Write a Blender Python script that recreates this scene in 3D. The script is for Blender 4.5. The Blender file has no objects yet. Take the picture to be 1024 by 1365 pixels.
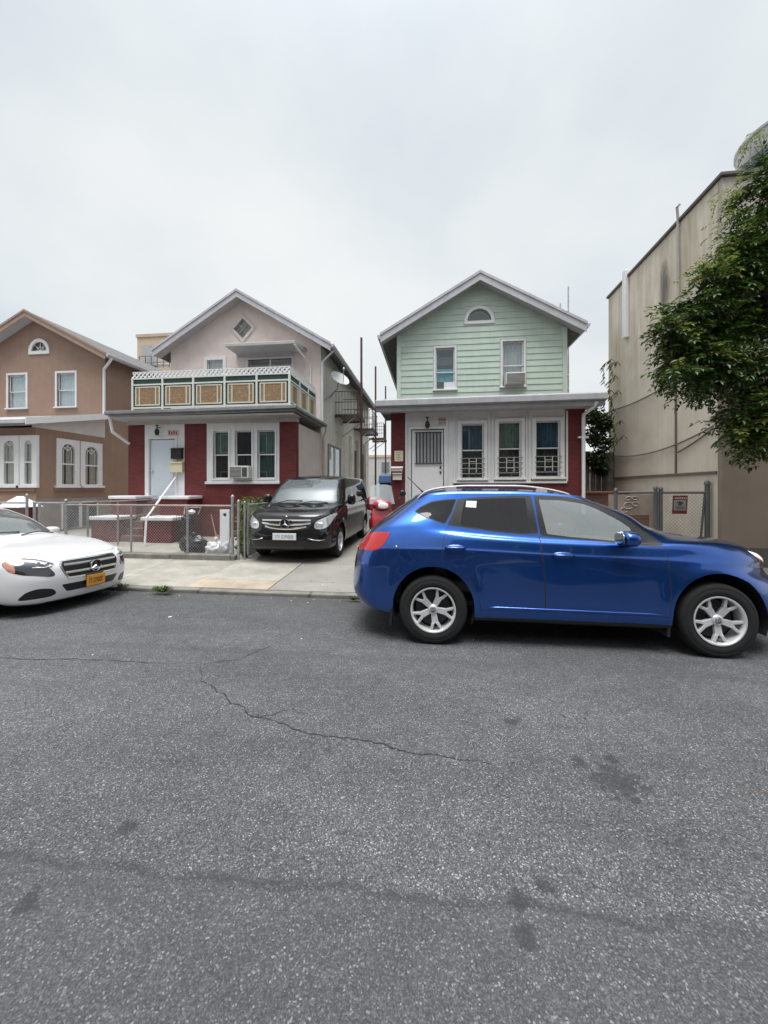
import bpy, bmesh, math, random
import numpy as np
from mathutils import Vector, Matrix
from mathutils.geometry import delaunay_2d_cdt
from mathutils.bvhtree import BVHTree

scene = bpy.context.scene
COL = scene.collection
R = math.radians
rnd = random.Random(7)

# ------------------------------------------------------------------ survey
# The camera stands in the road at the origin, 1.6 m up, turned 7 degrees left.
# These turn a measured sight line into a point on a wall plane (Y = const,
# X = const) or on level ground (Z = const).
CS, SN, CZ = math.cos(R(7)), math.sin(R(7)), 1.6
def ray(u, v):
    xc, zc = (u - 512) / 512, -(v - 651) / 512
    return xc * CS - SN, xc * SN + CS, zc
def atY(u, v, Y):
    x, y, z = ray(u, v); d = Y / y
    return x * d, CZ + z * d
def atX(u, v, X):
    x, y, z = ray(u, v); d = X / x
    return y * d, CZ + z * d
def atZ(u, v, Z):
    x, y, z = ray(u, v); d = (Z - CZ) / z
    return x * d, y * d
def rectY(u0, v0, u1, v1, Y):
    um, vm = (u0 + u1) / 2, (v0 + v1) / 2
    return atY(u0, vm, Y)[0], atY(u1, vm, Y)[0], atY(um, v1, Y)[1], atY(um, v0, Y)[1]
def road_z(y):
    return 0.0 if y < 3.2 else -0.045 * (min(y, 5.85) - 3.2)
def walk_z(y):
    if y < 7.7: return -0.06 + 0.11 * (y - 5.85) / 1.85
    return 0.05 + 0.05 * min(1, (y - 7.7) / 3.5)

# ------------------------------------------------------------------ meshes
class MB:
    """collects shapes and links them as ONE mesh object"""
    def __init__(s, xf=None):
        s.v, s.f, s.m, s.xf = [], [], [], xf
    def add(s, verts, faces, mi=0):
        o = len(s.v)
        s.v += [tuple(p) for p in verts]
        s.f += [tuple(i + o for i in f) for f in faces]
        s.m += [mi] * len(faces)
        return s
    def box(s, x0, x1, y0, y1, z0, z1, mi=0):
        v = [(x, y, z) for x in (x0, x1) for y in (y0, y1) for z in (z0, z1)]
        return s.add(v, [(0, 1, 3, 2), (4, 6, 7, 5), (0, 4, 5, 1), (2, 3, 7, 6), (0, 2, 6, 4), (1, 5, 7, 3)], mi)
    def prism(s, poly, b0, b1, mi=0):
        n = len(poly)
        v = [(a, b0, c) for a, c in poly] + [(a, b1, c) for a, c in poly]
        f = [tuple(range(n)), tuple(range(2 * n - 1, n - 1, -1))]
        f += [(i, n + i, n + (i + 1) % n, (i + 1) % n) for i in range(n)]
        return s.add(v, f, mi)
    def prism_z(s, poly, z0, z1, mi=0):
        n = len(poly)
        v = [(a, b, z0) for a, b in poly] + [(a, b, z1) for a, b in poly]
        f = [tuple(range(n)), tuple(range(2 * n - 1, n - 1, -1))]
        f += [(i, n + i, n + (i + 1) % n, (i + 1) % n) for i in range(n)]
        return s.add(v, f, mi)
    def hexa(s, p8, mi=0):
        # p8: bottom ring of 4 then top ring of 4
        return s.add(p8, [(3, 2, 1, 0), (4, 5, 6, 7), (0, 1, 5, 4), (1, 2, 6, 5), (2, 3, 7, 6), (3, 0, 4, 7)], mi)
    def bar(s, p, q, w, h, mi=0):
        """rectangular bar from p to q"""
        p, q = Vector(p), Vector(q)
        d = (q - p).normalized()
        up = Vector((0, 0, 1)) if abs(d.z) < 0.95 else Vector((0, 1, 0))
        a = d.cross(up).normalized() * w / 2
        b = a.cross(d).normalized() * h / 2
        r = [-a - b, a - b, a + b, -a + b]
        return s.hexa([p + k for k in r] + [q + k for k in r], mi)
    def tube(s, pts, r, n=8, mi=0, taper=None):
        pts = [Vector(p) for p in pts]
        rs = taper or [r] * len(pts)
        v, f = [], []
        prev = None
        for i, p in enumerate(pts):
            d = (pts[min(i + 1, len(pts) - 1)] - pts[max(i - 1, 0)]).normalized()
            if prev is None:
                up = Vector((0, 0, 1)) if abs(d.z) < 0.9 else Vector((1, 0, 0))
                a = d.cross(up).normalized()
            else:
                a = (prev - d * prev.dot(d)).normalized()
            prev = a
            b = d.cross(a)
            for k in range(n):
                t = 2 * math.pi * k / n
                v.append(p + (a * math.cos(t) + b * math.sin(t)) * rs[i])
        for i in range(len(pts) - 1):
            for k in range(n):
                f.append((i * n + k, i * n + (k + 1) % n, (i + 1) * n + (k + 1) % n, (i + 1) * n + k))
        f.append(tuple(range(n - 1, -1, -1)))
        f.append(tuple((len(pts) - 1) * n + k for k in range(n)))
        return s.add(v, f, mi)
    def lathe(s, prof, c, axis='z', n=32, mi=0, caps=True):
        """prof: [(radius, height)...], turned about an axis through c"""
        v, f = [], []
        for r, h in prof:
            for k in range(n):
                t = 2 * math.pi * k / n
                a, b = r * math.cos(t), r * math.sin(t)
                p = {'z': (a, b, h), 'y': (a, h, b), 'x': (h, a, b)}[axis]
                v.append((c[0] + p[0], c[1] + p[1], c[2] + p[2]))
        m = len(prof)
        for i in range(m - 1):
            for k in range(n):
                f.append((i * n + k, i * n + (k + 1) % n, (i + 1) * n + (k + 1) % n, (i + 1) * n + k))
        if caps and prof[0][0] > 1e-6: f.append(tuple(range(n)))
        if caps and prof[-1][0] > 1e-6: f.append(tuple((m - 1) * n + k for k in range(n - 1, -1, -1)))
        return s.add(v, f, mi)
    def blob(s, c, rad, e=1.0, nu=20, nv=12, mi=0, fn=None, rot=None):
        """superellipsoid"""
        def pw(x, k): return math.copysign(abs(x) ** k, x)
        v = []
        for j in range(nv + 1):
            ph = -math.pi / 2 + math.pi * j / nv
            for i in range(nu):
                t = 2 * math.pi * i / nu
                p = Vector((pw(math.cos(ph), e) * pw(math.cos(t), e) * rad[0],
                            pw(math.cos(ph), e) * pw(math.sin(t), e) * rad[1],
                            pw(math.sin(ph), e) * rad[2]))
                if fn: p = fn(p)
                if rot: p = rot @ p
                v.append(p + Vector(c))
        f = []
        for j in range(nv):
            for i in range(nu):
                f.append((j * nu + i, j * nu + (i + 1) % nu, (j + 1) * nu + (i + 1) % nu, (j + 1) * nu + i))
        return s.add(v, f, mi)
    def panel(s, outline, holes, b0, b1, mi=0):
        """a wall of thickness b0..b1 in the (a, z) plane with real openings"""
        pts, edges = [], []
        for loop in [outline] + holes:
            o = len(pts)
            pts += [Vector(p) for p in loop]
            edges += [(o + i, o + (i + 1) % len(loop)) for i in range(len(loop))]
        vo, eo, fo, *_ = delaunay_2d_cdt(pts, edges, [], 0, 1e-6)
        keep = []
        for t in fo:
            c = sum((vo[i] for i in t), Vector((0, 0))) / len(t)
            if inpoly(c, outline) and not any(inpoly(c, h) for h in holes): keep.append(t)
        n = len(vo)
        v = [(p.x, b0, p.y) for p in vo] + [(p.x, b1, p.y) for p in vo]
        f = [tuple(t) for t in keep] + [tuple(i + n for i in reversed(t)) for t in keep]
        cnt = {}
        for t in keep:
            for i in range(len(t)):
                a, b = t[i], t[(i + 1) % len(t)]
                cnt.setdefault((min(a, b), max(a, b)), []).append((a, b))
        for k, l in cnt.items():
            if len(l) == 1:
                a, b = l[0]; f.append((b, a, a + n, b + n))
        return s.add(v, f, mi)
    def build(s, name, mats, parent=None, smooth=False, bevel=0.0, recalc=True, weld=True, seg=1):
        if not isinstance(mats, (list, tuple)): mats = [mats]
        vs = s.v
        if s.xf: vs = [s.xf(*p) for p in vs]
        if parent is not None and not is_local(parent):
            l = wloc(parent)
            vs = [(p[0] - l[0], p[1] - l[1], p[2] - l[2]) for p in vs]
        me = bpy.data.meshes.new(name)
        me.from_pydata([tuple(p) for p in vs], [], s.f)
        for m in mats: me.materials.append(m)
        me.polygons.foreach_set('material_index', s.m)
        if recalc or weld:
            bm = bmesh.new(); bm.from_mesh(me)
            if weld:
                bmesh.ops.remove_doubles(bm, verts=bm.verts, dist=1e-5)
            if recalc: bmesh.ops.recalc_face_normals(bm, faces=bm.faces)
            bm.to_mesh(me); bm.free()
        if smooth: 
            me.polygons.foreach_set('use_smooth', [True] * len(me.polygons))
            if smooth != 'all': me.set_sharp_from_angle(angle=R(40))
        o = bpy.data.objects.new(name, me)
        COL.objects.link(o)
        if parent is not None: o.parent = parent
        if bevel:
            b = o.modifiers.new('edge', 'BEVEL'); b.width = bevel; b.segments = seg; b.limit_method = 'ANGLE'; b.angle_limit = R(40)
        return o

def is_local(o):
    while o is not None:
        if o.get('_local'): return True
        o = o.parent
    return False
def wloc(o):
    p = Vector((0, 0, 0))
    while o is not None:
        p += o.location; o = o.parent
    return p
def inpoly(p, poly):
    x, y = p[0], p[1]; c = False; n = len(poly)
    for i in range(n):
        x1, y1 = poly[i][0], poly[i][1]; x2, y2 = poly[i - 1][0], poly[i - 1][1]
        if (y1 > y) != (y2 > y) and x < (x2 - x1) * (y - y1) / (y2 - y1) + x1: c = not c
    return c
def rect(a0, a1, z0, z1): return [(a0, z0), (a1, z0), (a1, z1), (a0, z1)]
def tag(o, label=None, cat=None, group=None, kind=None):
    if label: o['label'] = label
    if cat: o['category'] = cat
    if group: o['group'] = group
    if kind: o['kind'] = kind
    return o
def thing(name, label, cat, loc=(0, 0, 0), group=None, local=False, rot=None):
    o = bpy.data.objects.new(name, None); COL.objects.link(o)
    o.location = loc; o.empty_display_size = 0.2
    if rot: o.rotation_euler = rot
    if local: o['_local'] = 1
    return tag(o, label, cat, group)
def front(Y):           # wall frame: a = x, b = out towards the street, c = z
    return lambda a, b, c: (a, Y - b, c)
def side(X, s=1):       # wall frame of a side wall facing +x (s=1) or -x: a = y
    return lambda a, b, c: (X + s * b, a, c)

# ------------------------------------------------------------------ materials
def new_mat(name):
    m = bpy.data.materials.new(name); m.use_nodes = True
    nt = m.node_tree
    return m, nt, nt.nodes['Principled BSDF']
class N:
    def __init__(s, nt): s.nt = nt
    def n(s, typ, **kw):
        nd = s.nt.nodes.new(typ)
        for k, v in kw.items():
            if k.startswith('_'): setattr(nd, k[1:], v)
            else:
                key = k.replace('__', ' ')
                sock = nd.inputs[int(key[1:])] if key[0] == 'i' and key[1:].isdigit() else nd.inputs[key]
                if isinstance(v, bpy.types.NodeSocket): s.nt.links.new(v, sock)
                else: sock.default_value = v
        return nd
    def link(s, a, b): s.nt.links.new(a, b)
    def math(s, op, a, b=0.0, c=None, clamp=False):
        nd = s.nt.nodes.new('ShaderNodeMath'); nd.operation = op; nd.use_clamp = clamp
        for i, x in enumerate((a, b, c)):
            if x is None: continue
            if isinstance(x, bpy.types.NodeSocket): s.nt.links.new(x, nd.inputs[i])
            else: nd.inputs[i].default_value = x
        return nd.outputs[0]
    def mix(s, f, a, b, mode='MIX'):
        nd = s.nt.nodes.new('ShaderNodeMix'); nd.data_type = 'RGBA'; nd.blend_type = mode
        for i, x in ((0, f), (6, a), (7, b)):
            if isinstance(x, bpy.types.NodeSocket): s.nt.links.new(x, nd.inputs[i])
            elif i == 0: nd.inputs[0].default_value = x
            else: nd.inputs[i].default_value = (*x[:3], 1)
        return nd.outputs[2]
    def ramp(s, fac, stops):
        nd = s.nt.nodes.new('ShaderNodeValToRGB')
        e = nd.color_ramp.elements
        while len(e) < len(stops): e.new(0.5)
        for k, (p, c) in zip(e, stops):
            k.position = p; k.color = (*c[:3], 1) if isinstance(c, (tuple, list)) else (c, c, c, 1)
        s.nt.links.new(fac, nd.inputs[0])
        return nd.outputs[0]
    def noise(s, vec, scale, detail=4, rough=0.55):
        return s.n('ShaderNodeTexNoise', Vector=vec, Scale=scale, Detail=detail, Roughness=rough).outputs[0]
    def mapping(s, vec, scale=(1, 1, 1), loc=(0, 0, 0), rot=(0, 0, 0)):
        return s.n('ShaderNodeMapping', Vector=vec, Scale=scale, Location=loc, Rotation=rot).outputs[0]
    def coord(s): return s.n('ShaderNodeTexCoord').outputs['Object']
    def pos(s): return s.n('ShaderNodeNewGeometry').outputs['Position']

def mat(name, col, rough=0.6, metal=0.0, var=0.12, vs=3.0, bump=0.0, bs=80.0, streak=0.0, coat=0.0, spec=0.5, dirt=None, back=None, spots=0.0):
    m, nt, P = new_mat(name); n = N(nt)
    P.inputs['Roughness'].default_value = rough
    P.inputs['Metallic'].default_value = metal
    P.inputs['Coat Weight'].default_value = coat
    P.inputs['Coat Roughness'].default_value = 0.03
    P.inputs['Specular IOR Level'].default_value = spec
    pos = n.pos()
    c = None
    if var:
        nz = n.noise(pos, vs, 5, 0.6)
        lo = tuple(x * (1 - var) for x in col); hi = tuple(min(1, x * (1 + var)) for x in col)
        c = n.ramp(nz, [(0.3, lo), (0.7, hi)])
        r2 = n.math('MULTIPLY_ADD', nz, 0.25, rough - 0.12, clamp=True)
        n.link(r2, P.inputs['Roughness'])
    if streak:
        st = n.noise(n.mapping(pos, (5, 5, 0.35)), 1.6, 5, 0.65)
        f = n.ramp(st, [(0.42, 0.0), (0.75, 1.0)])
        f = n.math('MULTIPLY', f, streak)
        c = n.mix(f, c if c else col, dirt or tuple(x * 0.45 for x in col))
    if spots and c:
        sv = n.noise(pos, 16.0, 2, 0.5); f = n.ramp(sv, [(0.66, 0.0), (0.70, 1.0)])
        lg = n.ramp(n.noise(pos, 0.9, 5, 0.65), [(0.42, 0.0), (0.7, 1.0)])
        c = n.mix(n.math('MULTIPLY', f, spots), c, tuple(x * 0.35 for x in col))
        c = n.mix(n.math('MULTIPLY', lg, spots * 0.8), c, tuple(x * 0.55 for x in col))
    if c: 
        if back:
            bf = n.n('ShaderNodeNewGeometry').outputs['Backfacing']
            c = n.mix(bf, c, back)
        n.link(c, P.inputs['Base Color'])
    else:
        P.inputs['Base Color'].default_value = (*col, 1)
        if back:
            bf = n.n('ShaderNodeNewGeometry').outputs['Backfacing']
            n.link(n.mix(bf, col, back), P.inputs['Base Color'])
    if bump:
        bz = n.noise(pos, bs, 4, 0.6)
        b = n.n('ShaderNodeBump', Strength=bump, Distance=0.01, Height=bz)
        n.link(b.outputs[0], P.inputs['Normal'])
    return m

def brick_mat(name, c1, c2, mortar, bw=0.215, bh=0.068, ms=0.009, rough=0.75, bump=0.6, vary=0.25):
    m, nt, P = new_mat(name); n = N(nt)
    pos = n.pos()
    sp = n.n('ShaderNodeSeparateXYZ', Vector=pos)
    a = n.math('ADD', sp.outputs[0], sp.outputs[1])
    v = n.n('ShaderNodeCombineXYZ', X=a, Y=sp.outputs[2]).outputs[0]
    b = n.n('ShaderNodeTexBrick', Vector=v, Color1=(*c1, 1), Color2=(*c2, 1), Mortar=(*mortar, 1), Scale=1.0,
            **{'Mortar__Size': ms, 'Mortar__Smooth': 0.3, 'Brick__Width': bw, 'Row__Height': bh, 'Bias': 0.0})
    nz = n.noise(pos, 2.5, 5, 0.6)
    col = n.mix(vary, b.outputs[0], n.ramp(nz, [(0.3, 0.35), (0.7, 0.85)]), 'OVERLAY')
    n.link(col, P.inputs['Base Color'])
    P.inputs['Roughness'].default_value = rough
    h = n.math('SUBTRACT', n.math('MULTIPLY', n.noise(pos, 60, 3), 0.25), b.outputs[1])
    bp = n.n('ShaderNodeBump', Strength=bump, Distance=0.008, Height=h)
    n.link(bp.outputs[0], P.inputs['Normal'])
    return m

def glass_mat(name, tint=(0.5, 0.55, 0.55), refl=1.0, rough=0.01, body=0.0, bodycol=(0.02, 0.02, 0.02)):
    """thin glazing: tinted see-through plus mirror reflection by angle"""
    m, nt, P = new_mat(name); n = N(nt)
    out = nt.nodes['Material Output']
    nt.nodes.remove(P)
    tr = n.n('ShaderNodeBsdfTransparent', Color=(*tint, 1)).outputs[0]
    if body:
        df = n.n('ShaderNodeBsdfDiffuse', Color=(*bodycol, 1)).outputs[0]
        mx = nt.nodes.new('ShaderNodeMixShader'); mx.inputs[0].default_value = body
        n.link(tr, mx.inputs[1]); n.link(df, mx.inputs[2]); tr = mx.outputs[0]
    gl = n.n('ShaderNodeBsdfGlossy', Color=(1, 1, 1, 1), Roughness=rough).outputs[0]
    fc = n.n('ShaderNodeLayerWeight', Blend=0.5).outputs['Facing']
    f = n.math('MULTIPLY_ADD', n.math('POWER', fc, 5.0), 0.93 * min(1, refl), 0.045 * refl, clamp=True)
    mx = nt.nodes.new('ShaderNodeMixShader')
    n.link(f, mx.inputs[0]); n.link(tr, mx.inputs[1]); n.link(gl, mx.inputs[2])
    n.link(mx.outputs[0], out.inputs[0])
    return m

def leaf_mat(name, dark, light, trans=0.35):
    m, nt, P = new_mat(name); n = N(nt)
    out = nt.nodes['Material Output']
    ri = n.n('ShaderNodeNewGeometry').outputs['Random Per Island']
    c = n.ramp(ri, [(0.0, dark), (0.65, tuple((a + b) / 2 for a, b in zip(dark, light))), (1.0, light)])
    n.link(c, P.inputs['Base Color'])
    P.inputs['Roughness'].default_value = 0.42
    tl = n.n('ShaderNodeBsdfTranslucent', Color=c).outputs[0]
    mx = nt.nodes.new('ShaderNodeMixShader'); mx.inputs[0].default_value = trans
    n.link(P.outputs[0], mx.inputs[1]); n.link(tl, mx.inputs[2])
    n.link(mx.outputs[0], out.inputs[0])
    return m

WHITE = mat('white_paint', (0.72, 0.72, 0.73), 0.45, var=0.06, streak=0.12, dirt=(0.45, 0.43, 0.4))
WHITE2 = mat('white_vinyl', (0.78, 0.78, 0.80), 0.35, var=0.04)
FASCIA = mat('grey_white_trim', (0.50, 0.50, 0.53), 0.5, var=0.10, streak=0.25, dirt=(0.25, 0.24, 0.24))
SHINGLE = mat('roof_shingle', (0.14, 0.13, 0.13), 0.9, var=0.3, vs=8, bump=0.6, bs=50)
DARK = mat('dark_room', (0.015, 0.016, 0.018), 0.9, var=0.0)
BLACK = mat('black_rubber', (0.012, 0.012, 0.013), 0.55, var=0.15, vs=8)
BLACKPL = mat('black_plastic', (0.015, 0.015, 0.016), 0.38, var=0.1, vs=9)
CHROME = mat('chrome', (0.75, 0.76, 0.78), 0.12, 1.0, var=0.0)
ALLOY = mat('silver_alloy', (0.70, 0.71, 0.72), 0.32, 0.45, var=0.06, vs=12)
STEEL = mat('galvanised_steel', (0.42, 0.43, 0.44), 0.42, 0.7, var=0.2, vs=9)
IRON = mat('brown_iron', (0.085, 0.05, 0.045), 0.6, var=0.3, vs=6)
PANE = glass_mat('window_glass', (0.90, 0.93, 0.93), 1.3)
# ================================================================== sky, sun, camera
w = bpy.data.worlds.new('World'); scene.world = w; w.use_nodes = True
nt = w.node_tree; n = N(nt)
bg = nt.nodes['Background']; bg.inputs['Strength'].default_value = 0.1
SUN_EL, SUN_AZ = 72, 180      # azimuth clockwise from +Y: behind the camera, to the left
sky = n.n('ShaderNodeTexSky', _sky_type='NISHITA', _sun_disc=False, _sun_elevation=R(SUN_EL), _sun_rotation=R(SUN_AZ),
          _air_density=1.0, _dust_density=0.3)
dirv = n.n('ShaderNodeTexCoord').outputs['Generated']
sx = n.n('ShaderNodeSeparateXYZ', Vector=dirv)
zz = n.math('ADD', n.math('MAXIMUM', sx.outputs[2], 0.0), 0.35)
cv = n.n('ShaderNodeCombineXYZ', X=n.math('DIVIDE', sx.outputs[0], zz), Y=n.math('DIVIDE', sx.outputs[1], zz), Z=0.3).outputs[0]
n1 = n.noise(n.mapping(cv, (1, 1, 1), (3.1, 1.7, 0)), 1.3, 6, 0.52)
n2 = n.noise(n.mapping(cv, (1, 1.4, 1), (0.2, 5.3, 0)), 0.7, 4, 0.5)
nn_ = n.math('ADD', n.math('MULTIPLY', n1, 0.55), n.math('MULTIPLY', n2, 0.45))
cloud = n.ramp(nn_, [(0.36, (3.55, 3.85, 4.2)), (0.46, (4.15, 4.4, 4.55)), (0.55, (4.6, 4.75, 4.8)), (0.66, (5.0, 5.05, 5.05))])
# an overcast sky is brighter towards the zenith
up = n.math('MULTIPLY_ADD', n.math('POWER', n.math('MAXIMUM', sx.outputs[2], 0.0), 16.0), 8.0, 1.0)
cl = n.n('ShaderNodeVectorMath', _operation='SCALE', i0=cloud)
n.link(up, cl.inputs['Scale'])
cover = n.ramp(nn_, [(0.30, 0.965), (0.52, 0.99)])
n.link(n.mix(cover, sky.outputs[0], cl.outputs[0]), bg.inputs['Color'])

sl = bpy.data.lights.new('sun', 'SUN'); sl.energy = 1.6; sl.angle = R(30); sl.color = (1.0, 0.97, 0.93)
so = bpy.data.objects.new('sun', sl); COL.objects.link(so)
az, el = R(SUN_AZ), R(SUN_EL)
sd = Vector((math.sin(az) * math.cos(el), math.cos(az) * math.cos(el), math.sin(el)))
so.rotation_euler = (-sd).to_track_quat('-Z', 'Y').to_euler(); so.location = (-6, -6, 20)

cam = bpy.data.cameras.new('camera'); co = bpy.data.objects.new('camera', cam); COL.objects.link(co)
cam.sensor_fit = 'HORIZONTAL'; cam.sensor_width = 36; cam.lens = 18
cam.shift_y = -31.5 / 1024; cam.clip_start = 0.05; cam.clip_end = 2000
co.location = (0, 0, CZ); co.rotation_euler = (R(90), 0, R(7))
scene.camera = co
scene.view_settings.view_transform = 'Standard'; scene.view_settings.look = 'None'
scene.view_settings.gamma = 1; scene.view_settings.exposure = 0.92
scene.cycles.use_denoising = True
scene.cycles.max_bounces = 8; scene.cycles.transparent_max_bounces = 16
scene.cycles.caustics_reflective = False; scene.cycles.caustics_refractive = False

# ================================================================== road
m, nt, P = new_mat('asphalt'); n = N(nt)
pos = n.pos()
v1 = n.n('ShaderNodeTexVoronoi', Vector=pos, Scale=160.0)
v2 = n.n('ShaderNodeTexVoronoi', Vector=pos, Scale=330.0)
s1 = n.n('ShaderNodeSeparateColor', Color=v1.outputs['Color']).outputs[0]
s2 = n.n('ShaderNodeSeparateColor', Color=v2.outputs['Color']).outputs[1]
c1 = n.ramp(s1, [(0.0, 0.045), (0.40, 0.105), (0.72, 0.18), (0.93, 0.32), (1.0, 0.75)])
c2 = n.ramp(s2, [(0.0, 0.055), (0.5, 0.14), (0.85, 0.24), (1.0, 0.48)])
g = n.mix(0.40, c1, c2)
edge = n.ramp(v1.outputs['Distance'], [(0.35, 1.0), (0.8, 0.5)])
g = n.mix(0.75, g, edge, 'MULTIPLY')
# broad patches, worn lighter or darker
big = n.ramp(n.noise(n.mapping(pos, (0.35, 0.9, 1)), 1.1, 5, 0.6), [(0.3, 0.72), (0.7, 1.18)])
g = n.mix(1.0, g, big, 'MULTIPLY')
med = n.ramp(n.noise(pos, 6.0, 4, 0.6), [(0.3, 0.86), (0.7, 1.1)])
g = n.mix(1.0, g, med, 'MULTIPLY')
sp = n.n('ShaderNodeSeparateXYZ', Vector=pos)
X, Y = sp.outputs[0], sp.outputs[1]
wob = n.math('MULTIPLY', n.math('SUBTRACT', n.noise(n.mapping(pos, (1, 0.3, 1)), 3.0, 4, 0.6), 0.5), 0.16)
seam = n.math('SUBTRACT', n.math('ADD', Y, wob), n.math('MULTIPLY_ADD', X, 0.03, 1.505))
band = n.ramp(n.math('ABSOLUTE', seam), [(0.0, 1.0), (0.032, 0.0)])
band = n.math('MULTIPLY', band, n.ramp(n.noise(pos, 2.2, 4, 0.7), [(0.3, 0.15), (0.6, 0.75)]))
near = n.math('MULTIPLY', n.ramp(n.math('MULTIPLY_ADD', seam, -3.0, 0.5), [(0.35, 0.0), (0.65, 1.0)]), 0.36)
g = n.mix(near, g, (0.075, 0.077, 0.082))
g = n.mix(n.math('MULTIPLY', band, 0.95), g, (0.045, 0.046, 0.05))
# second, fainter seam by the parked cars and small oil spots
seam2 = n.math('SUBTRACT', n.math('ADD', Y, n.math('MULTIPLY', wob, 1.5)), 3.62)
b2 = n.math('MULTIPLY', n.ramp(n.math('ABSOLUTE', seam2), [(0.0, 1.0), (0.12, 0.0)]), 0.25)
g = n.mix(b2, g, (0.07, 0.07, 0.075))
spots = n.math('MULTIPLY', n.ramp(n.noise(n.mapping(pos, (1, 1.3, 1), (5.2, 1.1, 0)), 7.5, 4, 0.6), [(0.66, 0.0), (0.72, 1.0)]), 0.7)
g = n.mix(spots, g, (0.05, 0.05, 0.053))
for ox, oy, orad in ((1.02, 2.23, 0.16), (0.86, 2.36, 0.06), (1.06, 2.42, 0.05), (0.34, 1.55, 0.05), (0.45, 1.62, 0.05), (0.33, 1.43, 0.055),
                     (-1.55, 1.31, 0.06), (-1.42, 1.65, 0.05), (0.55, 2.72, 0.07)):
    dx = n.math('SUBTRACT', X, ox); dy = n.math('SUBTRACT', Y, oy)
    d = n.math('SQRT', n.math('ADD', n.math('MULTIPLY', dx, dx), n.math('MULTIPLY', dy, dy)))
    d = n.math('ADD', n.math('DIVIDE', d, orad * 0.9), n.math('MULTIPLY', n.math('SUBTRACT', n.noise(pos, 16.0, 4, 0.75), 0.5), 4.2))
    g = n.mix(n.math('MULTIPLY', n.ramp(d, [(0.6, 1.0), (1.1, 0.0)]), 0.75), g, (0.045, 0.045, 0.05))
dirt = n.math('MULTIPLY', n.ramp(n.math('DIVIDE', n.math('ADD', Y, n.math('MULTIPLY', n.noise(pos, 1.8, 5, .6), 1.2)), 6.6), [(0.78, 0.0), (0.97, 1.0)]), 0.45)
g = n.mix(dirt, g, (0.085, 0.078, 0.07))
g = n.mix(1.0, g, (0.67, 0.68, 0.712), 'MULTIPLY')
n.link(g, P.inputs['Base Color'])
P.inputs['Roughness'].default_value = 0.8
P.inputs['Specular IOR Level'].default_value = 0.35
h = n.math('ADD', n.math('MULTIPLY', s1, 0.6), n.math('MULTIPLY', n.math('SUBTRACT', 1.0, v1.outputs['Distance']), 0.8))
n.link(n.n('ShaderNodeBump', Strength=0.55, Distance=0.004, Height=h).outputs[0], P.inputs['Normal'])
ASPHALT = m

mb = MB()
ys = [-5.4, 0, 3.2, 5.2, 5.86]; xs = [-150, -40, -20, -8, 0, 8, 20, 40, 150]
vv = [(x, y, road_z(y) if y >= 0 else 0) for y in ys for x in xs]
nx = len(xs)
mb.add(vv, [(j * nx + i, j * nx + i + 1, (j + 1) * nx + i + 1, (j + 1) * nx + i) for j in range(len(ys) - 1) for i in range(nx - 1)])
road = tag(mb.build('road', ASPHALT, recalc=False), kind='structure')

m, nt, P = new_mat('crack_tar'); n = N(nt)
P.inputs['Base Color'].default_value = (0.026, 0.026, 0.028, 1); P.inputs['Roughness'].default_value = 0.95
CRACK = m
def crack(pts, w0, mb):
    out = []
    for (x0, y0), (x1, y1) in zip(pts, pts[1:]):
        L = math.hypot(x1 - x0, y1 - y0); k = max(2, int(L / 0.022))
        for i in range(k):
            t = i / k; out.append((x0 + (x1 - x0) * t, y0 + (y1 - y0) * t))
    out.append(pts[-1])
    ox = oy = 0; L = R_ = None; v = []; prev = None
    walk = 0.0
    for i, (x, y) in enumerate(out):
        walk = walk * 0.86 + rnd.uniform(-0.012, 0.012)
        x2, y2 = out[min(i + 1, len(out) - 1)]; x1, y1 = out[max(i - 1, 0)]
        l = math.hypot(x2 - x1, y2 - y1); nx_, ny_ = -(y2 - y1) / l, (x2 - x1) / l
        ww = w0 * rnd.uniform(0.15, 1.1) * min(1, 0.25 + 6 * min(i, len(out) - 1 - i) / len(out))
        for sgn in (-1, 1):
            X_, Y_ = x + nx_ * (walk + sgn * ww), y + ny_ * (walk + sgn * ww)
            v.append((X_, Y_, road_z(Y_) + 0.003))
    f = [(2 * i, 2 * i + 1, 2 * i + 3, 2 * i + 2) for i in range(len(out) - 1)]
    mb.add(v, f)
mb = MB()
crack([(-6.5, 3.2), (-3.99, 3.15), (-2.9, 3.25), (-2.10, 3.27)], 0.0065, mb)
crack([(-2.10, 3.27), (-1.85, 3.42), (-1.59, 3.84)], 0.006, mb)
crack([(-2.10, 3.27), (-1.9, 2.98), (-1.6, 2.8), (-1.225, 2.56), (-0.857, 2.44), (-0.5, 2.40), (-0.1, 2.33), (0.35, 2.28)], 0.0065, mb)
crack([(-1.225, 2.56), (-1.0, 2.68), (-0.86, 2.62)], 0.004, mb)
mb.build('pavement_crack', CRACK, road, recalc=False)

CONC = mat('concrete', (0.325, 0.305, 0.265), 0.85, var=0.22, vs=2.2, bump=0.35, bs=120, streak=0.0, spots=0.6)
CONC_TAN = mat('tan_concrete', (0.375, 0.31, 0.235), 0.85, var=0.2, vs=3.0, bump=0.35, bs=120, spots=0.6)
CONC_GREY = mat('grey_concrete', (0.255, 0.242, 0.218), 0.85, var=0.25, vs=1.8, bump=0.35, bs=120, spots=0.6)
CONC_OLD = mat('old_concrete', (0.20, 0.19, 0.17), 0.9, var=0.35, vs=3.5, bump=0.6, bs=60, spots=0.6)
GROUND = mat('ground_soil', (0.13, 0.12, 0.10), 0.95, var=0.3, vs=0.6)

mb = MB(); mb.box(-400, 400, -400, 400, -0.6, -0.35)
tag(mb.build('ground', GROUND), kind='structure')
mb = MB(); mb.box(-150, 150, -0.6, 0.0, -0.4, 0.0)
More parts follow.
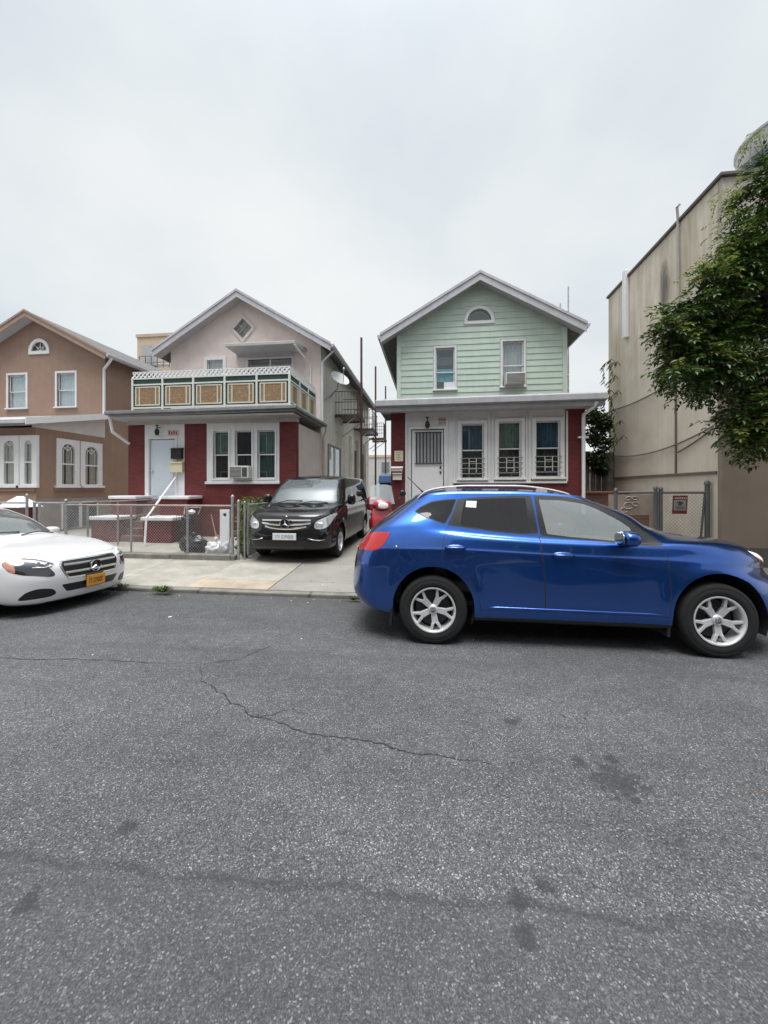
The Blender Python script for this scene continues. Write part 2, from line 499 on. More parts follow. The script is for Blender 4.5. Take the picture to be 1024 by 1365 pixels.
# kerb: low stone edge, broken into lengths
mb = MB()
x = -40.0
while x < 40:
    L = 1.9 + rnd.uniform(-0.1, 0.1)
    top = -0.06 + (0.05 if x < -5.9 or x > 1.5 else 0)
    j = rnd.uniform(-0.006, 0.006)
    mb.box(x, x + L - 0.012, 5.85 + j, 6.0, -0.35, top + j * 0.5, 0)
    x += L
tag(mb.build('kerb', CONC_OLD, bevel=0.018, seg=2), kind='structure')
# sidewalk flags
mb = MB(); g_ = 0.012
def flag(x0, x1, y0, y1, mi):
    e = rnd.uniform(-0.003, 0.003)
    mb.hexa([(x0 + g_ / 2, y0 + g_ / 2, -0.3), (x1 - g_ / 2, y0 + g_ / 2, -0.3), (x1 - g_ / 2, y1 - g_ / 2, -0.3), (x0 + g_ / 2, y1 - g_ / 2, -0.3),
             (x0 + g_ / 2, y0 + g_ / 2, walk_z(y0) + e), (x1 - g_ / 2, y0 + g_ / 2, walk_z(y0) + e), (x1 - g_ / 2, y1 - g_ / 2, walk_z(y1) + e), (x0 + g_ / 2, y1 - g_ / 2, walk_z(y1) + e)], mi)
x = -4.1 - 1.45 * 24
k = 0
while x < 35:
    drive = -2.7 < x < -0.9
    flag(x, x + 1.45, 5.995, 6.46, 1 if -4.2 < x < -4 else (2 if drive else (3 if k % 3 == 0 else 0)))
    flag(x, x + 1.45, 6.46, 7.7, 2 if drive else (3 if k % 5 == 1 else 0))
    x += 1.45; k += 1
CONC_PINK = mat('pink_concrete', (0.345, 0.30, 0.255), 0.85, var=0.2, vs=2.4, bump=0.35, bs=120, spots=0.6)
tag(mb.build('sidewalk', [CONC, CONC_TAN, CONC_GREY, CONC_PINK], bevel=0.006), kind='structure')
# yards and the driveway
def sheet(name, x0, x1, y0, y1, m, dz=0.0, zf=walk_z):
    mb = MB()
    ys_ = [y0, min(11.2, y1), y1] if y1 > 11.2 else [y0, y1]
    v = [(x_, y_, zf(y_) + dz) for y_ in ys_ for x_ in (x0, x1)]
    mb.add(v, [(2 * i, 2 * i + 1, 2 * i + 3, 2 * i + 2) for i in range(len(ys_) - 1)])
    return tag(mb.build(name, m, recalc=False), kind='structure')
sheet('yard_paving', -60, -4.1, 7.69, 45, CONC)
sheet('driveway', -4.1, -1.1, 7.69, 60, CONC_GREY, 0.002)
sheet('yard_paving', -1.1, 60, 7.69, 45, CONC_GREY)
# far side of the road, behind the camera
mb = MB(); mb.box(-150, 150, -9.0, -5.4, -0.3, 0.1)
tag(mb.build('sidewalk', CONC), kind='structure')
# ================================================================== shared house pieces
BRICK_RED = brick_mat('red_painted_brick', (0.150, 0.022, 0.022), (0.108, 0.017, 0.018), (0.085, 0.015, 0.016), vary=0.35)
BROWN_STUCCO = mat('brown_stucco', (0.325, 0.22, 0.165), 0.9, var=0.10, vs=1.8, bump=0.7, bs=70, streak=0.24, dirt=(0.2, 0.13, 0.1))
PINK_STUCCO = mat('pink_stucco', (0.72, 0.625, 0.58), 0.9, var=0.09, vs=2.0, bump=0.5, bs=80, streak=0.10, dirt=(0.44, 0.36, 0.32))
GREY_STUCCO = mat('grey_side_stucco', (0.78, 0.735, 0.685), 0.9, var=0.12, vs=1.5, bump=0.4, bs=90, streak=0.35, dirt=(0.27, 0.25, 0.23))
SIDING = mat('green_siding', (0.515, 0.62, 0.54), 0.5, var=0.07, vs=2.2, streak=0.20, dirt=(0.30, 0.33, 0.27))
SILVERROOF = mat('silver_roof_coating', (0.42, 0.42, 0.45), 0.6, var=0.2, vs=3, bump=0.2, bs=40)
BLIND = mat('pale_blind', (0.66, 0.71, 0.73), 0.7, var=0.06)
CURTAIN = mat('cream_curtain', (0.64, 0.60, 0.53), 0.85, var=0.15, vs=9)
CURTAIN_GREY = mat('grey_curtain', (0.52, 0.53, 0.55), 0.85, var=0.15, vs=12)
CURTAIN_BLUE = mat('blue_curtain', (0.05, 0.105, 0.16), 0.7, var=0.3, vs=8)
CURTAIN_TEAL = mat('teal_curtain', (0.12, 0.42, 0.52), 0.7, var=0.3, vs=8)
CURTAIN_GREEN = mat('green_curtain', (0.17, 0.23, 0.20), 0.7, var=0.2, vs=8)
CREAM = mat('cream_paint', (0.62, 0.56, 0.38), 0.5, var=0.05)
DOORW = mat('white_door', (0.66, 0.69, 0.74), 0.4, var=0.03)
SOFFIT = mat('soffit', (0.42, 0.41, 0.41), 0.7, var=0.08)
REDNUM = mat('red_lettering', (0.30, 0.05, 0.04), 0.6, var=0)

def gable_roof(root, L, Rr, Pk, yf, yb, ywall, fascia=FASCIA, fh=0.24, gutter=True):
    (xl, zl), (xr, zr), (xm, zm) = L, Rr, Pk
    t = 0.16
    mb = MB()
    def chev(dz0, dz1, e=0.0):
        return [(xl - e, zl + dz0), (xm, zm + dz0), (xr + e, zr + dz0), (xr + e, zr + dz1), (xm, zm + dz1), (xl - e, zl + dz1)]
    mb.xf = lambda a, b, c: (a, b, c)
    mb.prism(chev(0.0, -t), yf + 0.035, yb)
    rf = mb.build('roof', SHINGLE, root)
    mb = MB(); mb.prism(chev(0.012, -fh), yf, yf + 0.034)
    # crown strip along the rake
    mb.prism(chev(0.03, -0.055, 0.02), yf - 0.03, yf - 0.001)
    mb.build('rake_board', fascia, rf)
    mb = MB(); mb.prism(chev(-t - 0.002, -t - 0.02, -0.01), yf + 0.036, ywall + 0.02)
    mb.build('soffit', SOFFIT, rf)
    if gutter:
        for s, x_, z_ in ((-1, xl, zl), (1, xr, zr)):
            mb = MB()
            prof = [(x_ + s * 0.003, z_ - 0.02), (x_ + s * 0.11, z_ - 0.005), (x_ + s * 0.12, z_ - 0.05), (x_ + s * 0.085, z_ - 0.12), (x_ + s * 0.003, z_ - 0.14)]
            mb.prism(prof, yf + 0.04, yb)
            mb.build('gutter', fascia, rf)
    return rf

def roof_at(L, Rr, Pk, a):
    if a < Pk[0]: return L[1] + (Pk[1] - L[1]) * (a - L[0]) / (Pk[0] - L[0])
    return Rr[1] + (Pk[1] - Rr[1]) * (a - Rr[0]) / (Pk[0] - Rr[0])

def window(root, xf, a0, a1, z0, z1, cw=0.09, depth=0.10, curtain=None, meet=0.5, lower=None, sill=True, frame_mat=None, proud=0.035, glass=True, mull=True, back=-0.125):
    """a0..z1 is the opening; casing sits round it"""
    fm = frame_mat or WHITE
    mb = MB(xf)
    mb.box(a0 - cw, a0, -0.02, proud, z0 - (0 if sill else cw), z1 + cw)
    mb.box(a1, a1 + cw, -0.02, proud, z0 - (0 if sill else cw), z1 + cw)
    mb.box(a0, a1, -0.02, proud, z1, z1 + cw)
    if sill: mb.box(a0 - cw - 0.03, a1 + cw + 0.03, -0.02, proud + 0.05, z0 - 0.055, z0 - 0.001)
    else: mb.box(a0, a1, -0.02, proud, z0 - cw, z0)
    w_ = mb.build('window', fm, root, bevel=0.006)
    s = 0.035
    zm = z0 + (z1 - z0) * meet
    mb = MB(xf)
    for (p, q, d) in (((z0, zm + 0.02, -0.07)), ((zm - 0.02, z1, -0.045))) if mull else ((z0, z1, -0.05),):
        mb.box(a0 + 0.001, a0 + s, d - 0.03, d, p, q); mb.box(a1 - s, a1 - 0.001, d - 0.03, d, p, q)
        mb.box(a0 + s, a1 - s, d - 0.03, d, p + 0.001, p + s); mb.box(a0 + s, a1 - s, d - 0.03, d, q - s, q - 0.001)
    mb.build('sash', fm, w_, bevel=0.004)
    if glass:
        mb = MB(xf)
        if mull:
            mb.box(a0 + s, a1 - s, -0.088, -0.084, z0 + s, zm - s + 0.02); mb.box(a0 + s, a1 - s, -0.062, -0.058, zm - 0.02 + s, z1 - s)
        else: mb.box(a0 + s, a1 - s, -0.066, -0.062, z0 + s, z1 - s)
        mb.build('pane', PANE, w_)
    if curtain or lower:
        mats = [curtain or DARK, lower or curtain or DARK]
        mb = MB(xf)
        # gathered cloth, and dark sheets painted as the unlit room, gently folded
        def fold(zA, zB, mi, amp):
            nfold = 24; v = []
            for i in range(nfold + 1):
                a = a0 + (a1 - a0) * i / nfold
                b = back + amp * math.sin(i * 1.9 + 0.6 * math.sin(i))
                v += [(a, b, zA), (a, b, zB)]
            mb.add(v, [(2 * i, 2 * i + 2, 2 * i + 3, 2 * i + 1) for i in range(nfold)], mi)
        if curtain: fold(zm if lower else z0, z1, 0, 0.012)
        if lower: fold(z0, zm, 1, 0.012)
        mb.build('curtain', mats, w_, recalc=False)
    return w_

def arch_poly(a0, a1, z0, z1, n_=12):
    r = (a1 - a0) / 2; c = (a0 + a1) / 2
    return [(a0, z0), (a1, z0)] + [(c + r * math.cos(math.pi * i / n_), z1 - r + r * math.sin(math.pi * i / n_)) for i in range(n_ + 1)]

def lunette(root, xf, a0, a1, z0, z1, cw=0.11, fan=True):
    c = (a0 + a1) / 2; r = (a1 - a0) / 2; rz = z1 - z0
    def half(rr, rzz, zb): return [(c + rr * math.cos(math.pi * i / 16), zb + rzz * math.sin(math.pi * i / 16)) for i in range(17)]
    mb = MB(xf)
    outer = half(r + cw, rz + cw, z0); outer = [(c + r + cw, z0 - cw)] + outer + [(c - r - cw, z0 - cw)]
    mb.panel(outer, [half(r, rz, z0)], 0.05, -0.02)
    w_ = mb.build('lunette_window', WHITE, root)
    mb = MB(xf); mb.prism(half(r, rz, z0), -0.05, -0.046); mb.build('pane', PANE, w_)
    if fan:
        mb = MB(xf)
        for k in (1, 2, 3):
            t = math.pi * k / 4
            mb.bar((c, -0.03, z0), (c + r * math.cos(t), -0.03, z0 + rz * math.sin(t)), 0.02, 0.02)
        pts = [(c + 0.45 * r * math.cos(math.pi * i / 10), -0.03, z0 + 0.45 * rz * math.sin(math.pi * i / 10)) for i in range(11)]
        mb.tube(pts, 0.012, 5)
        mb.build('muntin', WHITE, w_)
    return half(r + 0.001, rz + 0.001, z0)
def half_loop(a0, a1, z0, z1):
    c = (a0 + a1) / 2; r = (a1 - a0) / 2; rz = z1 - z0
    return [(c + r * math.cos(math.pi * i / 16), z0 + rz * math.sin(math.pi * i / 16)) for i in range(17)]

def body(root, outline, yf, yb, m, name='wall', openings=(), t=0.22, m2=None):
    """front wall with real openings plus the solid mass of the house behind it"""
    mb = MB(front(yf))
    mb.panel(outline, list(openings), 0.0, -t)
    mb.prism(outline, -t - 0.25, -(yb - yf), 1)
    # closing ring between
    x0, x1 = min(p[0] for p in outline), max(p[0] for p in outline)
    zz0 = min(p[1] for p in outline); 
    el_ = [p[1] for p in outline if abs(p[0] - x0) < 1e-6]; er_ = [p[1] for p in outline if abs(p[0] - x1) < 1e-6]
    mb.box(x0, x0 + 0.2, -t - 0.25, -t, zz0, max(el_), 1); mb.box(x1 - 0.2, x1, -t - 0.25, -t, zz0, max(er_), 1)
    return mb.build(name, [m, m2 or m], root, recalc=True)

def lamp(root, xf, a, z):
    mb = MB(xf)
    mb.lathe([(0.0, z + 0.02), (0.05, z + 0.02), (0.05, z - 0.0), (0.015, z - 0.01), (0.015, z - 0.09), (0.05, z - 0.12), (0.075, z - 0.2), (0.045, z - 0.3), (0, z - 0.3)], (a, 0.16, 0), 'z', 14)
    mb.box(a - 0.01, a + 0.01, 0.0, 0.16, z - 0.06, z - 0.04)
    return mb.build('porch_lantern', BLACKPL, root, smooth=True)

AC_BODY = mat('air_conditioner_case', (0.60, 0.60, 0.58), 0.5, var=0.08)
def ac_unit(label, x, Y, z0, w_, h_, d=0.28, right_panel=True):
    t = thing('air_conditioner', label, 'air conditioner', (x, Y, z0), 'window air conditioners')
    mb = MB(); mb.box(x - w_ / 2, x + w_ / 2, Y - d, Y + 0.1, z0, z0 + h_)
    mb.build('casing', AC_BODY, t, bevel=0.015)
    k = x + w_ * 0.12 if right_panel else x + w_ / 2 - 0.03
    mb = MB()
    x0, x1 = x - w_ / 2 + 0.03, k
    mb.box(x0, x1, Y - d - 0.006, Y - d - 0.001, z0 + 0.03, z0 + h_ - 0.03, 0)
    q = 9
    for i in range(q):
        z_ = z0 + 0.04 + (h_ - 0.08) * i / (q - 1)
        mb.box(x0, x1, Y - d - 0.014, Y - d - 0.007, z_ - 0.005, z_ + 0.005, 1)
    if right_panel:
        mb.box(k + 0.03, x + w_ / 2 - 0.05, Y - d - 0.006, Y - d - 0.001, z0 + 0.05, z0 + h_ - 0.05, 0)
    mb.build('grille', [mat('ac_grille_dark', (0.06, 0.06, 0.065), 0.6, var=0), AC_BODY], t)
    return t
# ================================================================== green clapboard house
YM, YP = 12.77, 11.2          # upper wall, enclosed porch wall
gh = thing('house', 'two storey house with pale green clapboard gable above a white and dark red enclosed porch', 'house', (1.55, YP, 0.1), 'gabled houses along the street')
L_, R__, P_ = (-1.63, 6.60), (4.70, 6.64), (1.53, 8.42)
GX0, GX1 = -1.115, 4.245
ra = lambda a: roof_at(L_, R__, P_, a) - 0.17
w1 = rectY(581, 464, 606, 519, YM); w2 = rectY(670, 455, 698, 515, YM)
lu = rectY(623, 412, 655, 428, YM)
outl = [(GX0, 3.6), (GX1, 3.6), (GX1, ra(GX1)), (P_[0], P_[1] - 0.17), (GX0, ra(GX0))]
FRONT = front(YM)
lu_loop = half_loop(lu[0], lu[1], lu[2], lu[3])
body(gh, outl, YM, 26.0, SIDING, openings=[rect(*w1), rect(*w2), lu_loop])
# lap siding: every course is a board leaning out at its foot
mb = MB(FRONT)
exp_ = 0.196
zb = [3.95 + exp_ * i for i in range(24)]
holes = [(w1[0] - 0.09, w1[1] + 0.09, w1[2] - 0.06, w1[3] + 0.09), (w2[0] - 0.09, w2[1] + 0.09, w2[2] - 0.06, w2[3] + 0.09), (lu[0] - 0.11, lu[1] + 0.11, lu[2] - 0.11, lu[3] + 0.11)]
def xr_at(z):
    """gable half widths at height z"""
    a0, a1 = GX0 + 0.12, GX1 - 0.12
    lo, hi = a0, a1
    if z > ra(a0): lo = P_[0] - (P_[1] - 0.17 - z) * (P_[0] - L_[0]) / (P_[1] - L_[1])
    if z > ra(a1): hi = P_[0] + (P_[1] - 0.17 - z) * (R__[0] - P_[0]) / (P_[1] - R__[1])
    return max(a0, lo), min(a1, hi)
cuts = sorted(set([round(z, 4) for h_ in holes for z in h_[2:]] + [round(z, 4) for z in zb]))
for z0, z1 in zip(cuts, cuts[1:]):
    k = max([z for z in zb if z <= z0 + 1e-6], default=zb[0])
    b0 = 0.019 * (1 - (z0 - k) / exp_) + 0.004; b1 = 0.019 * (1 - (z1 - k) / exp_) + 0.004
    if z1 > P_[1] - 0.2: continue
    lo0, hi0 = xr_at(z0); lo1, hi1 = xr_at(z1)
    seg = [(lo0, hi0, lo1, hi1)]
    for h_ in holes:
        if h_[2] < z1 - 1e-4 and h_[3] > z0 + 1e-4:
            ns = []
            for (p, q, p1, q1) in seg:
                if p < h_[0] and q > h_[1]:
                    ns += [(p, h_[0], p1, h_[0]), (h_[1], q, h_[1], q1)]
                else: ns.append((p, q, p1, q1))
            seg = ns
    for (p, q, p1, q1) in seg:
        if q - p < 0.01: continue
        q1 = max(q1, p1 + 0.001)
        mb.hexa([(p, 0.001, z0), (q, 0.001, z0), (q, b0, z0), (p, b0, z0), (p1, 0.001, z1), (q1, 0.001, z1), (q1, b1, z1), (p1, b1, z1)])
mb.build('siding', SIDING, gh)
PALETRIM = mat('pale_green_trim', (0.56, 0.64, 0.57), 0.5, var=0.05)
mb = MB(FRONT); mb.box(GX0 - 0.02, GX0 + 0.119, -0.1, 0.045, 3.9, ra(GX0) - 0.02); mb.build('corner_board', PALETRIM, gh, bevel=0.006)
mb = MB(FRONT); mb.box(GX1 - 0.119, GX1 + 0.02, -0.1, 0.045, 3.9, ra(GX1) - 0.02); mb.build('corner_board', PALETRIM, gh, bevel=0.006)
gable_roof(gh, L_, R__, P_, 12.33, 26.3, YM, fh=0.27)
win_a = window(gh, FRONT, *w1, cw=0.07, curtain=None, lower=None, meet=0.42)
# what shows in that window: drawn teal cloth, black filler and white board under it
x0, x1, z0, z1 = w1
mb = MB(FRONT); mb.box(x0, x1, -0.13, -0.12, z0 + 0.28, z0 + (z1 - z0) * 0.52, 0); mb.box(x0, x1, -0.13, -0.12, z0 + 0.62 * (z1 - z0), z0 + 0.80 * (z1 - z0), 2)
mb.box(x0 + 0.27, x1 + 0.05, -0.05, 0.02, z0 + 0.0, z0 + 0.23, 1)
mb.build('curtain', [CURTAIN_TEAL, WHITE2, mat('dim_blind', (0.12, 0.13, 0.14), 0.8)], win_a)
window(gh, FRONT, *w2, cw=0.07, curtain=CURTAIN_GREY, lower=mat('lace_curtain', (0.6, 0.62, 0.63), 0.8, var=0.2, vs=10), meet=0.47)
lunette(gh, FRONT, *lu, cw=0.10, fan=False)
ax = (w2[0] + w2[1]) / 2 + 0.0
ac_unit('window air conditioner in the upper right window of the green clapboard gable', ax + 0.02, YM - 0.05, w2[2] + 0.0, 0.60, 0.36, right_panel=False)

# enclosed porch
PX0, PX1 = -1.17, 4.22
PF = front(YP)
door = rectY(548, 572, 592, 655, YP)
door = (door[0], door[1], 1.15, door[3])
wins = [rectY(615, 565, 645, 638, YP), rectY(664.5, 562, 695, 637, YP), rectY(714.5, 561, 747, 636, YP)]
zt = 3.86
brk = PX0 + 0.42
wx1 = wins[2][1] + 0.14
base_z = 1.80
mb = MB(PF)
mb.panel([(PX0, 0.05), (PX1, 0.05), (PX1, zt), (wx1, zt), (wx1, base_z), (door[1] + 0.28, base_z), (door[1] + 0.28, 1.15), (brk, 1.15), (brk, zt), (PX0, zt)], [], 0.0, -0.2)
mb.build('brick_wall', BRICK_RED, gh)
mb = MB(PF)
mb.panel([(brk + .001, 1.151), (door[1] + 0.279, 1.151), (door[1] + 0.279, base_z + .001), (wx1 - .001, base_z + .001), (wx1 - .001, zt), (brk + .001, zt)], [rect(door[0], door[1], 1.17, door[3])] + [rect(*q) for q in wins], -0.02, -0.2)
mb.build('white_panelling', WHITE, gh)
mb = MB(); mb.box(PX0 + 0.01, PX1 - 0.01, YP + 0.45, YM - 0.01, 0.05, 3.8); 
mb.box(PX0 + 0.01, PX0 + 0.2, YP + 0.2, YP + 0.45, 0.05, 3.8); mb.box(PX1 - 0.2, PX1 - 0.01, YP + 0.2, YP + 0.45, 0.05, 3.8)
mb.build('porch_side_wall', BRICK_RED, gh)
mb = MB(PF); mb.box(door[1] + 0.25, wx1 + 0.03, -0.019, 0.05, base_z - 0.06, base_z + 0.0); mb.build('window_ledge', WHITE, gh, bevel=0.01)
DIMROOM = mat('dim_room', (.055, .06, .062), .8, var=.3, vs=5)
curt = [(CURTAIN_BLUE, DIMROOM), (CURTAIN_GREEN, DIMROOM), (CURTAIN_BLUE, DIMROOM)]
CREAMBAR = mat('ornament_cream', (0.55, 0.52, 0.42), 0.5, var=0.05)
for (q, (cu, lo)) in zip(wins, curt):
    w_ = window(gh, lambda a, b, c: (a, YP + 0.02 - b, c), *q, cw=0.10, curtain=cu, lower=lo, meet=0.52, proud=0.05, back=-0.14)
    mb = MB(PF)
    for k in range(4):
        z_ = q[2] + 0.14 + 0.145 * k
        mb.tube([(q[0] - 0.03, 0.05, z_), (q[1] + 0.03, 0.05, z_)], 0.011, 6)
    mb.build('window_guard', mat('guard_dark', (0.26, 0.26, 0.26), 0.5), w_)
    mb = MB(PF); c = (q[0] + q[1]) / 2
    for s in (-0.10, 0.10): mb.box(c + s - 0.010, c + s + 0.010, 0.062, 0.074, q[2] + 0.17, q[2] + 0.58)
    for z_ in (0.28, 0.48): mb.box(c - 0.083, c + 0.083, 0.064, 0.072, q[2] + z_ - 0.008, q[2] + z_ + 0.008)
    mb.build('guard_ornament', CREAMBAR, w_)
# vertical battens between the windows and beside the door
mb = MB(PF)
for u in (541.5, 596, 606, 652, 657, 702, 706.5, 756):
    a = atY(u, 600, YP)[0]; mb.box(a - 0.025, a + 0.025, -0.019, 0.012, base_z + 0.002 if u > 600 else 1.16, 3.76)
mb.build('batten', WHITE, gh, bevel=0.004)
# door
mb = MB(PF)
mb.box(door[0] + 0.02, door[1] - 0.02, -0.1, -0.04, 1.17, door[3] - 0.02)
d_ = mb.build('door', WHITE2, gh, bevel=0.006)
g0, g1, gz0, gz1 = rectY(554, 577, 588.5, 617, YP)
mb = MB(PF); mb.box(g0, g1, -0.039, -0.03, gz0, gz1); mb.build('pane', mat('frosted_pane', (0.42, 0.44, 0.45), 0.25, var=0.1), d_)
mb = MB(PF)
for k in range(8):
    a = g0 + 0.03 + (g1 - g0 - 0.06) * k / 7
    mb.box(a - 0.017, a + 0.017, -0.02, 0.0, gz0 - 0.01, gz1 + 0.01)
mb.box(g0 - 0.02, g1 + 0.02, -0.021, 0.003, gz0 - 0.03, gz0 - 0.005); mb.box(g0 - 0.02, g1 + 0.02, -0.021, 0.003, gz1 + 0.005, gz1 + 0.03)
mb.build('door_grille', mat('grille_iron', (0.04, 0.04, 0.042), 0.5, var=0), d_)
mb = MB(PF); mb.blob((door[1] - 0.1, 0.0, 2.12), (0.03, 0.04, 0.03)); mb.box(door[1] - 0.125, door[1] - 0.075, -0.04, -0.03, 2.02, 2.25); mb.build('handle', CHROME, d_, smooth=True)
mb = MB(PF)
for (p, q, r_, s) in ((door[0] - 0.07, door[0], 1.152, door[3] + 0.08), (door[1], door[1] + 0.07, 1.152, door[3] + 0.08), (door[0], door[1], door[3], door[3] + 0.08)):
    mb.box(p, q, -0.1, 0.02, r_, s)
mb.build('door_frame', WHITE, gh, bevel=0.006)
lamp(gh, PF, (door[0] + door[1]) / 2, 3.62)
# small faded red number panel by the door head
a0, a1, z0, z1 = rectY(584, 556, 597.5, 566.5, YP)
mb = MB(PF); mb.box(a0, a1, -0.019, 0.0, z0, z1); 
nb = mb.build('number_plate', mat('plate_pale', (0.62, 0.55, 0.53), 0.5), gh)
mb = MB(PF)
for k, h_ in enumerate((0.8, 1.0, 0.7, 0.9, 0.8)):
    a = a0 + 0.02 + (a1 - a0 - 0.04) * k / 5; zc = (z0 + z1) / 2
    mb.box(a, a + 0.035, 0.0005, 0.003, zc + 0.01, zc + 0.085 * h_); mb.box(a + 0.005, a + 0.03, 0.0005, 0.003, zc - 0.08 * h_, zc - 0.03)
mb.build('lettering', REDNUM, nb)
# shallow porch roof with its deep grey gutter board
mb = MB(); rx0, rx1 = -1.5, 4.52
v = [(rx0, 10.74, 3.86), (rx1, 10.74, 3.90), (rx1, YM - 0.0, 3.90), (rx0, YM - 0.0, 3.86), (rx0, 10.74, 4.10), (rx1, 10.74, 4.14), (rx1, YM - 0.0, 4.34), (rx0, YM - 0.0, 4.30)]
mb.hexa(v); pr = mb.build('porch_roof', SHINGLE, gh)
mb = MB()
v = [(rx0 - 0.05, 10.60, 3.89), (rx1 + 0.05, 10.60, 3.93), (rx1 + 0.05, 10.738, 3.90), (rx0 - 0.05, 10.738, 3.86), (rx0 - 0.05, 10.62, 4.06), (rx1 + 0.05, 10.62, 4.10), (rx1 + 0.05, 10.738, 4.15), (rx0 - 0.05, 10.738, 4.11)]
mb.hexa(v)
mb.hexa([(rx0 - .02, 10.70, 3.74), (rx1 + .02, 10.70, 3.78), (rx1 + .02, 10.737, 3.78), (rx0 - .02, 10.737, 3.74), (rx0 - .02, 10.70, 3.885), (rx1 + .02, 10.70, 3.925), (rx1 + .02, 10.737, 3.925), (rx0 - .02, 10.737, 3.885)])
mb.build('gutter', mat('porch_gutter_grey', (0.33, 0.33, 0.35), 0.55, var=0.12, streak=0.3, dirt=(0.16, 0.155, 0.15)), pr, bevel=0.012)
mb = MB(); mb.box(rx0 + 0.03, rx1 - 0.03, 10.745, YP + 0.1, 3.80, 3.855); mb.build('soffit', SOFFIT, pr)
# downspout at the right corner
mb = MB(); xd = atY(778, 600, YP - 0.08)[0]
mb.tube([(xd + 0.18, 10.68, 3.88), (xd + 0.14, 10.75, 3.78), (xd, YP - 0.09, 3.62), (xd, YP - 0.08, 3.5), (xd, YP - 0.08, 2.2), (xd, YP - 0.08, 0.3)], 0.048, 10)
mb.box(xd - 0.13, xd + 0.13, YP - 0.10, YP - 0.005, 2.98, 3.03)
mb.build('downspout', WHITE2, gh, smooth=True)
# stoop behind the parked car
mb = MB()
for k in range(5): mb.box(door[0] - 0.3, door[1] + 0.35, YP - 1.35 + 0.27 * k, YP - 0.003, 0.05 + 0.2 * k - (0 if k == 0 else 0.0), 0.05 + 0.21 * (k + 1))
mb.build('stoop', CONC_OLD, gh, bevel=0.01)
# chimney pipe above the right eave and fire escape on the far side wall
fe = thing('fire_escape', 'pale steel fire escape frame rising behind the right eave of the green house', 'fire escape', (4.25, 15.0, 0.1))
mb = MB()
for y_, x_, zt_ in ((15.0, 5.06, 9.1), (15.9, 5.06, 8.9), (15.0, 4.5, 8.0)):
    mb.tube([(x_, y_, 0.1), (x_, y_, zt_)], 0.028, 6)
mb.build('pole', STEEL, fe)
mb = MB()
for z_ in (4.9, 7.3):
    mb.box(4.26, 5.1, 14.95, 15.95, z_ - 0.05, z_)
mb.build('platform', IRON, fe)
mb = MB()
for z_ in (5.3, 5.8, 7.7, 8.2):
    mb.tube([(4.3, 14.97, z_), (5.06, 14.97, z_), (5.06, 15.93, z_)], 0.018, 5)
mb.build('railing', STEEL, fe)

# things by the door
def mailbox(label, u0, v0, u1, v1, m, d=0.1, Y=YP, flap=True):
    a0, a1, z0, z1 = rectY(u0, v0, u1, v1, Y)
    t = thing('mailbox' if flap else 'notice', label, 'mailbox' if flap else 'notice', ((a0 + a1) / 2, Y, z0), 'mailboxes by the front doors' if flap else None)
    mb = MB(front(Y)); mb.box(a0, a1, 0.0015, d, z0, z1)
    mb.build('box' if flap else 'board', m, t, bevel=0.008)
    if flap:
        mb = MB(front(Y)); mb.hexa([(a0 - .01, 0.003, z1 + 0.001), (a1 + .01, 0.003, z1 + 0.001), (a1 + .01, d + 0.03, z1 - 0.035), (a0 - .01, d + 0.03, z1 - 0.035), (a0 - .01, 0.003, z1 + 0.03), (a1 + .01, 0.003, z1 + 0.03), (a1 + .01, d + 0.03, z1 - 0.02), (a0 - .01, d + 0.03, z1 - 0.02)])
        mb.build('lid', m, t)
    return t, a0, a1, z0, z1
CREAMP = mat('cream_board', (0.66, 0.60, 0.44), 0.6, var=0.05)
t, a0, a1, z0, z1 = mailbox('cream notice fixed to the red brick pier left of the grilled white door', 526, 601, 537.5, 615, CREAMP, 0.02, flap=False)
mb = MB(front(YP))
for k in range(5):
    zz_ = z1 - 0.05 - 0.05 * k; mb.box(a0 + 0.06 + 0.01 * (k % 2), a1 - 0.06 - 0.015 * (k % 3), 0.021, 0.0225, zz_ - 0.012, zz_ + 0.008)
mb.build('lettering', mat('faded_ink', (0.33, 0.29, 0.2), 0.7, var=0), t)
mailbox('flat white mailbox under the cream notice on the brick pier', 522.5, 623, 537, 628.5, WHITE2, 0.14)
mailbox('pale cream mailbox below the white one on the brick pier', 524, 630.5, 536, 640, mat('bone_paint', (0.62, 0.57, 0.5), 0.5), 0.11)
mb = MB(front(YP)); a0, a1, z0, z1 = rectY(521, 652, 543, 661, YP); mb.box(a0, a1, 0.002, 0.25, z0, z1)
# ================================================================== pink stucco house with the balcony
YM, YP = 13.7, 11.2
ph = thing('house', 'two storey pink stucco house with a dark red brick porch and a patterned balcony', 'house', (-6.9, YP, 0.1), 'gabled houses along the street')
L_, R__, P_ = (-10.42, 6.80), (-3.54, 6.74), (-7.06, 8.86)
HX0, HX1 = -9.97, -4.02
ra = lambda a: roof_at(L_, R__, P_, a) - 0.17
FR = front(YM)
wl = rectY(276.5, 480, 297.5, 520, YM); 
dc = atY(324, 438, YM); dr = 0.36
dia = [(dc[0] - dr, dc[1]), (dc[0], dc[1] - dr * 1.06), (dc[0] + dr, dc[1]), (dc[0], dc[1] + dr * 1.06)]
dx0, dx1 = atY(331, 500, YM)[0], atY(389, 500, YM)[0]
door2 = (dx0, dx1, 4.35, atY(350, 479, YM)[1])
outl = [(HX0, 0.05), (HX1, 0.05), (HX1, ra(HX1)), (P_[0], P_[1] - 0.17), (HX0, ra(HX0))]
body(ph, outl, YM, 24.6, PINK_STUCCO, openings=[rect(*wl), dia, rect(*door2)], m2=GREY_STUCCO)
gable_roof(ph, L_, R__, P_, 13.25, 24.9, YM, fh=0.26)
window(ph, FR, *wl, cw=0.13, curtain=BLIND, meet=0.5)
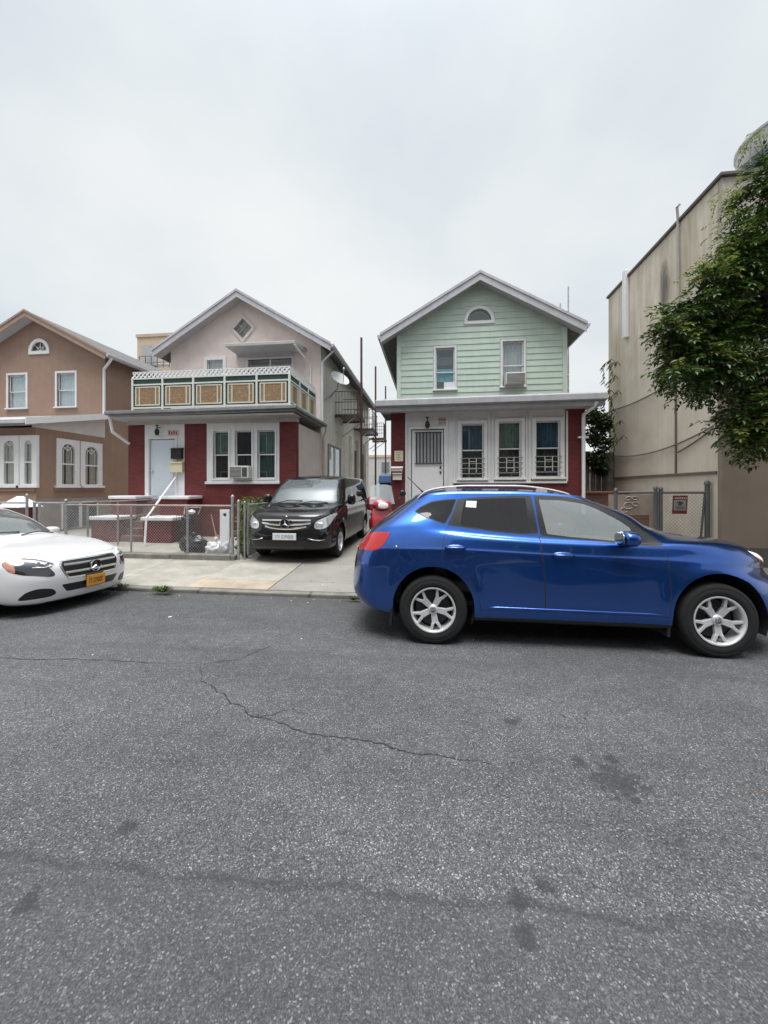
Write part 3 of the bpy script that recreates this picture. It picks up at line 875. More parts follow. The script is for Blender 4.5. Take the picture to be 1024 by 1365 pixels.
# diamond window
mb = MB(FR); s = 1.42
mb.panel([(dc[0] + (p[0] - dc[0]) * s, dc[1] + (p[1] - dc[1]) * s) for p in dia], [dia], 0.05, -0.05)
dw = mb.build('diamond_window', mat('pinkish_trim', (0.62, 0.55, 0.53), 0.6), ph, bevel=0.008)
mb = MB(FR); mb.prism(dia, -0.06, -0.055); mb.build('pane', PANE, dw)
mb = MB(FR)
h_ = dr / 2
for a, b in (((-h_, h_), (h_, -h_)), ((-h_, -h_), (h_, h_))):
    mb.bar((dc[0] + a[0], -0.04, dc[1] + a[1]), (dc[0] + b[0], -0.04, dc[1] + b[1]), 0.03, 0.03)
mb.build('muntin', mat('muntin_grey', (0.4, 0.4, 0.42), 0.6), dw)
# balcony doors
mb = MB(FR)
xa, xb, za, zb_ = door2
mb.box(xa - 0.08, xa, -0.1, 0.03, za, zb_ + 0.08); mb.box(xb, xb + 0.08, -0.1, 0.03, za, zb_ + 0.08); mb.box(xa, xb, -0.1, 0.03, zb_, zb_ + 0.08)
mb.box((xa + xb) / 2 - 0.03, (xa + xb) / 2 + 0.03, -0.09, -0.03, za, zb_)
bd = mb.build('balcony_door', WHITE, ph, bevel=0.006)
mb = MB(FR); mb.box(xa, xb, -0.08, -0.075, za, zb_); mb.build('pane', PANE, bd)
mb = MB(FR); mb.box(xa - 0.45, xb + 0.03, 0.002, 0.03, zb_ + 0.09, zb_ + 0.42); mb.build('lintel_panel', mat('white_grey_panel', (0.58, 0.56, 0.56), 0.6, streak=0.2), ph)
# flat metal awning
mb = MB(); a0, a1 = atY(300, 459, 12.7)[0], atY(393, 459, 12.7)[0]; zf = atY(345, 458.5, 12.7)[1]
v = [(a0, 12.7, zf - 0.04), (a1, 12.7, zf - 0.04), (a1 + 0.1, YM - 0.001, zf - 0.28 + 0.3), (a0 - 0.1, YM - 0.001, zf - 0.28 + 0.3),
     (a0, 12.7, zf + 0.07), (a1, 12.7, zf + 0.07), (a1 + 0.1, YM - 0.001, zf + 0.16), (a0 - 0.1, YM - 0.001, zf + 0.16)]
mb.hexa(v); aw = mb.build('awning', mat('grey_awning', (0.44, 0.43, 0.43), 0.5, var=0.1, streak=0.2), ph, bevel=0.01)
mb = MB(); mb.tube([(a1 - 0.02, 12.72, zf - 0.05), (a1 + 0.02, 13.0, zf - 0.15), (a1 + 0.25, YM - 0.06, zf - 0.5), (a1 + 0.28, YM - 0.06, 4.4)], 0.035, 8)
mb.build('awning_drain', WHITE, aw, smooth=True)

# brick porch
PX0, PX1 = -9.62, -4.05
PF = front(YP)
door = rectY(199, 585, 234, 668, YP); door = (door[0], door[1], 1.20, door[3])
wins = [rectY(284.5, 575.5, 305, 638, YP), rectY(313.5, 575, 336, 638, YP), rectY(343.5, 573.5, 367, 637.5, YP)]
wz0 = min(q[2] for q in wins); wz1 = max(q[3] for q in wins)
wins = [(q[0], q[1], wz0, wz1) for q in wins]
fx0, fx1 = atY(193, 600, YP)[0], atY(246, 600, YP)[0]
zt = 3.62
big = (wins[0][0] - 0.22, wins[2][1] + 0.13, wz0 - 0.12, zt - 0.0)
mb = MB(PF)
mb.panel([(PX0, 0.05), (PX1, 0.05), (PX1, zt), (big[1], zt), (big[1], big[2]), (big[0], big[2]), (big[0], zt), (fx1, zt), (fx1, 1.2), (fx0, 1.2), (fx0, zt), (PX0, zt)], [], 0.0, -0.22)
mb.build('brick_wall', BRICK_RED, ph)
mb = MB(PF)
mb.panel(rect(big[0] + .001, big[1] - .001, big[2] + .001, zt), [rect(*q) for q in wins], 0.0, -0.2)
mb.panel(rect(fx0 + .001, fx1 - .001, 1.201, zt), [rect(*door)], 0.0, -0.2)
mb.build('white_panelling', WHITE, ph)
mb = MB(); mb.box(PX0 + .002, PX1 - .002, YP + 0.5, YM - .003, 0.05, 3.6)
mb.box(PX0 + .002, PX0 + .2, YP + 0.22, YP + 0.5, 0.05, 3.6); mb.box(PX1 - .2, PX1 - .002, YP + 0.22, YP + 0.5, 0.05, 3.6)
mb.build('porch_side_wall', PINK_STUCCO, ph)
for q, (cu, lo, mt) in zip(wins, ((CURTAIN_GREEN, DARK, 0.5), (DARK, DARK, 0.50), (mat('jade_curtain', (0.13, 0.22, 0.19), 0.7, var=0.2), mat('jade_dark', (0.04, 0.075, 0.065), 0.7), 0.5))):
    window(ph, PF, *q, cw=0.05, curtain=cu, lower=lo, meet=mt, sill=False, proud=0.03)
mb = MB(PF); mb.box(big[0] - 0.03, big[1] + 0.03, 0.001, 0.07, big[2] - 0.05, big[2] + 0.03); mb.build('window_ledge', WHITE, ph, bevel=0.01)
qa = wins[1]
ac_unit('window air conditioner in the middle ground floor window of the pink house', (qa[0] + qa[1]) / 2 - 0.02, YP + 0.02, qa[2] + 0.0, 0.62, 0.38)
mb = MB(PF)
mb.box(door[0] + .015, door[1] - .015, -0.1, -0.05, 1.205, door[3] - .015)
d_ = mb.build('door', DOORW, ph, bevel=0.006)
mb = MB(PF); mb.box(door[0] + 0.1, door[1] - 0.1, -0.049, -0.04, 1.35, door[3] - 0.12); mb.build('door_panel', mat('pale_blue_door', (0.60, 0.66, 0.73), 0.35, var=0.03), d_, bevel=0.01)
mb = MB(PF); mb.blob((door[0] + 0.09, -0.01, 2.15), (0.03, 0.04, 0.03)); mb.build('handle', CHROME, d_, smooth=True)
mb = MB(PF)
for (p, q, r_, s) in ((door[0] - 0.07, door[0], 1.203, door[3] + 0.07), (door[1], door[1] + 0.07, 1.203, door[3] + 0.07), (door[0], door[1], door[3], door[3] + 0.07)):
    mb.box(p, q, -0.1, 0.03, r_, s)
mb.build('door_frame', WHITE, ph, bevel=0.006)
lamp(ph, PF, atY(214, 577, YP)[0], 3.56)
a0, a1, z0, z1 = rectY(224, 573, 239, 581, YP)
mb = MB(PF); mb.box(a0, a1, 0.001, 0.012, z0, z1); nb = mb.build('number_plate', mat('plate_pale2', (0.6, 0.5, 0.48), 0.5), ph)
mb = MB(PF)
for k in range(4): mb.box(a0 + 0.03 + 0.08 * k, a0 + 0.08 + 0.08 * k, 0.013, 0.016, z0 + 0.04, z1 - 0.03 - 0.02 * (k % 2))
mb.build('lettering', REDNUM, nb)
mailbox('black mailbox at the right edge of the pink house doorway', 231, 598, 245, 612, BLACKPL, 0.13, Y=YP)
mailbox('cream two slot mailbox under the black one beside the pink house door', 229.5, 616, 246, 630, CREAMP, 0.12, Y=YP)

# porch roof = balcony floor
ROOFGREY = mat('balcony_deck_edge', (0.33, 0.33, 0.34), 0.7, var=0.15, streak=0.3)
mb = MB(); rx0, rx1 = -9.86, -3.92
mb.hexa([(rx0, 10.68, 3.80), (rx1, 10.68, 3.84), (rx1, YM - .004, 3.84), (rx0, YM - .004, 3.80), (rx0, 10.68, 3.97), (rx1, 10.68, 4.01), (rx1, YM - .004, 4.05), (rx0, YM - .004, 4.03)])
pr = mb.build('porch_roof', ROOFGREY, ph, bevel=0.01)
mb = MB()
mb.hexa([(rx0 - .06, 10.58, 3.86), (rx1 + .08, 10.58, 3.90), (rx1 + .08, 10.679, 3.88), (rx0 - .06, 10.679, 3.84), (rx0 - .06, 10.60, 3.95), (rx1 + .08, 10.60, 3.99), (rx1 + .08, 10.679, 4.02), (rx0 - .06, 10.679, 3.98)])
mb.hexa([(rx1 + .001, 10.69, 3.86), (rx1 + .1, 10.69, 3.90), (rx1 + .1, YM + 0.2, 3.90), (rx1 + .001, YM + 0.2, 3.86), (rx1 + .001, 10.69, 3.99), (rx1 + .08, 10.69, 3.99), (rx1 + .08, YM + 0.2, 3.99), (rx1 + .001, YM + 0.2, 3.99)])
mb.build('gutter', mat('dark_grey_gutter', (0.13, 0.135, 0.14), 0.5, var=0.2), pr, bevel=0.008)
mb = MB(); mb.box(rx0 + .04, rx1 - .04, 10.70, YP + .1, 3.74, 3.797); mb.build('soffit', SOFFIT, pr)
mb = MB(PF); mb.box(PX0 - .02, PX1 + .02, -0.2, 0.04, zt + .001, 3.738); mb.build('frieze', mat('frieze_paint', (0.50, 0.47, 0.45), 0.7), ph)
mb = MB(); mb.tube([(rx1 + .05, YM + .16, 3.86), (rx1 + .05, YM + .16, 3.72), (HX1 + .06, YM + .16, 3.5), (HX1 + .06, YM + .16, 0.2)], 0.04, 8); mb.build('downspout', mat('pink_spout', (0.55, 0.42, 0.40), 0.5), ph, smooth=True)
mb = MB(); mb.tube([(R__[0] + .06, 13.6, 6.62), (HX1 + .08, 13.62, 6.2), (HX1 + .08, 13.62, 4.06)], 0.04, 8); mb.build('downspout', WHITE, ph, smooth=True)
# white spout at the left end of the porch eave
mb = MB(); mb.tube([(rx0 + .02, 10.72, 3.82), (rx0 + .06, 10.78, 3.35), (rx0 + .3, YP - 0.02, 3.02)], 0.045, 8); mb.build('downspout', WHITE, ph, smooth=True)

# balcony railing
GREENB = mat('dark_green_board', (0.018, 0.05, 0.04), 0.5, var=0.2)
YELW = mat('cream_yellow_rail', (0.60, 0.57, 0.47), 0.5, var=0.06)
RAILW = mat('white_rail', (0.66, 0.68, 0.64), 0.5, var=0.08)
m, nt, P = new_mat('tan_floral_panel'); n = N(nt)
v_ = n.n('ShaderNodeTexVoronoi', Vector=n.pos(), Scale=17.0)
cc = n.ramp(v_.outputs['Distance'], [(0.1, (0.34, 0.12, 0.06)), (0.35, (0.32, 0.18, 0.09)), (0.6, (0.20, 0.15, 0.08)), (0.8, (0.45, 0.27, 0.16))])
n.link(n.mix(0.35, cc, n.ramp(n.noise(n.pos(), 14, 4), [(0.35, (0.12, 0.1, 0.05)), (0.65, (0.36, 0.25, 0.16))])), P.inputs['Base Color']); P.inputs['Roughness'].default_value = 0.7
FLORAL = m
BZ = 4.06; BT = 4.98
br = bpy.data.objects.new('balcony_railing', None); COL.objects.link(br); br.parent = ph
YB = 10.85
bx0, bx1 = atY(177, 520, YB)[0], atY(386, 520, YB)[0]
by1 = 13.4
def rail_run(xf, length, nb, skip_last=False):
    w_ = length / nb
    for k in range(nb + 1):
        if k == nb and skip_last: continue
        mb = MB(xf); mb.box(k * w_ - 0.03, k * w_ + 0.03, -0.03, 0.03, BZ - 0.1, BT + 0.03); mb.build('post', RAILW, br, bevel=0.005)
    for z_ in (BZ + 0.02, BT - 0.19, BT):
        mb = MB(xf); mb.box(0.031, length - 0.031, -0.02, 0.02, z_ - 0.022, z_ + 0.022)
        mb.build('rail', RAILW, br)
    for k in range(nb):
        a0, a1 = k * w_ + 0.035, (k + 1) * w_ - 0.035
        mb = MB(xf); mb.box(a0, a1, -0.015, -0.005, BZ + 0.045, BT - 0.213, 0); mb.box(a0, a1, -0.015, -0.005, BT - 0.167, BT - 0.022, 0)
        za, zb_ = BZ + 0.085, BT - 0.245
        i0, i1 = a0 + 0.055, a1 - 0.055
        for (p, q, r_, s) in ((i0, i1, za, za + 0.04), (i0, i1, zb_ - 0.04, zb_), (i0, i0 + 0.04, za + 0.04, zb_ - 0.04), (i1 - 0.04, i1, za + 0.04, zb_ - 0.04)):
            mb.box(p, q, -0.004, 0.012, r_, s, 1)
        fx = 0.17 * (i1 - i0)
        mb.box(i0 + 0.041, i1 - 0.041, -0.004, 0.002, za + 0.041, zb_ - 0.041, 2)
        for c in (i0 + fx, i1 - fx): mb.box(c - 0.018, c + 0.018, 0.0025, 0.012, za + 0.041, zb_ - 0.041, 1)
        mb.build('panel', [GREENB, YELW, FLORAL], br)
    mb = MB(xf); h_ = 0.155; k = 0; a = 0.0
    st = h_ * 0.9
    nn2 = int(length / st); st = length / nn2
    for k in range(nn2):
        for (p, q) in (((k * st, BT + 0.03), ((k + 1) * st, BT + 0.03 + h_)), ((k * st, BT + 0.03 + h_), ((k + 1) * st, BT + 0.03))):
            off = 0.006 if q[1] > p[1] else -0.006
            mb.bar((p[0], off, p[1]), (q[0], off, q[1]), 0.011, 0.042)
    mb.box(0, length, -0.012, 0.012, BT + 0.03 + h_, BT + 0.055 + h_)
    mb.build('lattice_strip', WHITE2, br)
rail_run(lambda a, b, c: (bx0 + a, YB - b, c), bx1 - bx0, 5)
# the right hand return runs back towards the house (first post is shared)
def rail_side():
    L = by1 - YB
    rail_run(lambda a, b, c: (bx1 + b, by1 - a, c), L, 3, True)
rail_side()

# side wall (facing the driveway)
SW = side(HX1, 1)
for (u0, v0, u1, v1, wide) in ((437.5, 597, 452.5, 641, True), (466, 601, 470, 641, False), (479, 606, 483.5, 641, False)):
    ya, _ = atX(u0, 620, HX1); yb, _ = atX(u1, 620, HX1)
    zt_ = atX((u0 + u1) / 2, v0, HX1)[1]; zb_ = 1.75
    mb = MB(SW)
    mb.box(ya, yb, 0.001, 0.012, zb_, zt_, 1)
    fr = 0.07
    mb.box(ya - fr, ya, 0.001, 0.05, zb_ - fr, zt_ + fr, 0); mb.box(yb, yb + fr, 0.001, 0.05, zb_ - fr, zt_ + fr, 0)
    mb.box(ya, yb, 0.001, 0.05, zt_, zt_ + fr, 0); mb.box(ya, yb, 0.001, 0.05, zb_ - fr, zb_, 0)
    if wide: mb.box((ya + yb) / 2 - 0.09, (ya + yb) / 2 + 0.09, 0.013, 0.05, zb_, zt_, 2)
    w_ = mb.build('window', [mat('side_trim', (0.2, 0.2, 0.2), 0.6), DARK, WHITE], ph)
    mb = MB(SW); mb.box(ya, yb, 0.02, 0.024, zb_, zt_); mb.build('pane', PANE, w_)
# vertical pilasters / tall dark shutters further back
for k, y_ in enumerate((18.6, 20.4, 22.6)):
    mb = MB(SW); mb.box(y_, y_ + 0.5, 0.001, 0.16, 0.2, 4.2); mb.build('pilaster', GREY_STUCCO, ph, bevel=0.01)
for y_ in (19.6, 21.7):
    mb = MB(SW); mb.box(y_, y_ + 0.75, 0.001, 0.03, 1.2, 3.6); mb.build('side_door', mat('brown_door', (0.10, 0.045, 0.035), 0.6), ph, bevel=0.006)
# chimney
mb = MB(); mb.lathe([(0.42, 6.6), (0.42, 7.9), (0.52, 7.95), (0.52, 8.1), (0.3, 8.1), (0.3, 7.9), (0, 7.9)], (-4.7, 23.4, 0), 'z', 20); mb.build('chimney', GREY_STUCCO, ph, smooth=True)
# fire escapes on the driveway side
def fire_escape(y0, y1, zp, zpole, label, par=None):
    fe = thing('fire_escape', label, 'fire escape', (HX1, y0, zp), 'iron fire escapes along the driveway wall')
    xo = HX1 + 0.95
    mb = MB(); 
    for k in range(9):
        x_ = HX1 + 0.03 + 0.88 * k / 8; mb.box(x_, x_ + 0.06, y0, y1, zp - 0.04, zp)
    mb.box(HX1 + 0.002, xo, y0, y0 + 0.05, zp - 0.14, zp - 0.041); mb.box(HX1 + 0.002, xo, y1 - 0.05, y1, zp - 0.14, zp - 0.041); mb.box(xo, xo + 0.05, y0, y1, zp - 0.14, zp + 0.01)
    mb.build('platform', IRON, fe)
    mb = MB()
    for z_ in (zp + 0.5, zp + 0.95):
        mb.tube([(HX1 + 0.01, y0 + 0.03, z_), (xo, y0 + 0.03, z_), (xo, y1 - 0.03, z_), (HX1 + 0.01, y1 - 0.03, z_)], 0.016, 5)
    for k in range(8): 
        x_ = HX1 + 0.05 + (xo - HX1 - 0.05) * k / 7; mb.tube([(x_, y0 + 0.03, zp), (x_, y0 + 0.03, zp + 0.95)], 0.01, 4)
    for k in range(1, 10):
        y_ = y0 + (y1 - y0) * k / 10; mb.tube([(xo, y_, zp), (xo, y_, zp + 0.95)], 0.01, 4)
    mb.build('railing', IRON, fe)
    mb = MB(); ym = y0 + 0.45 * (y1 - y0)
    mb.tube([(xo + 0.06, ym, 0.1), (xo + 0.06, ym, zpole)], 0.05, 8)
    mb.build('pole', IRON, fe, smooth=True)
    for y_ in (y0 + 0.1, y1 - 0.1):
        mb = MB(); mb.tube([(xo - 0.1, y_, zp - 0.14), (HX1 + 0.005, y_, zp - 0.75)], 0.025, 6); mb.build('bracket', mat('pale_bracket', (0.5, 0.48, 0.46), 0.5), fe)
    return fe
fire_escape(15.75, 17.3, 4.72, 8.15, 'nearest brown iron fire escape on the pink house, beside the satellite dish')
fire_escape(19.8, 21.9, 4.76, 8.25, 'middle one of the brown fire escapes along the driveway wall')
fire_escape(24.7, 26.2, 4.9, 8.4, 'farthest brown fire escape at the back end of the driveway wall')
# satellite dish
sdl = thing('satellite_dish', 'pale round satellite dish on a bracket high on the pink side wall', 'satellite dish', (HX1, 14.5, 5.3))
c = Vector((HX1 + 0.55, 14.35, 5.78))
mb = MB(); rot = Vector((0.55, -0.55, 0.62)).to_track_quat('Z', 'Y').to_matrix()
prof = [(r_, 0.35 * r_ * r_) for r_ in [0.0, 0.08, 0.16, 0.24, 0.32, 0.38]] + [(r_, 0.35 * r_ * r_ - 0.02) for r_ in [0.38, 0.3, 0.15, 0.0]]
mb.lathe(prof, (0, 0, 0), 'z', 28)
mb.v = [tuple(rot @ Vector(p) + c) for p in mb.v]
mb.build('dish', mat('dish_grey', (0.55, 0.56, 0.55), 0.45), sdl, smooth=True)
mb = MB(); tip = rot @ Vector((0, 0.05, 0.42)) + c
mb.tube([rot @ Vector((0.0, -0.36, 0.02)) + c, tip], 0.014, 6); mb.blob(tip, (0.05, 0.05, 0.07)); mb.build('receiver_arm', STEEL, sdl)
mb = MB(); mb.tube([rot @ Vector((0, 0, -0.02)) + c, c + Vector((-0.12, 0.1, -0.35)), (HX1 + 0.02, 14.2, 4.95)], 0.025, 7); mb.tube([c + Vector((-0.12, 0.1, -0.35)), (HX1 + 0.02, 14.9, 5.2)], 0.02, 6); mb.build('bracket', STEEL, sdl)

# stoop with capped brick cheek walls
mb = MB(); sx0, sx1 = -8.80, -8.02
nst = 6
for k in range(nst): mb.box(sx0, sx1, 9.95 + 0.208 * k, YP - .003, 0.06, 0.06 + 0.19 * (k + 1))
st_ = mb.build('stoop', mat('red_brown_steps', (0.16, 0.085, 0.07), 0.8, var=0.3, vs=4), ph, bevel=0.012)
for x0, x1 in ((-9.62, sx0 - .002), (sx1 + .002, -7.15)):
    mb = MB(side(0, 1)); mb.xf = lambda a, b, c, x0=x0: (x0 + b, a, c)
    mb.prism([(9.85, .05), (YP - .003, .05), (YP - .003, 1.28), (10.55, 1.28), (10.55, .70), (9.85, .70)], 0, x1 - x0)
    mb.build('cheek_wall', BRICK_RED, st_)
for x0, x1 in ((-9.70, sx0 + .02), (sx1 - .02, -7.07)):
    mb = MB(); mb.box(x0, x1, 9.78, 10.549, 0.702, 0.80); mb.build('wall_cap', WHITE, st_, bevel=0.015)
    mb = MB(); mb.box(x0, x1, 10.50, YP - .003, 1.282, 1.375); mb.build('wall_cap', WHITE, st_, bevel=0.015)
mb = MB(); hx = sx1 - 0.1
mb.tube([atZ(193, 727, 0.1) + (0.1,), tuple(atY(195, 691, 9.3)[:1]) + (9.3, atY(195, 691, 9.3)[1]), (atY(233, 636, YP - 0.1)[0], YP - 0.05, atY(233, 636, YP - 0.1)[1])], 0.028, 8)
mb.build('handrail', WHITE2, st_, smooth=True)
# ================================================================== brown stucco house at the left edge
YM, YP = 13.9, 11.2
bh = thing('house', 'brown stucco two storey house with white arched porch windows', 'house', (-15.5, YP, 0.1), 'gabled houses along the street')
HX0, HX1 = -19.2, -12.97
L_, R__, P_ = (-19.65, 6.86), (-12.55, 6.86), (-16.1, 8.72)
ra = lambda a: roof_at(L_, R__, P_, a) - 0.17
FR = front(YM)
w1 = rectY(11.5, 500, 35, 544, YM); w2 = rectY(76.5, 496.5, 100.5, 542, YM)
w2 = (w2[0], w2[1], w1[2], w1[3])
lu = rectY(43, 456, 63, 468, YM)
w0 = (-18.9, -18.1, w1[2], w1[3])
outl = [(HX0, 0.05), (HX1, 0.05), (HX1, ra(HX1)), (P_[0], P_[1] - 0.17), (HX0, ra(HX0))]
body(bh, outl, YM, 25, BROWN_STUCCO, openings=[rect(*w1), rect(*w2), half_loop(*lu)])
BROWNTRIM = mat('brown_trim', (0.33, 0.23, 0.18), 0.6, var=0.1)
rf = gable_roof(bh, L_, R__, P_, 13.45, 25.3, YM, fascia=BROWNTRIM, fh=0.25, gutter=False)
for s, x_, z_ in ((1, R__[0], R__[1]), (-1, L_[0], L_[1])):
    mb = MB(); prof = [(x_ + s * .003, z_ - .02), (x_ + s * .12, z_), (x_ + s * .13, z_ - .06), (x_ + s * .085, z_ - .13), (x_ + s * .003, z_ - .15)]
    mb.prism(prof, 13.48, 25.3); mb.build('gutter', FASCIA, rf)
for q in (w1, w2): window(bh, FR, *q, cw=0.085, curtain=BLIND, meet=0.5)
lunette(bh, FR, *lu, cw=0.13)
# downspout on the corner
mb = MB(); xd = HX1 + 0.03
mb.tube([(R__[0] + .06, 13.7, 6.73), (R__[0] + .02, 13.68, 6.62), (xd, YM - .07, 6.35), (xd, YM - .07, 6.15), (xd, YM - .07, 4.35)], 0.05, 8); mb.build('downspout', WHITE2, bh, smooth=True)
# porch block with windows in its front and right side
zt = 3.62
fw = [(-15.0, -14.62, 1.72, 3.3), (-14.43, -14.05, 1.72, 3.3), (-13.80, -13.42, 1.72, 3.3), (-13.38, -13.0, 1.72, 3.3)]
fa = [(-14.62, -14.22), (-14.10, -13.70), (-13.42, -13.02)]
fwin = []
for (u0, u1) in ((5.5, 21), (33, 44.5)):
    a0, a1 = atY(u0, 615, YP)[0], atY(u1, 615, YP)[0]
    fwin.append((a0, a1, 1.72, 3.22))
mb = MB(front(YP))
mb.panel(rect(HX0, HX1 - .0, 0.05, zt), [arch_poly(*q) for q in fwin], 0.0, -0.2)
sl_ = []
for (u0, u1) in ((80.5, 100), (112, 131)):
    y0, _ = atX(u0, 615, HX1); y1, _ = atX(u1, 615, HX1)
    sl_.append((y0, y1, 1.72, 3.22))
mb2 = MB(side(HX1, 1))
mb2.panel(rect(YP + .201, YM - .003, 0.05, zt), [arch_poly(*q) for q in sl_], 0.0, -0.2)
pv = mb.build('porch_wall', BROWN_STUCCO, bh)
mb2.build('porch_wall', BROWN_STUCCO, bh)
mb = MB(); mb.box(HX0, HX1 - 0.6, YP + 0.6, YM - .003, 0.05, 3.55); mb.build('porch_core', DARK, bh)
def arch_window(xf, q):
    a0, a1, z0, z1 = q
    c_, r_ = (a0 + a1) / 2, (a1 - a0) / 2
    mb = MB(xf)
    mb.panel(rect(a0 - .16, a1 + .16, z0 - .02, z1 + .14), [arch_poly(a0 + .03, a1 - .03, z0 + .03, z1 - .03)], 0.04, -0.06)
    mb.box(a0 - .22, a1 + .22, -0.01, 0.1, z0 - .1, z0 - .021)
    w_ = mb.build('arched_window', WHITE2, bh, bevel=0.006)
    mb = MB(xf); mb.prism(arch_poly(a0 + .03, a1 - .03, z0 + .03, z1 - .03), -0.03, -0.026); mb.build('pane', PANE, w_)
    mb = MB(xf); zm = z0 + (z1 - z0) * 0.5
    mb.box(a0 + .03, a1 - .03, -0.02, 0.015, zm - .025, zm + .025)
    for t in (45, 90, 135):
        mb.bar((c_, -0.01, z1 - r_), (c_ + r_ * math.cos(R(t)) * .97, -0.01, z1 - r_ + r_ * math.sin(R(t)) * .93), .02, .02)
    pts = [(c_ + .55 * r_ * math.cos(math.pi * i / 10), -0.01, z1 - r_ + .55 * r_ * math.sin(math.pi * i / 10)) for i in range(11)]
    mb.tube([(pts[0][0], -0.01, zm)] + pts + [(pts[-1][0], -0.01, zm)], 0.012, 5)
    mb.build('muntin', WHITE2, w_)
    mb = MB(xf); v = []
    for i in range(25):
        a = a0 + (a1 - a0) * i / 24; b = -0.12 + 0.02 * math.sin(i * 2.1)
        v += [(a, b, z0), (a, b, z1)]
    mb.add(v, [(2 * i, 2 * i + 2, 2 * i + 3, 2 * i + 1) for i in range(24) if not 10 < i < 13])
    mb.build('curtain', CURTAIN, w_, recalc=False)
for q in fwin: arch_window(front(YP), q)
for q in sl_: arch_window(side(HX1, 1), q)
mb = MB(side(HX1, 1)); mb.box(sl_[0][0] - .25, sl_[1][1] + .25, 0.002, 0.06, 1.50, 1.615); mb.build('window_sill', mat('brown_sill', (0.27, 0.17, 0.13), 0.8), bh, bevel=0.01)
mb = MB(front(YP)); mb.box(fwin[0][0] - .4, HX1 + .002, 0.002, 0.06, 1.50, 1.615); mb.build('window_sill', mat('brown_sill2', (0.27, 0.17, 0.13), 0.8), bh, bevel=0.01)
# lean-to porch roof: rises from its front gutter to the house wall
mb = MB()
xe = HX1 + 0.28; x0 = HX0 - .3
mb.hexa([(x0, 10.7, 3.66), (xe, 10.7, 3.66), (xe, YM - .003, 4.42), (x0, YM - .003, 4.42), (x0, 10.7, 3.80), (xe, 10.7, 3.80), (xe, YM - .003, 4.56), (x0, YM - .003, 4.56)])
lr = mb.build('porch_roof', SILVERROOF, bh)
mb = MB(); mb.hexa([(xe + .002, 10.62, 3.62), (xe + .035, 10.62, 3.62), (xe + .035, YM - .06, 4.36), (xe + .002, YM - .06, 4.36), (xe + .002, 10.62, 3.84), (xe + .035, 10.62, 3.84), (xe + .035, YM - .06, 4.58), (xe + .002, YM - .06, 4.58)])
mb.build('rake_board', WHITE2, lr)
mb = MB(); mb.box(x0, xe, 10.60, 10.698, 3.66, 3.79); mb.build('gutter', FASCIA, lr, bevel=.01)
mb = MB(side(HX1, 1)); mb.panel([(YP + .0, zt + .002), (YM - .004, zt + .002), (YM - .004, 4.39), (YP + .0, 3.79)], [], 0.012, -0.15); mb.build('side_pediment', mat('white_clapboard', (0.66, 0.63, 0.62), 0.55, var=.05), bh)
mb = MB(); mb.hexa([(x0, 10.71, 3.60), (xe - .01, 10.71, 3.60), (xe - .01, YP - .005, 3.72), (x0, YP - .005, 3.72), (x0, 10.71, 3.655), (xe - .01, 10.71, 3.655), (xe - .01, YP - .005, 3.79), (x0, YP - .005, 3.79)]); mb.build('soffit', SOFFIT, lr)
# basement openings low in the side wall
for (u0, u1) in ((83, 104), (108, 128)):
    y0, _ = atX(u0, 695, HX1); y1, _ = atX(u1, 695, HX1)
    mb = MB(side(HX1, 1)); mb.box(y0, y1, .002, .03, .2, 1.05, 0); mb.box(y0 - .06, y0, .002, .05, .15, 1.1, 1); mb.box(y1, y1 + .06, .002, .05, .15, 1.1, 1); mb.box(y0, y1, .002, .05, 1.05, 1.12, 1)
    mb.build('basement_window', [mat('dim_glass', (0.09, 0.10, 0.12), .2, var=.2), WHITE], bh)
mb = MB(side(HX1, 1)); mb.box(YP + .02, YM - .01, .0015, .02, .05, 1.25); mb.build('base_course', mat('grey_base', (0.30, 0.27, 0.26), .9, var=.15, bump=.5, bs=60), bh)
# brick gate pier with a white pyramid cap
def pier(label, x, y, w_, h_):
    t = thing('gate_pier', label, 'gate pier', (x, y, .05))
    mb = MB(); mb.box(x - w_ / 2, x + w_ / 2, y - w_ / 2, y + w_ / 2, .03, h_); mb.build('shaft', BRICK_RED, t)
    mb = MB(); e = w_ / 2 + .08
    mb.hexa([(x - e, y - e, h_ + .002), (x + e, y - e, h_ + .002), (x + e, y + e, h_ + .002), (x - e, y + e, h_ + .002), (x - .05, y - .05, h_ + .28), (x + .05, y - .05, h_ + .28), (x + .05, y + .05, h_ + .28), (x - .05, y + .05, h_ + .28)])
    mb.build('cap', WHITE2, t, bevel=.01)
px_, _ = atY(27, 690, 8.6)
pier('red brick gate pier with a white pyramid cap behind the white sedan', px_, 8.6, .5, 1.12)

# tan apartment block far behind
tb = thing('apartment_block', 'plain tan apartment block far behind, between the brown and pink roofs', 'building', (-24, 40, 0))
YT = 42.0
xa, xb = atY(183, 460, YT)[0], atY(262, 460, YT)[0]; zt_ = atY(205, 449, YT)[1]
TAN = mat('tan_wall', (0.50, 0.40, 0.31), .85, var=.08)
mb = MB(); mb.box(xa, xb, YT, YT + 12, 0, zt_); mb.build('wall', TAN, tb)
mb = MB(); mb.box(xa - .12, xb + .12, YT - .12, YT + 12.1, zt_ + .002, zt_ + .35); mb.build('parapet', mat('tan_coping', (0.45, 0.36, 0.29), .8), tb)
mb = MB(); zr = atY(205, 482, YT - 6)[1]; xa2, xb2 = atY(186, 480, YT - 6)[0], atY(250, 480, YT - 6)[0]
mb.box(xa2, xb2, YT - 6, YT - .01, 0, zr - .6); mb.build('lower_wing', TAN, tb)
mb = MB(); mb.tube([(xa2, YT - 6, zr - .1), (xb2, YT - 6, zr - .1)], .05, 5); mb.tube([(xa2, YT - 6, zr + .6), (xb2, YT - 6, zr + .6)], .05, 5)
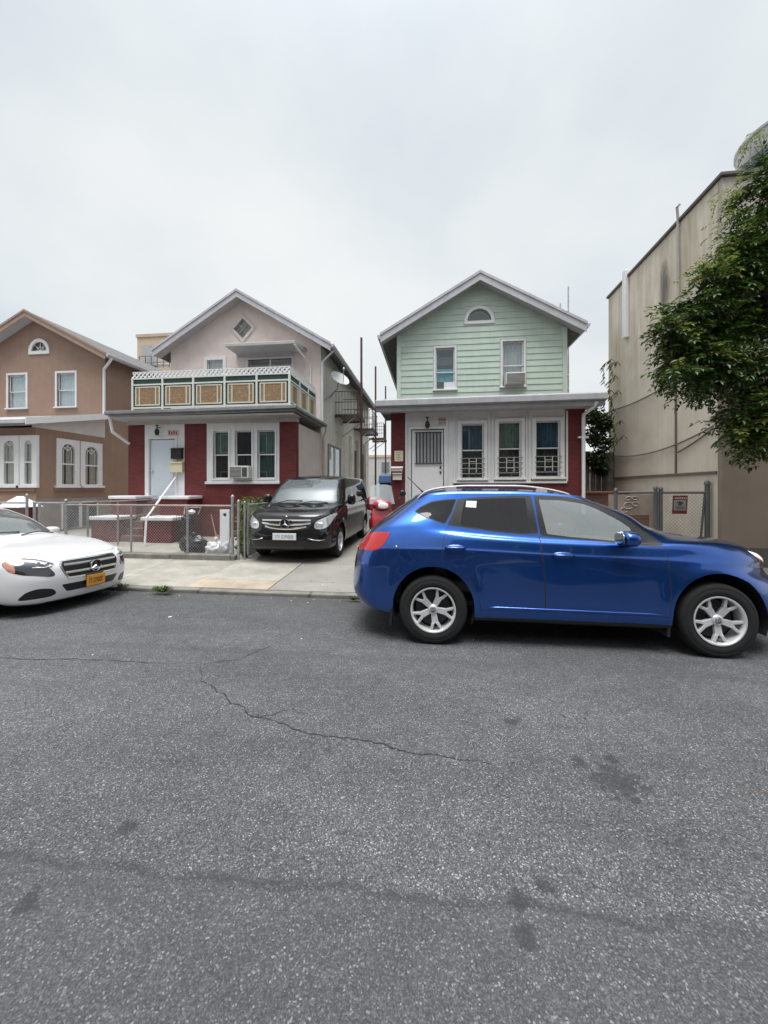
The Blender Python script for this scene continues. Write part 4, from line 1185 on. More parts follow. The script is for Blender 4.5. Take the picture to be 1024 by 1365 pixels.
for k in range(9): x_ = xa2 + (xb2 - xa2) * k / 8; mb.tube([(x_, YT - 6, zr - .6), (x_, YT - 6, zr + .6)], .05, 5)
mb.build('roof_railing', mat('rail_dark', (.15, .15, .15), .6), tb)
x_, z_ = atY(198, 477, YT - 5)
mb = MB(); mb.box(x_ - .5, x_ + .5, YT - 5.4, YT - 4.2, z_ - 1.4, z_ + 1.2); mb.build('roof_vent', STEEL, tb)
x_, z_ = atY(221, 489, YT - 5)
mb = MB(); mb.lathe([(0, z_ - 1), (1.3, z_ - 1), (1.3, z_ + .1), (1.5, z_ + .15), (1.5, z_ + .35), (0, z_ + .5)], (x_, YT - 4, 0), 'z', 18); mb.build('roof_hood', mat('white_hood', (.6, .6, .6), .5), tb, smooth=True)
# ================================================================== tall cement building on the right
BX, BY0, BY1, BZ_ = 5.69, 8.42, 13.2, 7.73
cb = thing('commercial_building', 'tall windowless building with stained beige cement side wall at the right edge', 'building', (BX, BY0, 0))
m, nt, P = new_mat('stained_cement'); n = N(nt)
pos = n.pos(); sp = n.n('ShaderNodeSeparateXYZ', Vector=pos)
base = n.ramp(n.noise(pos, 1.4, 6, .6), [(.3, (.66, .585, .48)), (.7, (.80, .73, .625))])
zf = n.ramp(n.math('DIVIDE', sp.outputs[2], 8.0), [(.35, 0.0), (.85, 1.0)])
# yellowish algae and dirt washed down from the coping
alg = n.ramp(n.noise(n.mapping(pos, (1.4, 1.4, .25)), 1.5, 6, .65), [(.42, 0.0), (.68, 1.0)])
c = n.mix(n.math('MULTIPLY', alg, n.math('MULTIPLY', zf, .6)), base, (.37, .31, .185))
st = n.ramp(n.noise(n.mapping(pos, (7, 7, .28)), 1.3, 6, .7), [(.47, 0.0), (.72, 1.0)])
c = n.mix(n.math('MULTIPLY', st, n.math('MULTIPLY_ADD', zf, .28, .12)), c, (.19, .17, .14))
# one strong dark run, as photographed
yd, zd = atX(886, 385, BX)
dy = n.math('DIVIDE', n.math('ABSOLUTE', n.math('SUBTRACT', sp.outputs[1], yd)), .24)
dz = n.math('DIVIDE', n.math('ABSOLUTE', n.math('SUBTRACT', sp.outputs[2], zd)), .75)
dd = n.math('ADD', n.math('ADD', n.math('MULTIPLY', dy, dy), n.math('MULTIPLY', dz, dz)), n.math('MULTIPLY', n.math('SUBTRACT', n.noise(n.mapping(pos, (6, 6, 1)), 2.5, 5, .7), .5), 1.3))
c = n.mix(n.math('MULTIPLY', n.ramp(dd, [(.1, 1.0), (1.0, 0.0)]), .8), c, (.07, .066, .055))
n.link(c, P.inputs['Base Color']); P.inputs['Roughness'].default_value = .9
n.link(n.n('ShaderNodeBump', Strength=.5, Distance=.012, Height=n.noise(pos, 45, 5, .65)).outputs[0], P.inputs['Normal'])
CEMENT = m
mb = MB(); mb.box(BX, BX + 16, BY0 + .02, BY1, 0, BZ_); mb.build('side_wall', CEMENT, cb)
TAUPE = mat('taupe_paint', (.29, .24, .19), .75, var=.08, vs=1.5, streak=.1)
mb = MB(); mb.box(BX + .0, BX + 16, BY0 - .1, BY0 + .018, 4.3, BZ_); mb.build('front_wall', mat('pale_front_cement', (.46, .42, .37), .9, var=.1, bump=.4, bs=60, streak=.3), cb)
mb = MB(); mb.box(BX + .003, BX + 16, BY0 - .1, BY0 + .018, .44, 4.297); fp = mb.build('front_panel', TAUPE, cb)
mb = MB(); mb.box(BX - .003, BX + 16, BY0 - .13, BY0 + .019, 0, .437); mb.build('plinth', mat('dark_plinth', (.13, .12, .105), .9, var=.2, bump=.4, bs=50), cb)
COPE = mat('dark_coping', (.11, .095, .085), .6, var=.2)
mb = MB(); mb.box(BX - .06, BX + .3, BY0 - .16, BY1 + .03, BZ_ + .002, BZ_ + .075); mb.box(BX + .301, BX + 16, BY0 - .16, BY0 + .3, BZ_ + .002, BZ_ + .075); mb.build('coping', COPE, cb, bevel=.01)
SX = side(BX, -1)
# joints: thin raised strips
ya, _ = atX(902, 620, BX); yb, _ = atX(907, 400, BX)
mb = MB(SX)
zl1 = atX(811.5, 638, BX)[1]; zl0 = atX(951, 630, BX)[1]; zl = (zl0 + zl1) / 2
mb.box(BY0 + .03, BY1, .001, .03, zl - .03, zl + .03); mb.box(ya - .03, ya + .03, .001, .025, zl + .031, BZ_ - 1.9)
mb.build('joint_strip', mat('joint_dark', (.16, .145, .125), .8), cb)
mb = MB(SX); mb.tube([(yb, .05, BZ_ - 2.4), (yb, .05, BZ_ + .1), (yb - .05, .1, BZ_ + .32), (yb - .14, .1, BZ_ + .3)], .03, 7); mb.build('conduit', mat('pale_conduit', (.5, .48, .44), .6), cb, smooth=True)
yl, _ = atX(837, 420, BX); zb_ = atX(838, 450, BX)[1]
mb = MB(SX); mb.box(yl - .09, yl + .09, .001, .12, zb_, BZ_ + .22); mb.build('white_duct', WHITE2, cb, bevel=.015)
# sagging cables on the wall
def cable(p, q, sag, label):
    mb = MB(SX); pts = []
    for i in range(15):
        t = i / 14; pts.append((p[0] + (q[0] - p[0]) * t, .03, p[1] + (q[1] - p[1]) * t - sag * 4 * t * (1 - t)))
    mb.tube(pts, .016, 5); return mb.build('cable', mat('cable_grey', (.14, .13, .12), .7), cb, smooth=True)
cable(atX(818, 607, BX), atX(953, 568, BX), .22, '')
cable(atX(816, 547, BX), atX(880, 520, BX), .06, '')
cable((BY0 + .1, zl + .9), atX(905, 603, BX), .03, '')
# round metal tank standing on the roof
tx, ty = 8.27, 9.9
rt = thing('roof_tank', 'round grey metal tank on a dark conical base on the roof of the cement building', 'tank', (tx, ty, BZ_))
zz = BZ_ + .25
mb = MB(); mb.lathe([(0, zz + 1.2), (.97, zz + 1.2), (.99, zz + 1.23), (.99, zz + 1.66), (1.03, zz + 1.67), (1.03, zz + 1.72), (0, zz + 1.85)], (tx, ty, 0), 'z', 36)
mb.build('drum', mat('tank_metal', (.42, .43, .46), .45, .3, var=.15), rt, smooth=True)
mb = MB(); mb.lathe([(.5, zz - .2), (.5, zz + .55), (.99, zz + .95), (.99, zz + 1.198), (0, zz + 1.198)], (tx, ty, 0), 'z', 36); mb.build('base', mat('tank_base', (.10, .11, .14), .5, .2, var=.2), rt, smooth=True)
mb = MB(); mb.tube([(tx - 1.05, ty - .2, zz - .1), (tx - 1.05, ty - .2, zz + 1.5)], .013, 6); mb.build('pole', mat('thin_pole', (.2, .2, .21), .6), rt)

# ------------------------------------------------------------------ foliage
LEAF = leaf_mat('leaf_green', (.014, .038, .008), (.12, .20, .035), .28)
LEAF_Y = leaf_mat('leaf_yellow_green', (.10, .15, .03), (.26, .27, .07), .45)
LEAF_D = leaf_mat('leaf_dark', (.015, .032, .009), (.05, .085, .02))
LEAF_W = leaf_mat('leaf_weed', (.03, .07, .015), (.13, .20, .045))
BARK = mat('bark', (.085, .065, .05), .95, var=.3, vs=7, bump=.8, bs=40)
BARK_BROWN = mat('dry_stem', (.20, .15, .09), .9, var=.3, vs=6)
def leaflet(mb, p, d, nrm, L, W, mi=0):
    s_ = d.cross(nrm)
    if s_.length < 1e-6: return
    s_.normalize(); nn3 = s_.cross(d).normalized()
    a = p; b = p + d * L * .45 + s_ * W * .5 + nn3 * L * .06; c_ = p + d * L - nn3 * L * .1; e = p + d * L * .45 - s_ * W * .5 + nn3 * L * .06
    mid = p + d * L * .45 - nn3 * L * .03
    o = len(mb.v)
    mb.v += [tuple(a), tuple(b), tuple(c_), tuple(e), tuple(mid)]
    mb.f += [(o, o + 1, o + 4), (o + 1, o + 2, o + 4), (o + 2, o + 3, o + 4), (o + 3, o, o + 4)]
    mb.m += [mi] * 4
def rv(r, zlo=-1, zhi=1):
    while True:
        v = Vector((r.uniform(-1, 1), r.uniform(-1, 1), r.uniform(zlo, zhi)))
        if .05 < v.length < 1: return v.normalized()
def compound(mb, p, d, r, L, npair, lw, mi):
    """one pinnate leaf drooping from p along d"""
    d = d.normalized(); up_ = Vector((0, 0, 1))
    s_ = d.cross(up_); s_ = s_.normalized() if s_.length > .01 else Vector((1, 0, 0))
    q = Vector(p)
    for k in range(npair):
        t = (k + 1) / npair
        d2 = (d + Vector((0, 0, -.7 * t * t))).normalized()
        q = q + d2 * L / npair
        nrm = (up_ + rv(r) * .45).normalized()
        for sg in (-1, 1):
            leaflet(mb, q, (d2 * .55 + s_ * sg + rv(r) * .25).normalized(), nrm, lw * 2.3 * r.uniform(.8, 1.15), lw, mi)
    leaflet(mb, q, (d2 + rv(r) * .2).normalized(), up_, lw * 2.4, lw, mi)

tr = thing('street_tree', 'leafy green tree overhanging from the right edge in front of the cement wall', 'tree', (7.0, 6.75, 0.0))
r_ = random.Random(11)
blobs = []   # centres and radii of the leafy boughs
for (u, v, Yd, rp, k) in ((1012, 262, 6.4, 30, 1.0), (1040, 330, 6.6, 60, 1.2), (1000, 330, 6.3, 28, 1.0), (985, 352, 6.3, 30, 1.0), (955, 378, 6.2, 28, .9),
                       (940, 400, 6.1, 24, .9), (985, 392, 6.4, 40, 1.2), (1025, 400, 6.9, 50, 1.1), (920, 412, 6.0, 17, .7), (893, 432, 6.0, 22, .9), (876, 446, 6.0, 11, .6), (905, 455, 6.1, 25, 1.0),
                       (950, 440, 6.3, 38, 1.2), (925, 478, 6.1, 34, 1.2), (890, 497, 5.9, 17, .9), (908, 512, 6.0, 17, .9), (960, 490, 6.2, 36, 1.3), (1000, 450, 6.8, 40, 1.1), (945, 508, 6.0, 13, .7),
                       (1010, 500, 6.3, 40, 1.3), (1000, 528, 6.3, 22, .8), (1000, 560, 6.1, 34, 1.3), (993, 578, 6.0, 16, .9), (1015, 592, 6.1, 24, 1.2), (1040, 560, 6.4, 50, 1.2), (1022, 232, 6.3, 12, .7)):
    u = u + max(0, (935 - u) * .26)
    x_, z_ = atY(u, v, Yd); blobs.append((Vector((x_, Yd, z_)), rp / 512 * Yd * .85, k))
for _ in range(18):   # the part of the crown outside the frame
    a = r_.uniform(0, 6.28); rr = r_.uniform(.4, 2.4)
    p = Vector((7.6 + rr * math.cos(a), 6.75 + .8 * rr * math.sin(a), r_.uniform(3.0, 6.8)))
    if p.x < 6.9: continue
    blobs.append((p, r_.uniform(.5, .8), .6))
mb = MB(); wood = MB()
trunk_top = Vector((7.0, 6.75, 3.0))
wood.tube([(7.0, 6.75, -.1), (7.02, 6.74, .5), (6.95, 6.75, 1.6), trunk_top], .17, 12, taper=[.24, .19, .165, .15])
limbs = []
for tgt in ((4.6, 6.1, 4.4), (5.6, 6.3, 5.6), (6.6, 6.5, 7.2), (8.3, 7.1, 6.8), (9.0, 6.4, 5.0), (5.1, 6.1, 3.2), (7.4, 7.6, 6.2)):
    t = Vector(tgt); mid = trunk_top.lerp(t, .5) + Vector((0, 0, .35))
    pts = [trunk_top - Vector((0, 0, .3)), trunk_top.lerp(mid, .5) + Vector((0, 0, .1)), mid, mid.lerp(t, .5) + Vector((.03, 0, .12)), t]
    wood.tube(pts, .05, 8, taper=[.11, .085, .06, .04, .02]); limbs += pts[1:]
    for a, b in zip(pts[1:], pts[2:]): limbs += [a.lerp(b, k / 5) for k in range(1, 5)]
for c_, rad, k in blobs:
    near_ = min(limbs, key=lambda q: (q - c_).length)
    mid = near_.lerp(c_, .55) + Vector((0, 0, .12))
    wood.tube([near_, mid, c_], .02, 6, taper=[.028, .018, .008])
    ntw = max(6, int(118 * k * rad ** 1.4))
    yel = 1
    for _ in range(ntw):
        d = rv(r_, -.7, 1); tip = c_ + Vector((d.x * rad, d.y * rad * 1.15, d.z * rad * .85)) * r_.uniform(.35, 1.0)
        if r_.random() < .35: wood.tube([c_.lerp(tip, .2), tip], .005, 4, taper=[.008, .004])
        nl = r_.randint(4, 7)
        mi = 1 if (r_.random() < .10) else 0
        for _ in range(nl):
            d2 = (d * .7 + rv(r_, -.7, .6)); d2.z -= .15
            compound(mb, tip + rv(r_) * .07, d2, r_, r_.uniform(.17, .30), r_.randint(4, 6), r_.uniform(.030, .043), mi)
# pale young sprays at the outer edge
for (u, v, Yd) in ((975, 262, 6.2), (968, 290, 6.2), (985, 245, 6.3), (955, 340, 6.1), (880, 420, 6.0), (1005, 195, 6.3), (884, 470, 6.0), (1012, 182, 6.3), (925, 362, 6.0), (955, 310, 6.1), (880, 428, 6.0), (975, 315, 6.1), (962, 270, 6.2), (972, 330, 6.1), (882, 505, 6.0), (950, 355, 6.1)):
    x_, z_ = atY(u, v, Yd); p = Vector((x_, Yd, z_)); q = min((b[0] for b in blobs), key=lambda c: (c - p).length)
    wood.tube([q, q.lerp(p, .6) + Vector((0, 0, .06)), p], .005, 4, taper=[.01, .006, .003])
    for _ in range(9): compound(mb, p + rv(r_) * .09, rv(r_, -.8, .4), r_, .17, 4, .022, 1)
wood.build('trunk', BARK, tr, smooth='all', recalc=False, weld=False)
mb.build('crown', [LEAF, LEAF_Y], tr, recalc=False, weld=False)

def clump(mb, c_, rad, cnt, r, L, W, mi=0, zup=.4):
    for _ in range(cnt):
        d = rv(r); p = Vector(c_) + Vector((d.x * rad[0], d.y * rad[1], d.z * rad[2])) * (r.random() ** .4)
        leaflet(mb, p, (rv(r) + Vector((0, 0, zup - .6))).normalized(), rv(r, 0, 1), L * r.uniform(.7, 1.2), W, mi)
# wilted creeper hanging on the far edge of the cement wall
vn = thing('climbing_creeper', 'half dry creeper hanging on the far corner of the cement wall', 'creeper', (BX, BY1, 3.2))
mb = MB(); wd = MB()
for (u, v, s_, du) in ((816, 478, 1.0, -8), (820, 500, 1.2, 10), (824, 520, 1.2, 10), (818, 545, 1.0, 6), (828, 560, .9, 8), (832, 580, 1.0, -14), (815, 520, .8, -4), (823, 482, .7, 9), (817, 565, .8, -5)):
    y_, z_ = atX(u, v, BX - .12); p = Vector((BX - .12, y_, z_))
    q = p + Vector((-.16, -.02 * du, -.75 * s_)); mid = p.lerp(q, .4) + Vector((-.16, 0, .14))
    wd.tube([Vector((BX - .01, y_ + .05, z_ - .1)), p, mid, q], .01, 4, taper=[.014, .012, .009, .004])
    for a, b in ((p, mid), (mid, q)):
        for k in range(7):
            t = a.lerp(b, k / 7)
            for _ in range(2): leaflet(mb, t, (Vector((r_.uniform(-1, .1), r_.uniform(-1, 1), -.9))).normalized(), rv(r_), r_.uniform(.13, .24), .035, 1 if r_.random() < .5 else 0)
wd.build('stem', BARK_BROWN, vn, recalc=False)
mb.build('leaves', [LEAF_D, leaf_mat('leaf_dry', (.14, .13, .05), (.30, .25, .12))], vn, recalc=False, weld=False)
# dark ivy over a board fence in the gap beside the green house
iv = thing('ivy', 'dark ivy mass hanging over boards between the green house and the cement wall', 'ivy', (4.95, 12.6, .1))
mb = MB()
for (u, v, rx, rz) in ((797, 560, .38, .32), (792, 580, .3, .3), (803, 590, .3, .35), (796, 612, .3, .3), (806, 565, .2, .3), (790, 555, .2, .25), (803, 625, .16, .2)):
    x_, z_ = atY(u, v, 12.6); clump(mb, (x_, 12.6, z_), (rx, .3, rz), 420, r_, .1, .07)
mb.build('leaves', [LEAF_D], iv, recalc=False, weld=False)
wf = thing('board_fence', 'grey weathered board fence under the ivy beside the green house', 'fence', (4.9, 12.8, .1))
mb = MB()
for k in range(9):
    x_ = 4.3 + .17 * k; mb.box(x_, x_ + .155, 12.8 + r_.uniform(-.006, .006), 12.83, .1, 2.75 + r_.uniform(-.03, .03))
mb.build('boards', mat('weathered_board', (.20, .185, .16), .9, var=.3, vs=5, streak=.5), wf)
mb = MB(); mb.box(4.28, 5.78, 12.835, 12.9, .6, .7); mb.box(4.28, 5.78, 12.835, 12.9, 2.1, 2.2); mb.build('rail', mat('weathered_rail', (.17, .15, .13), .9), wf)
lw = thing('brick_wall', 'low brown brick wall with flat coping in front of the ivy boards', 'wall', (5.0, 11.9, .1))
mb = MB(); x0_, _ = atY(787, 670, 11.9); x1_, _ = atY(813, 670, 11.9); zt_ = atY(800, 658, 11.9)[1]
mb.box(4.26, BX - .01, 11.9, 12.1, .05, zt_); mb.build('courses', brick_mat('brown_brick', (.17, .075, .05), (.12, .055, .04), (.12, .1, .085)), lw)
mb = MB(); mb.box(4.255, BX - .005, 11.86, 12.14, zt_ + .002, zt_ + .07); mb.build('coping', mat('brick_coping', (.22, .10, .07), .8), lw, bevel=.01)

# ------------------------------------------------------------------ chain link
LINK = mat('chain_link_wire', (.42, .42, .43), .45, .4, var=.15)
LINK_D = mat('chain_link_dark', (.16, .16, .16), .5, .5, var=.15)
def chain_mesh(root, xf, a0, a1, z0, z1, m, pitch=.066, r=.0013):
    mb = MB(xf)
    L, H = a1 - a0, z1 - z0
    k = -H
    while k < L:
        for sg in (1, -1):
            s0, s1 = max(0, k), min(L, k + H)
            if s1 - s0 < .02: continue
            za, zb = z0 + (s0 - k), z0 + (s1 - k)
            if sg < 0: za, zb = z0 + z1 - za, z0 + z1 - zb
            mb.bar((a0 + s0, .003 * sg, za), (a0 + s1, .003 * sg, zb), 2 * r, 2 * r)
        k += pitch
    return mb.build('chain_link_mesh', m, root, recalc=False, weld=False)
def post(root, p, z0, z1, r, m, knob=True):
    mb = MB(); mb.lathe([(0, z0), (r, z0), (r, z1), (r * 1.25, z1 + .001), (r * 1.25, z1 + r * .8), (r * .6, z1 + r * 1.9), (0, z1 + r * 2.1)] if knob else [(0, z0), (r, z0), (r, z1), (0, z1)], (p[0], p[1], 0), 'z', 12)
    return mb.build('post', m, root, smooth=True)
YF = 7.86
fx = lambda u: atY(u, 700, YF)[0]
ff = thing('chain_link_fence', 'low chain link fence in front of the pink house yard on a concrete kerb', 'fence', (fx(200), YF, .05), 'chain link fences')
xa, xb = fx(88), fx(309)
ztop = 1.22
for u, h in ((88, 1.3), (117, 1.2), (175, 1.2), (250, 1.2), (310, 1.40)): post(ff, (fx(u), YF), .05, h, .03 if u in (88, 310) else .022, STEEL, u in (88, 310))
mb = MB(); mb.tube([(xa, YF, ztop), (xb, YF, ztop)], .022, 8); mb.build('top_rail', mat('rusty_rail', (.36, .31, .28), .55, .4, var=.25, vs=7), ff, smooth=True)
chain_mesh(ff, front(YF - .03), xa, xb, .17, ztop - .02, LINK)
kb = thing('kerb_wall', 'low weathered concrete kerb under the pink house yard fence', 'kerb', (fx(200), YF, .03))
mb = MB(); x = xa - .15; 
while x < xb + .1:
    L = min(1.4, xb + .12 - x); mb.box(x, x + L - .01, YF - .1, YF + .1, .0, .165 + rnd.uniform(-.01, .01)); x += 1.4
mb.build('kerb_block', CONC_OLD, kb, bevel=.02)
# return fence up the side of the brown house yard
sf = thing('chain_link_fence', 'chain link fence running back between the brown and pink house yards', 'fence', (xa, YF + 1, .05), 'chain link fences')
XS = xa - .06
y1_ = 11.1
mb = MB(); mb.tube([(XS, YF, ztop + .04), (XS, y1_, ztop + .04)], .02, 8); mb.build('top_rail', STEEL, sf, smooth=True)
for y_ in (9.4, y1_): post(sf, (XS, y_), .05, ztop + .03, .022, STEEL, False)
chain_mesh(sf, lambda a, b, c: (XS + b, a, c), YF + .06, y1_, .12, ztop, LINK)
bf = thing('chain_link_fence', 'chain link fence and gate in front of the brown house yard behind the white sedan', 'fence', (fx(40), YF, .05), 'chain link fences')
xl_ = -14.8
for u, h in ((30, 1.42), (40, 1.25), (47, 1.2)): post(bf, (fx(u), YF + .1), .05, h, .028, STEEL)
mb = MB(); mb.tube([(fx(42), YF + .1, ztop + .04), (xa - .12, YF + .1, ztop + .04)], .022, 8); mb.tube([(xl_, YF + .1, ztop + .04), (fx(29.5), YF + .1, ztop + .04)], .022, 8); mb.build('top_rail', STEEL, bf, smooth=True)
chain_mesh(bf, front(YF + .07), fx(42), xa - .12, .1, ztop + .02, LINK); chain_mesh(bf, front(YF + .07), xl_, fx(29), .1, ztop + .02, LINK)
# driveway gate, swung open against the side of the van
og = thing('driveway_gate', 'open chain link driveway gate leaf with two bare steel posts by the van', 'gate', (fx(319), YF, .05), 'chain link fences')
post(og, (fx(318), YF), .05, 1.30, .028, STEEL); post(og, (fx(325), YF + .04), .05, 1.28, .022, STEEL)
mb = MB(); gx = fx(327)
mb.tube([(gx, YF + .12, .15), (gx, YF + .12, 1.24), (gx - .05, 10.4, 1.24), (gx - .05, 10.4, .15), (gx, YF + .12, .15)], .02, 6); mb.build('gate_frame', STEEL, og)
chain_mesh(og, lambda a, b, c: (gx - .02 + b, a, c), YF + .14, 10.38, .17, 1.22, LINK)
# right hand gate with the red sign
gr_ = thing('chain_link_gate', 'tall dark chain link double gate between the green house and the cement building', 'gate', (4.9, 8.6, .05))
YG = 8.6; gx_ = lambda u: atY(u, 690, YG)[0]
ptop = lambda v: atY(880, v, YG)[1]
for u, v, rad, mm in ((874, 652, .035, LINK_D), (881, 653, .035, LINK_D), (943, 646, .045, LINK_D), (821, 655, .035, LINK_D)): post(gr_, (gx_(u), YG), .05, ptop(v), rad, mm)
post(gr_, (gx_(877.5), YG + .02), .05, ptop(655), .018, STEEL, False)
mb = MB(); zt_ = ptop(656.5)
mb.tube([(gx_(882), YG, zt_), (gx_(944), YG, zt_)], .025, 8); mb.tube([(gx_(822), YG, zt_), (gx_(874), YG, zt_)], .025, 8); mb.tube([(gx_(882), YG, .2), (gx_(944), YG, .2)], .025, 8)
mb.tube([(gx_(932), YG, .2), (gx_(940), YG, zt_)], .02, 6); mb.build('top_rail', LINK_D, gr_, smooth=True)
chain_mesh(gr_, front(YG - .0), gx_(882), gx_(944), .15, zt_, LINK_D, .07); chain_mesh(gr_, front(YG - .0), gx_(822), gx_(874), .15, zt_, LINK_D, .07)
sg = thing('warning_sign', 'small red and grey warning sign wired to the dark chain link gate', 'sign', (gx_(906), YG - .05, 1.2))
a0, a1, z0, z1 = rectY(896, 660.5, 917, 685, YG - .05)
SF = front(YG - .05)
mb = MB(SF); mb.panel([(a0 - .0, z0), (a1 - .02, z0), (a1, z1), (a0 + .015, z1)], [], .006, 0); mb.build('plate', mat('sign_red', (.17, .022, .025), .5, var=.1), sg)
mb = MB(SF); mb.panel([(a0 + .03, z0 + .07), (a1 - .045, z0 + .07), (a1 - .035, z1 - .09), (a0 + .035, z1 - .09)], [], .0075, .0062); mb.build('centre_field', mat('sign_grey', (.27, .29, .28), .5, var=.1), sg)
mb = MB(SF); c = (a0 + a1) / 2; zc = (z0 + z1) / 2
mb.prism([(c - .07, zc + .06), (c - .03, zc + .02), (c - .04, zc - .01), (c + .01, zc - .02), (c + .05, zc + .02), (c + .06, zc + .055), (c + .03, zc + .05), (c + .0, zc + .07), (c - .04, zc + .055)], .0078, .0095, 0)
for k, (p, q) in enumerate(((.09, .08), (.075, .09))): mb.box(c - p, c + q, .0078, .0092, zc - .055 - .035 * k, zc - .04 - .035 * k, 0)
for k in range(6): mb.box(a0 + .05 + .042 * k, a0 + .08 + .042 * k, .0065, .0085, z1 - .07, z1 - .035, 1)
mb.build('lettering', [mat('sign_ink', (.05, .05, .06), .6, var=0), mat('sign_pale', (.5, .36, .34), .6, var=0)], sg)
# scrawled plywood board and brick stub behind the left gate leaf
pb = thing('plywood_board', 'brownish plywood hoarding with faint white scrawl behind the left gate leaf', 'board', (gx_(846), 9.6, .1))
a0, a1, z0, z1 = rectY(823, 659, 871, 728, 9.6); mb = MB(front(9.6)); mb.box(a0 - .2, a1, 0, .03, .1, z1); mb.build('sheet', mat('plywood_brown', (.30, .245, .20), .85, var=.2, vs=3, streak=.3), pb)
mb = MB(front(9.6))
for (cu, cv, rr) in ((838, 664.5, .06), (846, 664, .06), (838, 674, .11), (847, 672, .07), (832, 680, .08)):
    x_, z_ = atY(cu, cv, 9.57); mb.tube([(x_ + rr * math.cos(t * .7), .034, z_ + .7 * rr * math.sin(t * .7)) for t in range(9)], .012, 5)
mb.build('scrawl', mat('scrawl_white', (.40, .35, .32), .8), pb)
bs_ = thing('brick_stub_wall', 'short red brown brick stub behind the dark gate posts', 'wall', (gx_(858), 9.3, .1))
a0, a1, z0, z1 = rectY(838, 686, 864, 735, 9.35); mb = MB(); mb.box(a0, a1, 9.3, 9.5, .05, z1); mb.build('courses', brick_mat('stub_brick', (.15, .06, .045), (.11, .05, .04), (.11, .09, .08)), bs_)
# ================================================================== car bodywork
# A body is a stack of closed rails (sill, bumper line, shoulder, belt, roof edge ...), each running
# round the car; a smooth skin is lofted through them, then doors, windows and lamps are cut out of it.
def pchip(xs, ys, q):
    xs, ys, q = np.asarray(xs, float), np.asarray(ys, float), np.asarray(q, float)
    h = np.diff(xs); d = np.diff(ys, axis=0) / (h if ys.ndim == 1 else h[:, None])
    m = np.zeros_like(ys)
    hh = h if ys.ndim == 1 else h[:, None]
    if len(xs) > 2:
        w1 = 2 * hh[1:] + hh[:-1]; w2 = hh[1:] + 2 * hh[:-1]
        prod = d[:-1] * d[1:]
        with np.errstate(divide='ignore', invalid='ignore'):
            mm = (w1 + w2) / (w1 / d[:-1] + w2 / d[1:])
        m[1:-1] = np.where(prod > 0, mm, 0)
    m[0], m[-1] = d[0], d[-1]
    i = np.clip(np.searchsorted(xs, q) - 1, 0, len(xs) - 2)
    H = hh[i]; t = (q - xs[i]) / h[i]
    if ys.ndim > 1: t = t[:, None]
    t2, t3 = t * t, t * t * t
    return (2 * t3 - 3 * t2 + 1) * ys[i] + (t3 - 2 * t2 + t) * H * m[i] + (-2 * t3 + 3 * t2) * ys[i + 1] + (t3 - t2) * H * m[i + 1]

def knot(v, x):
    if isinstance(v, (int, float)): return np.full(len(x), float(v))
    k = np.array(v, float); return pchip(k[:, 0], k[:, 1], np.clip(x, k[0, 0], k[-1, 0]))

def rail_pts(s, NQ=34, NS=110, NF=44):
    """half rail, rear centre -> side -> front centre, y >= 0"""
    def quarter(n_, cnt):
        ph = np.linspace(0, math.pi / 2, 600); p = 2.0 / n_
        u = 1 - np.cos(ph) ** p; v = np.sin(ph) ** p          # u: 0 at the end, 1 at the side; v: 0..1
        return u, v
    def resample(x, y, cnt):
        L = np.concatenate([[0], np.cumsum(np.hypot(np.diff(x), np.diff(y)))]); q = np.linspace(0, L[-1], cnt)
        return np.interp(q, L, x), np.interp(q, L, y)
    wmax = s['w'] if isinstance(s['w'], (int, float)) else max(k[1] for k in s['w'])
    u, v = quarter(s.get('nr', 3), NQ)
    x1, y1 = resample(s['xr'] + s['Lr'] * u, v * wmax, NQ)
    u, v = quarter(s.get('nf', 3), NF)
    x3, y3 = resample(s['xf'] - s['Lf'] * u, v * wmax, NF)
    x3, y3 = x3[::-1], y3[::-1]
    x2 = np.linspace(x1[-1], x3[0], NS)[1:-1]; y2 = np.full(len(x2), wmax)
    x = np.concatenate([x1, x2, x3]); y = np.concatenate([y1, y2, y3])
    y = y / wmax * knot(s['w'], x)
    y[0] = y[-1] = 0
    z = knot(s['z'], x)
    # let end height differ from side height across the nose if asked
    return np.stack([x, y, z], 1)

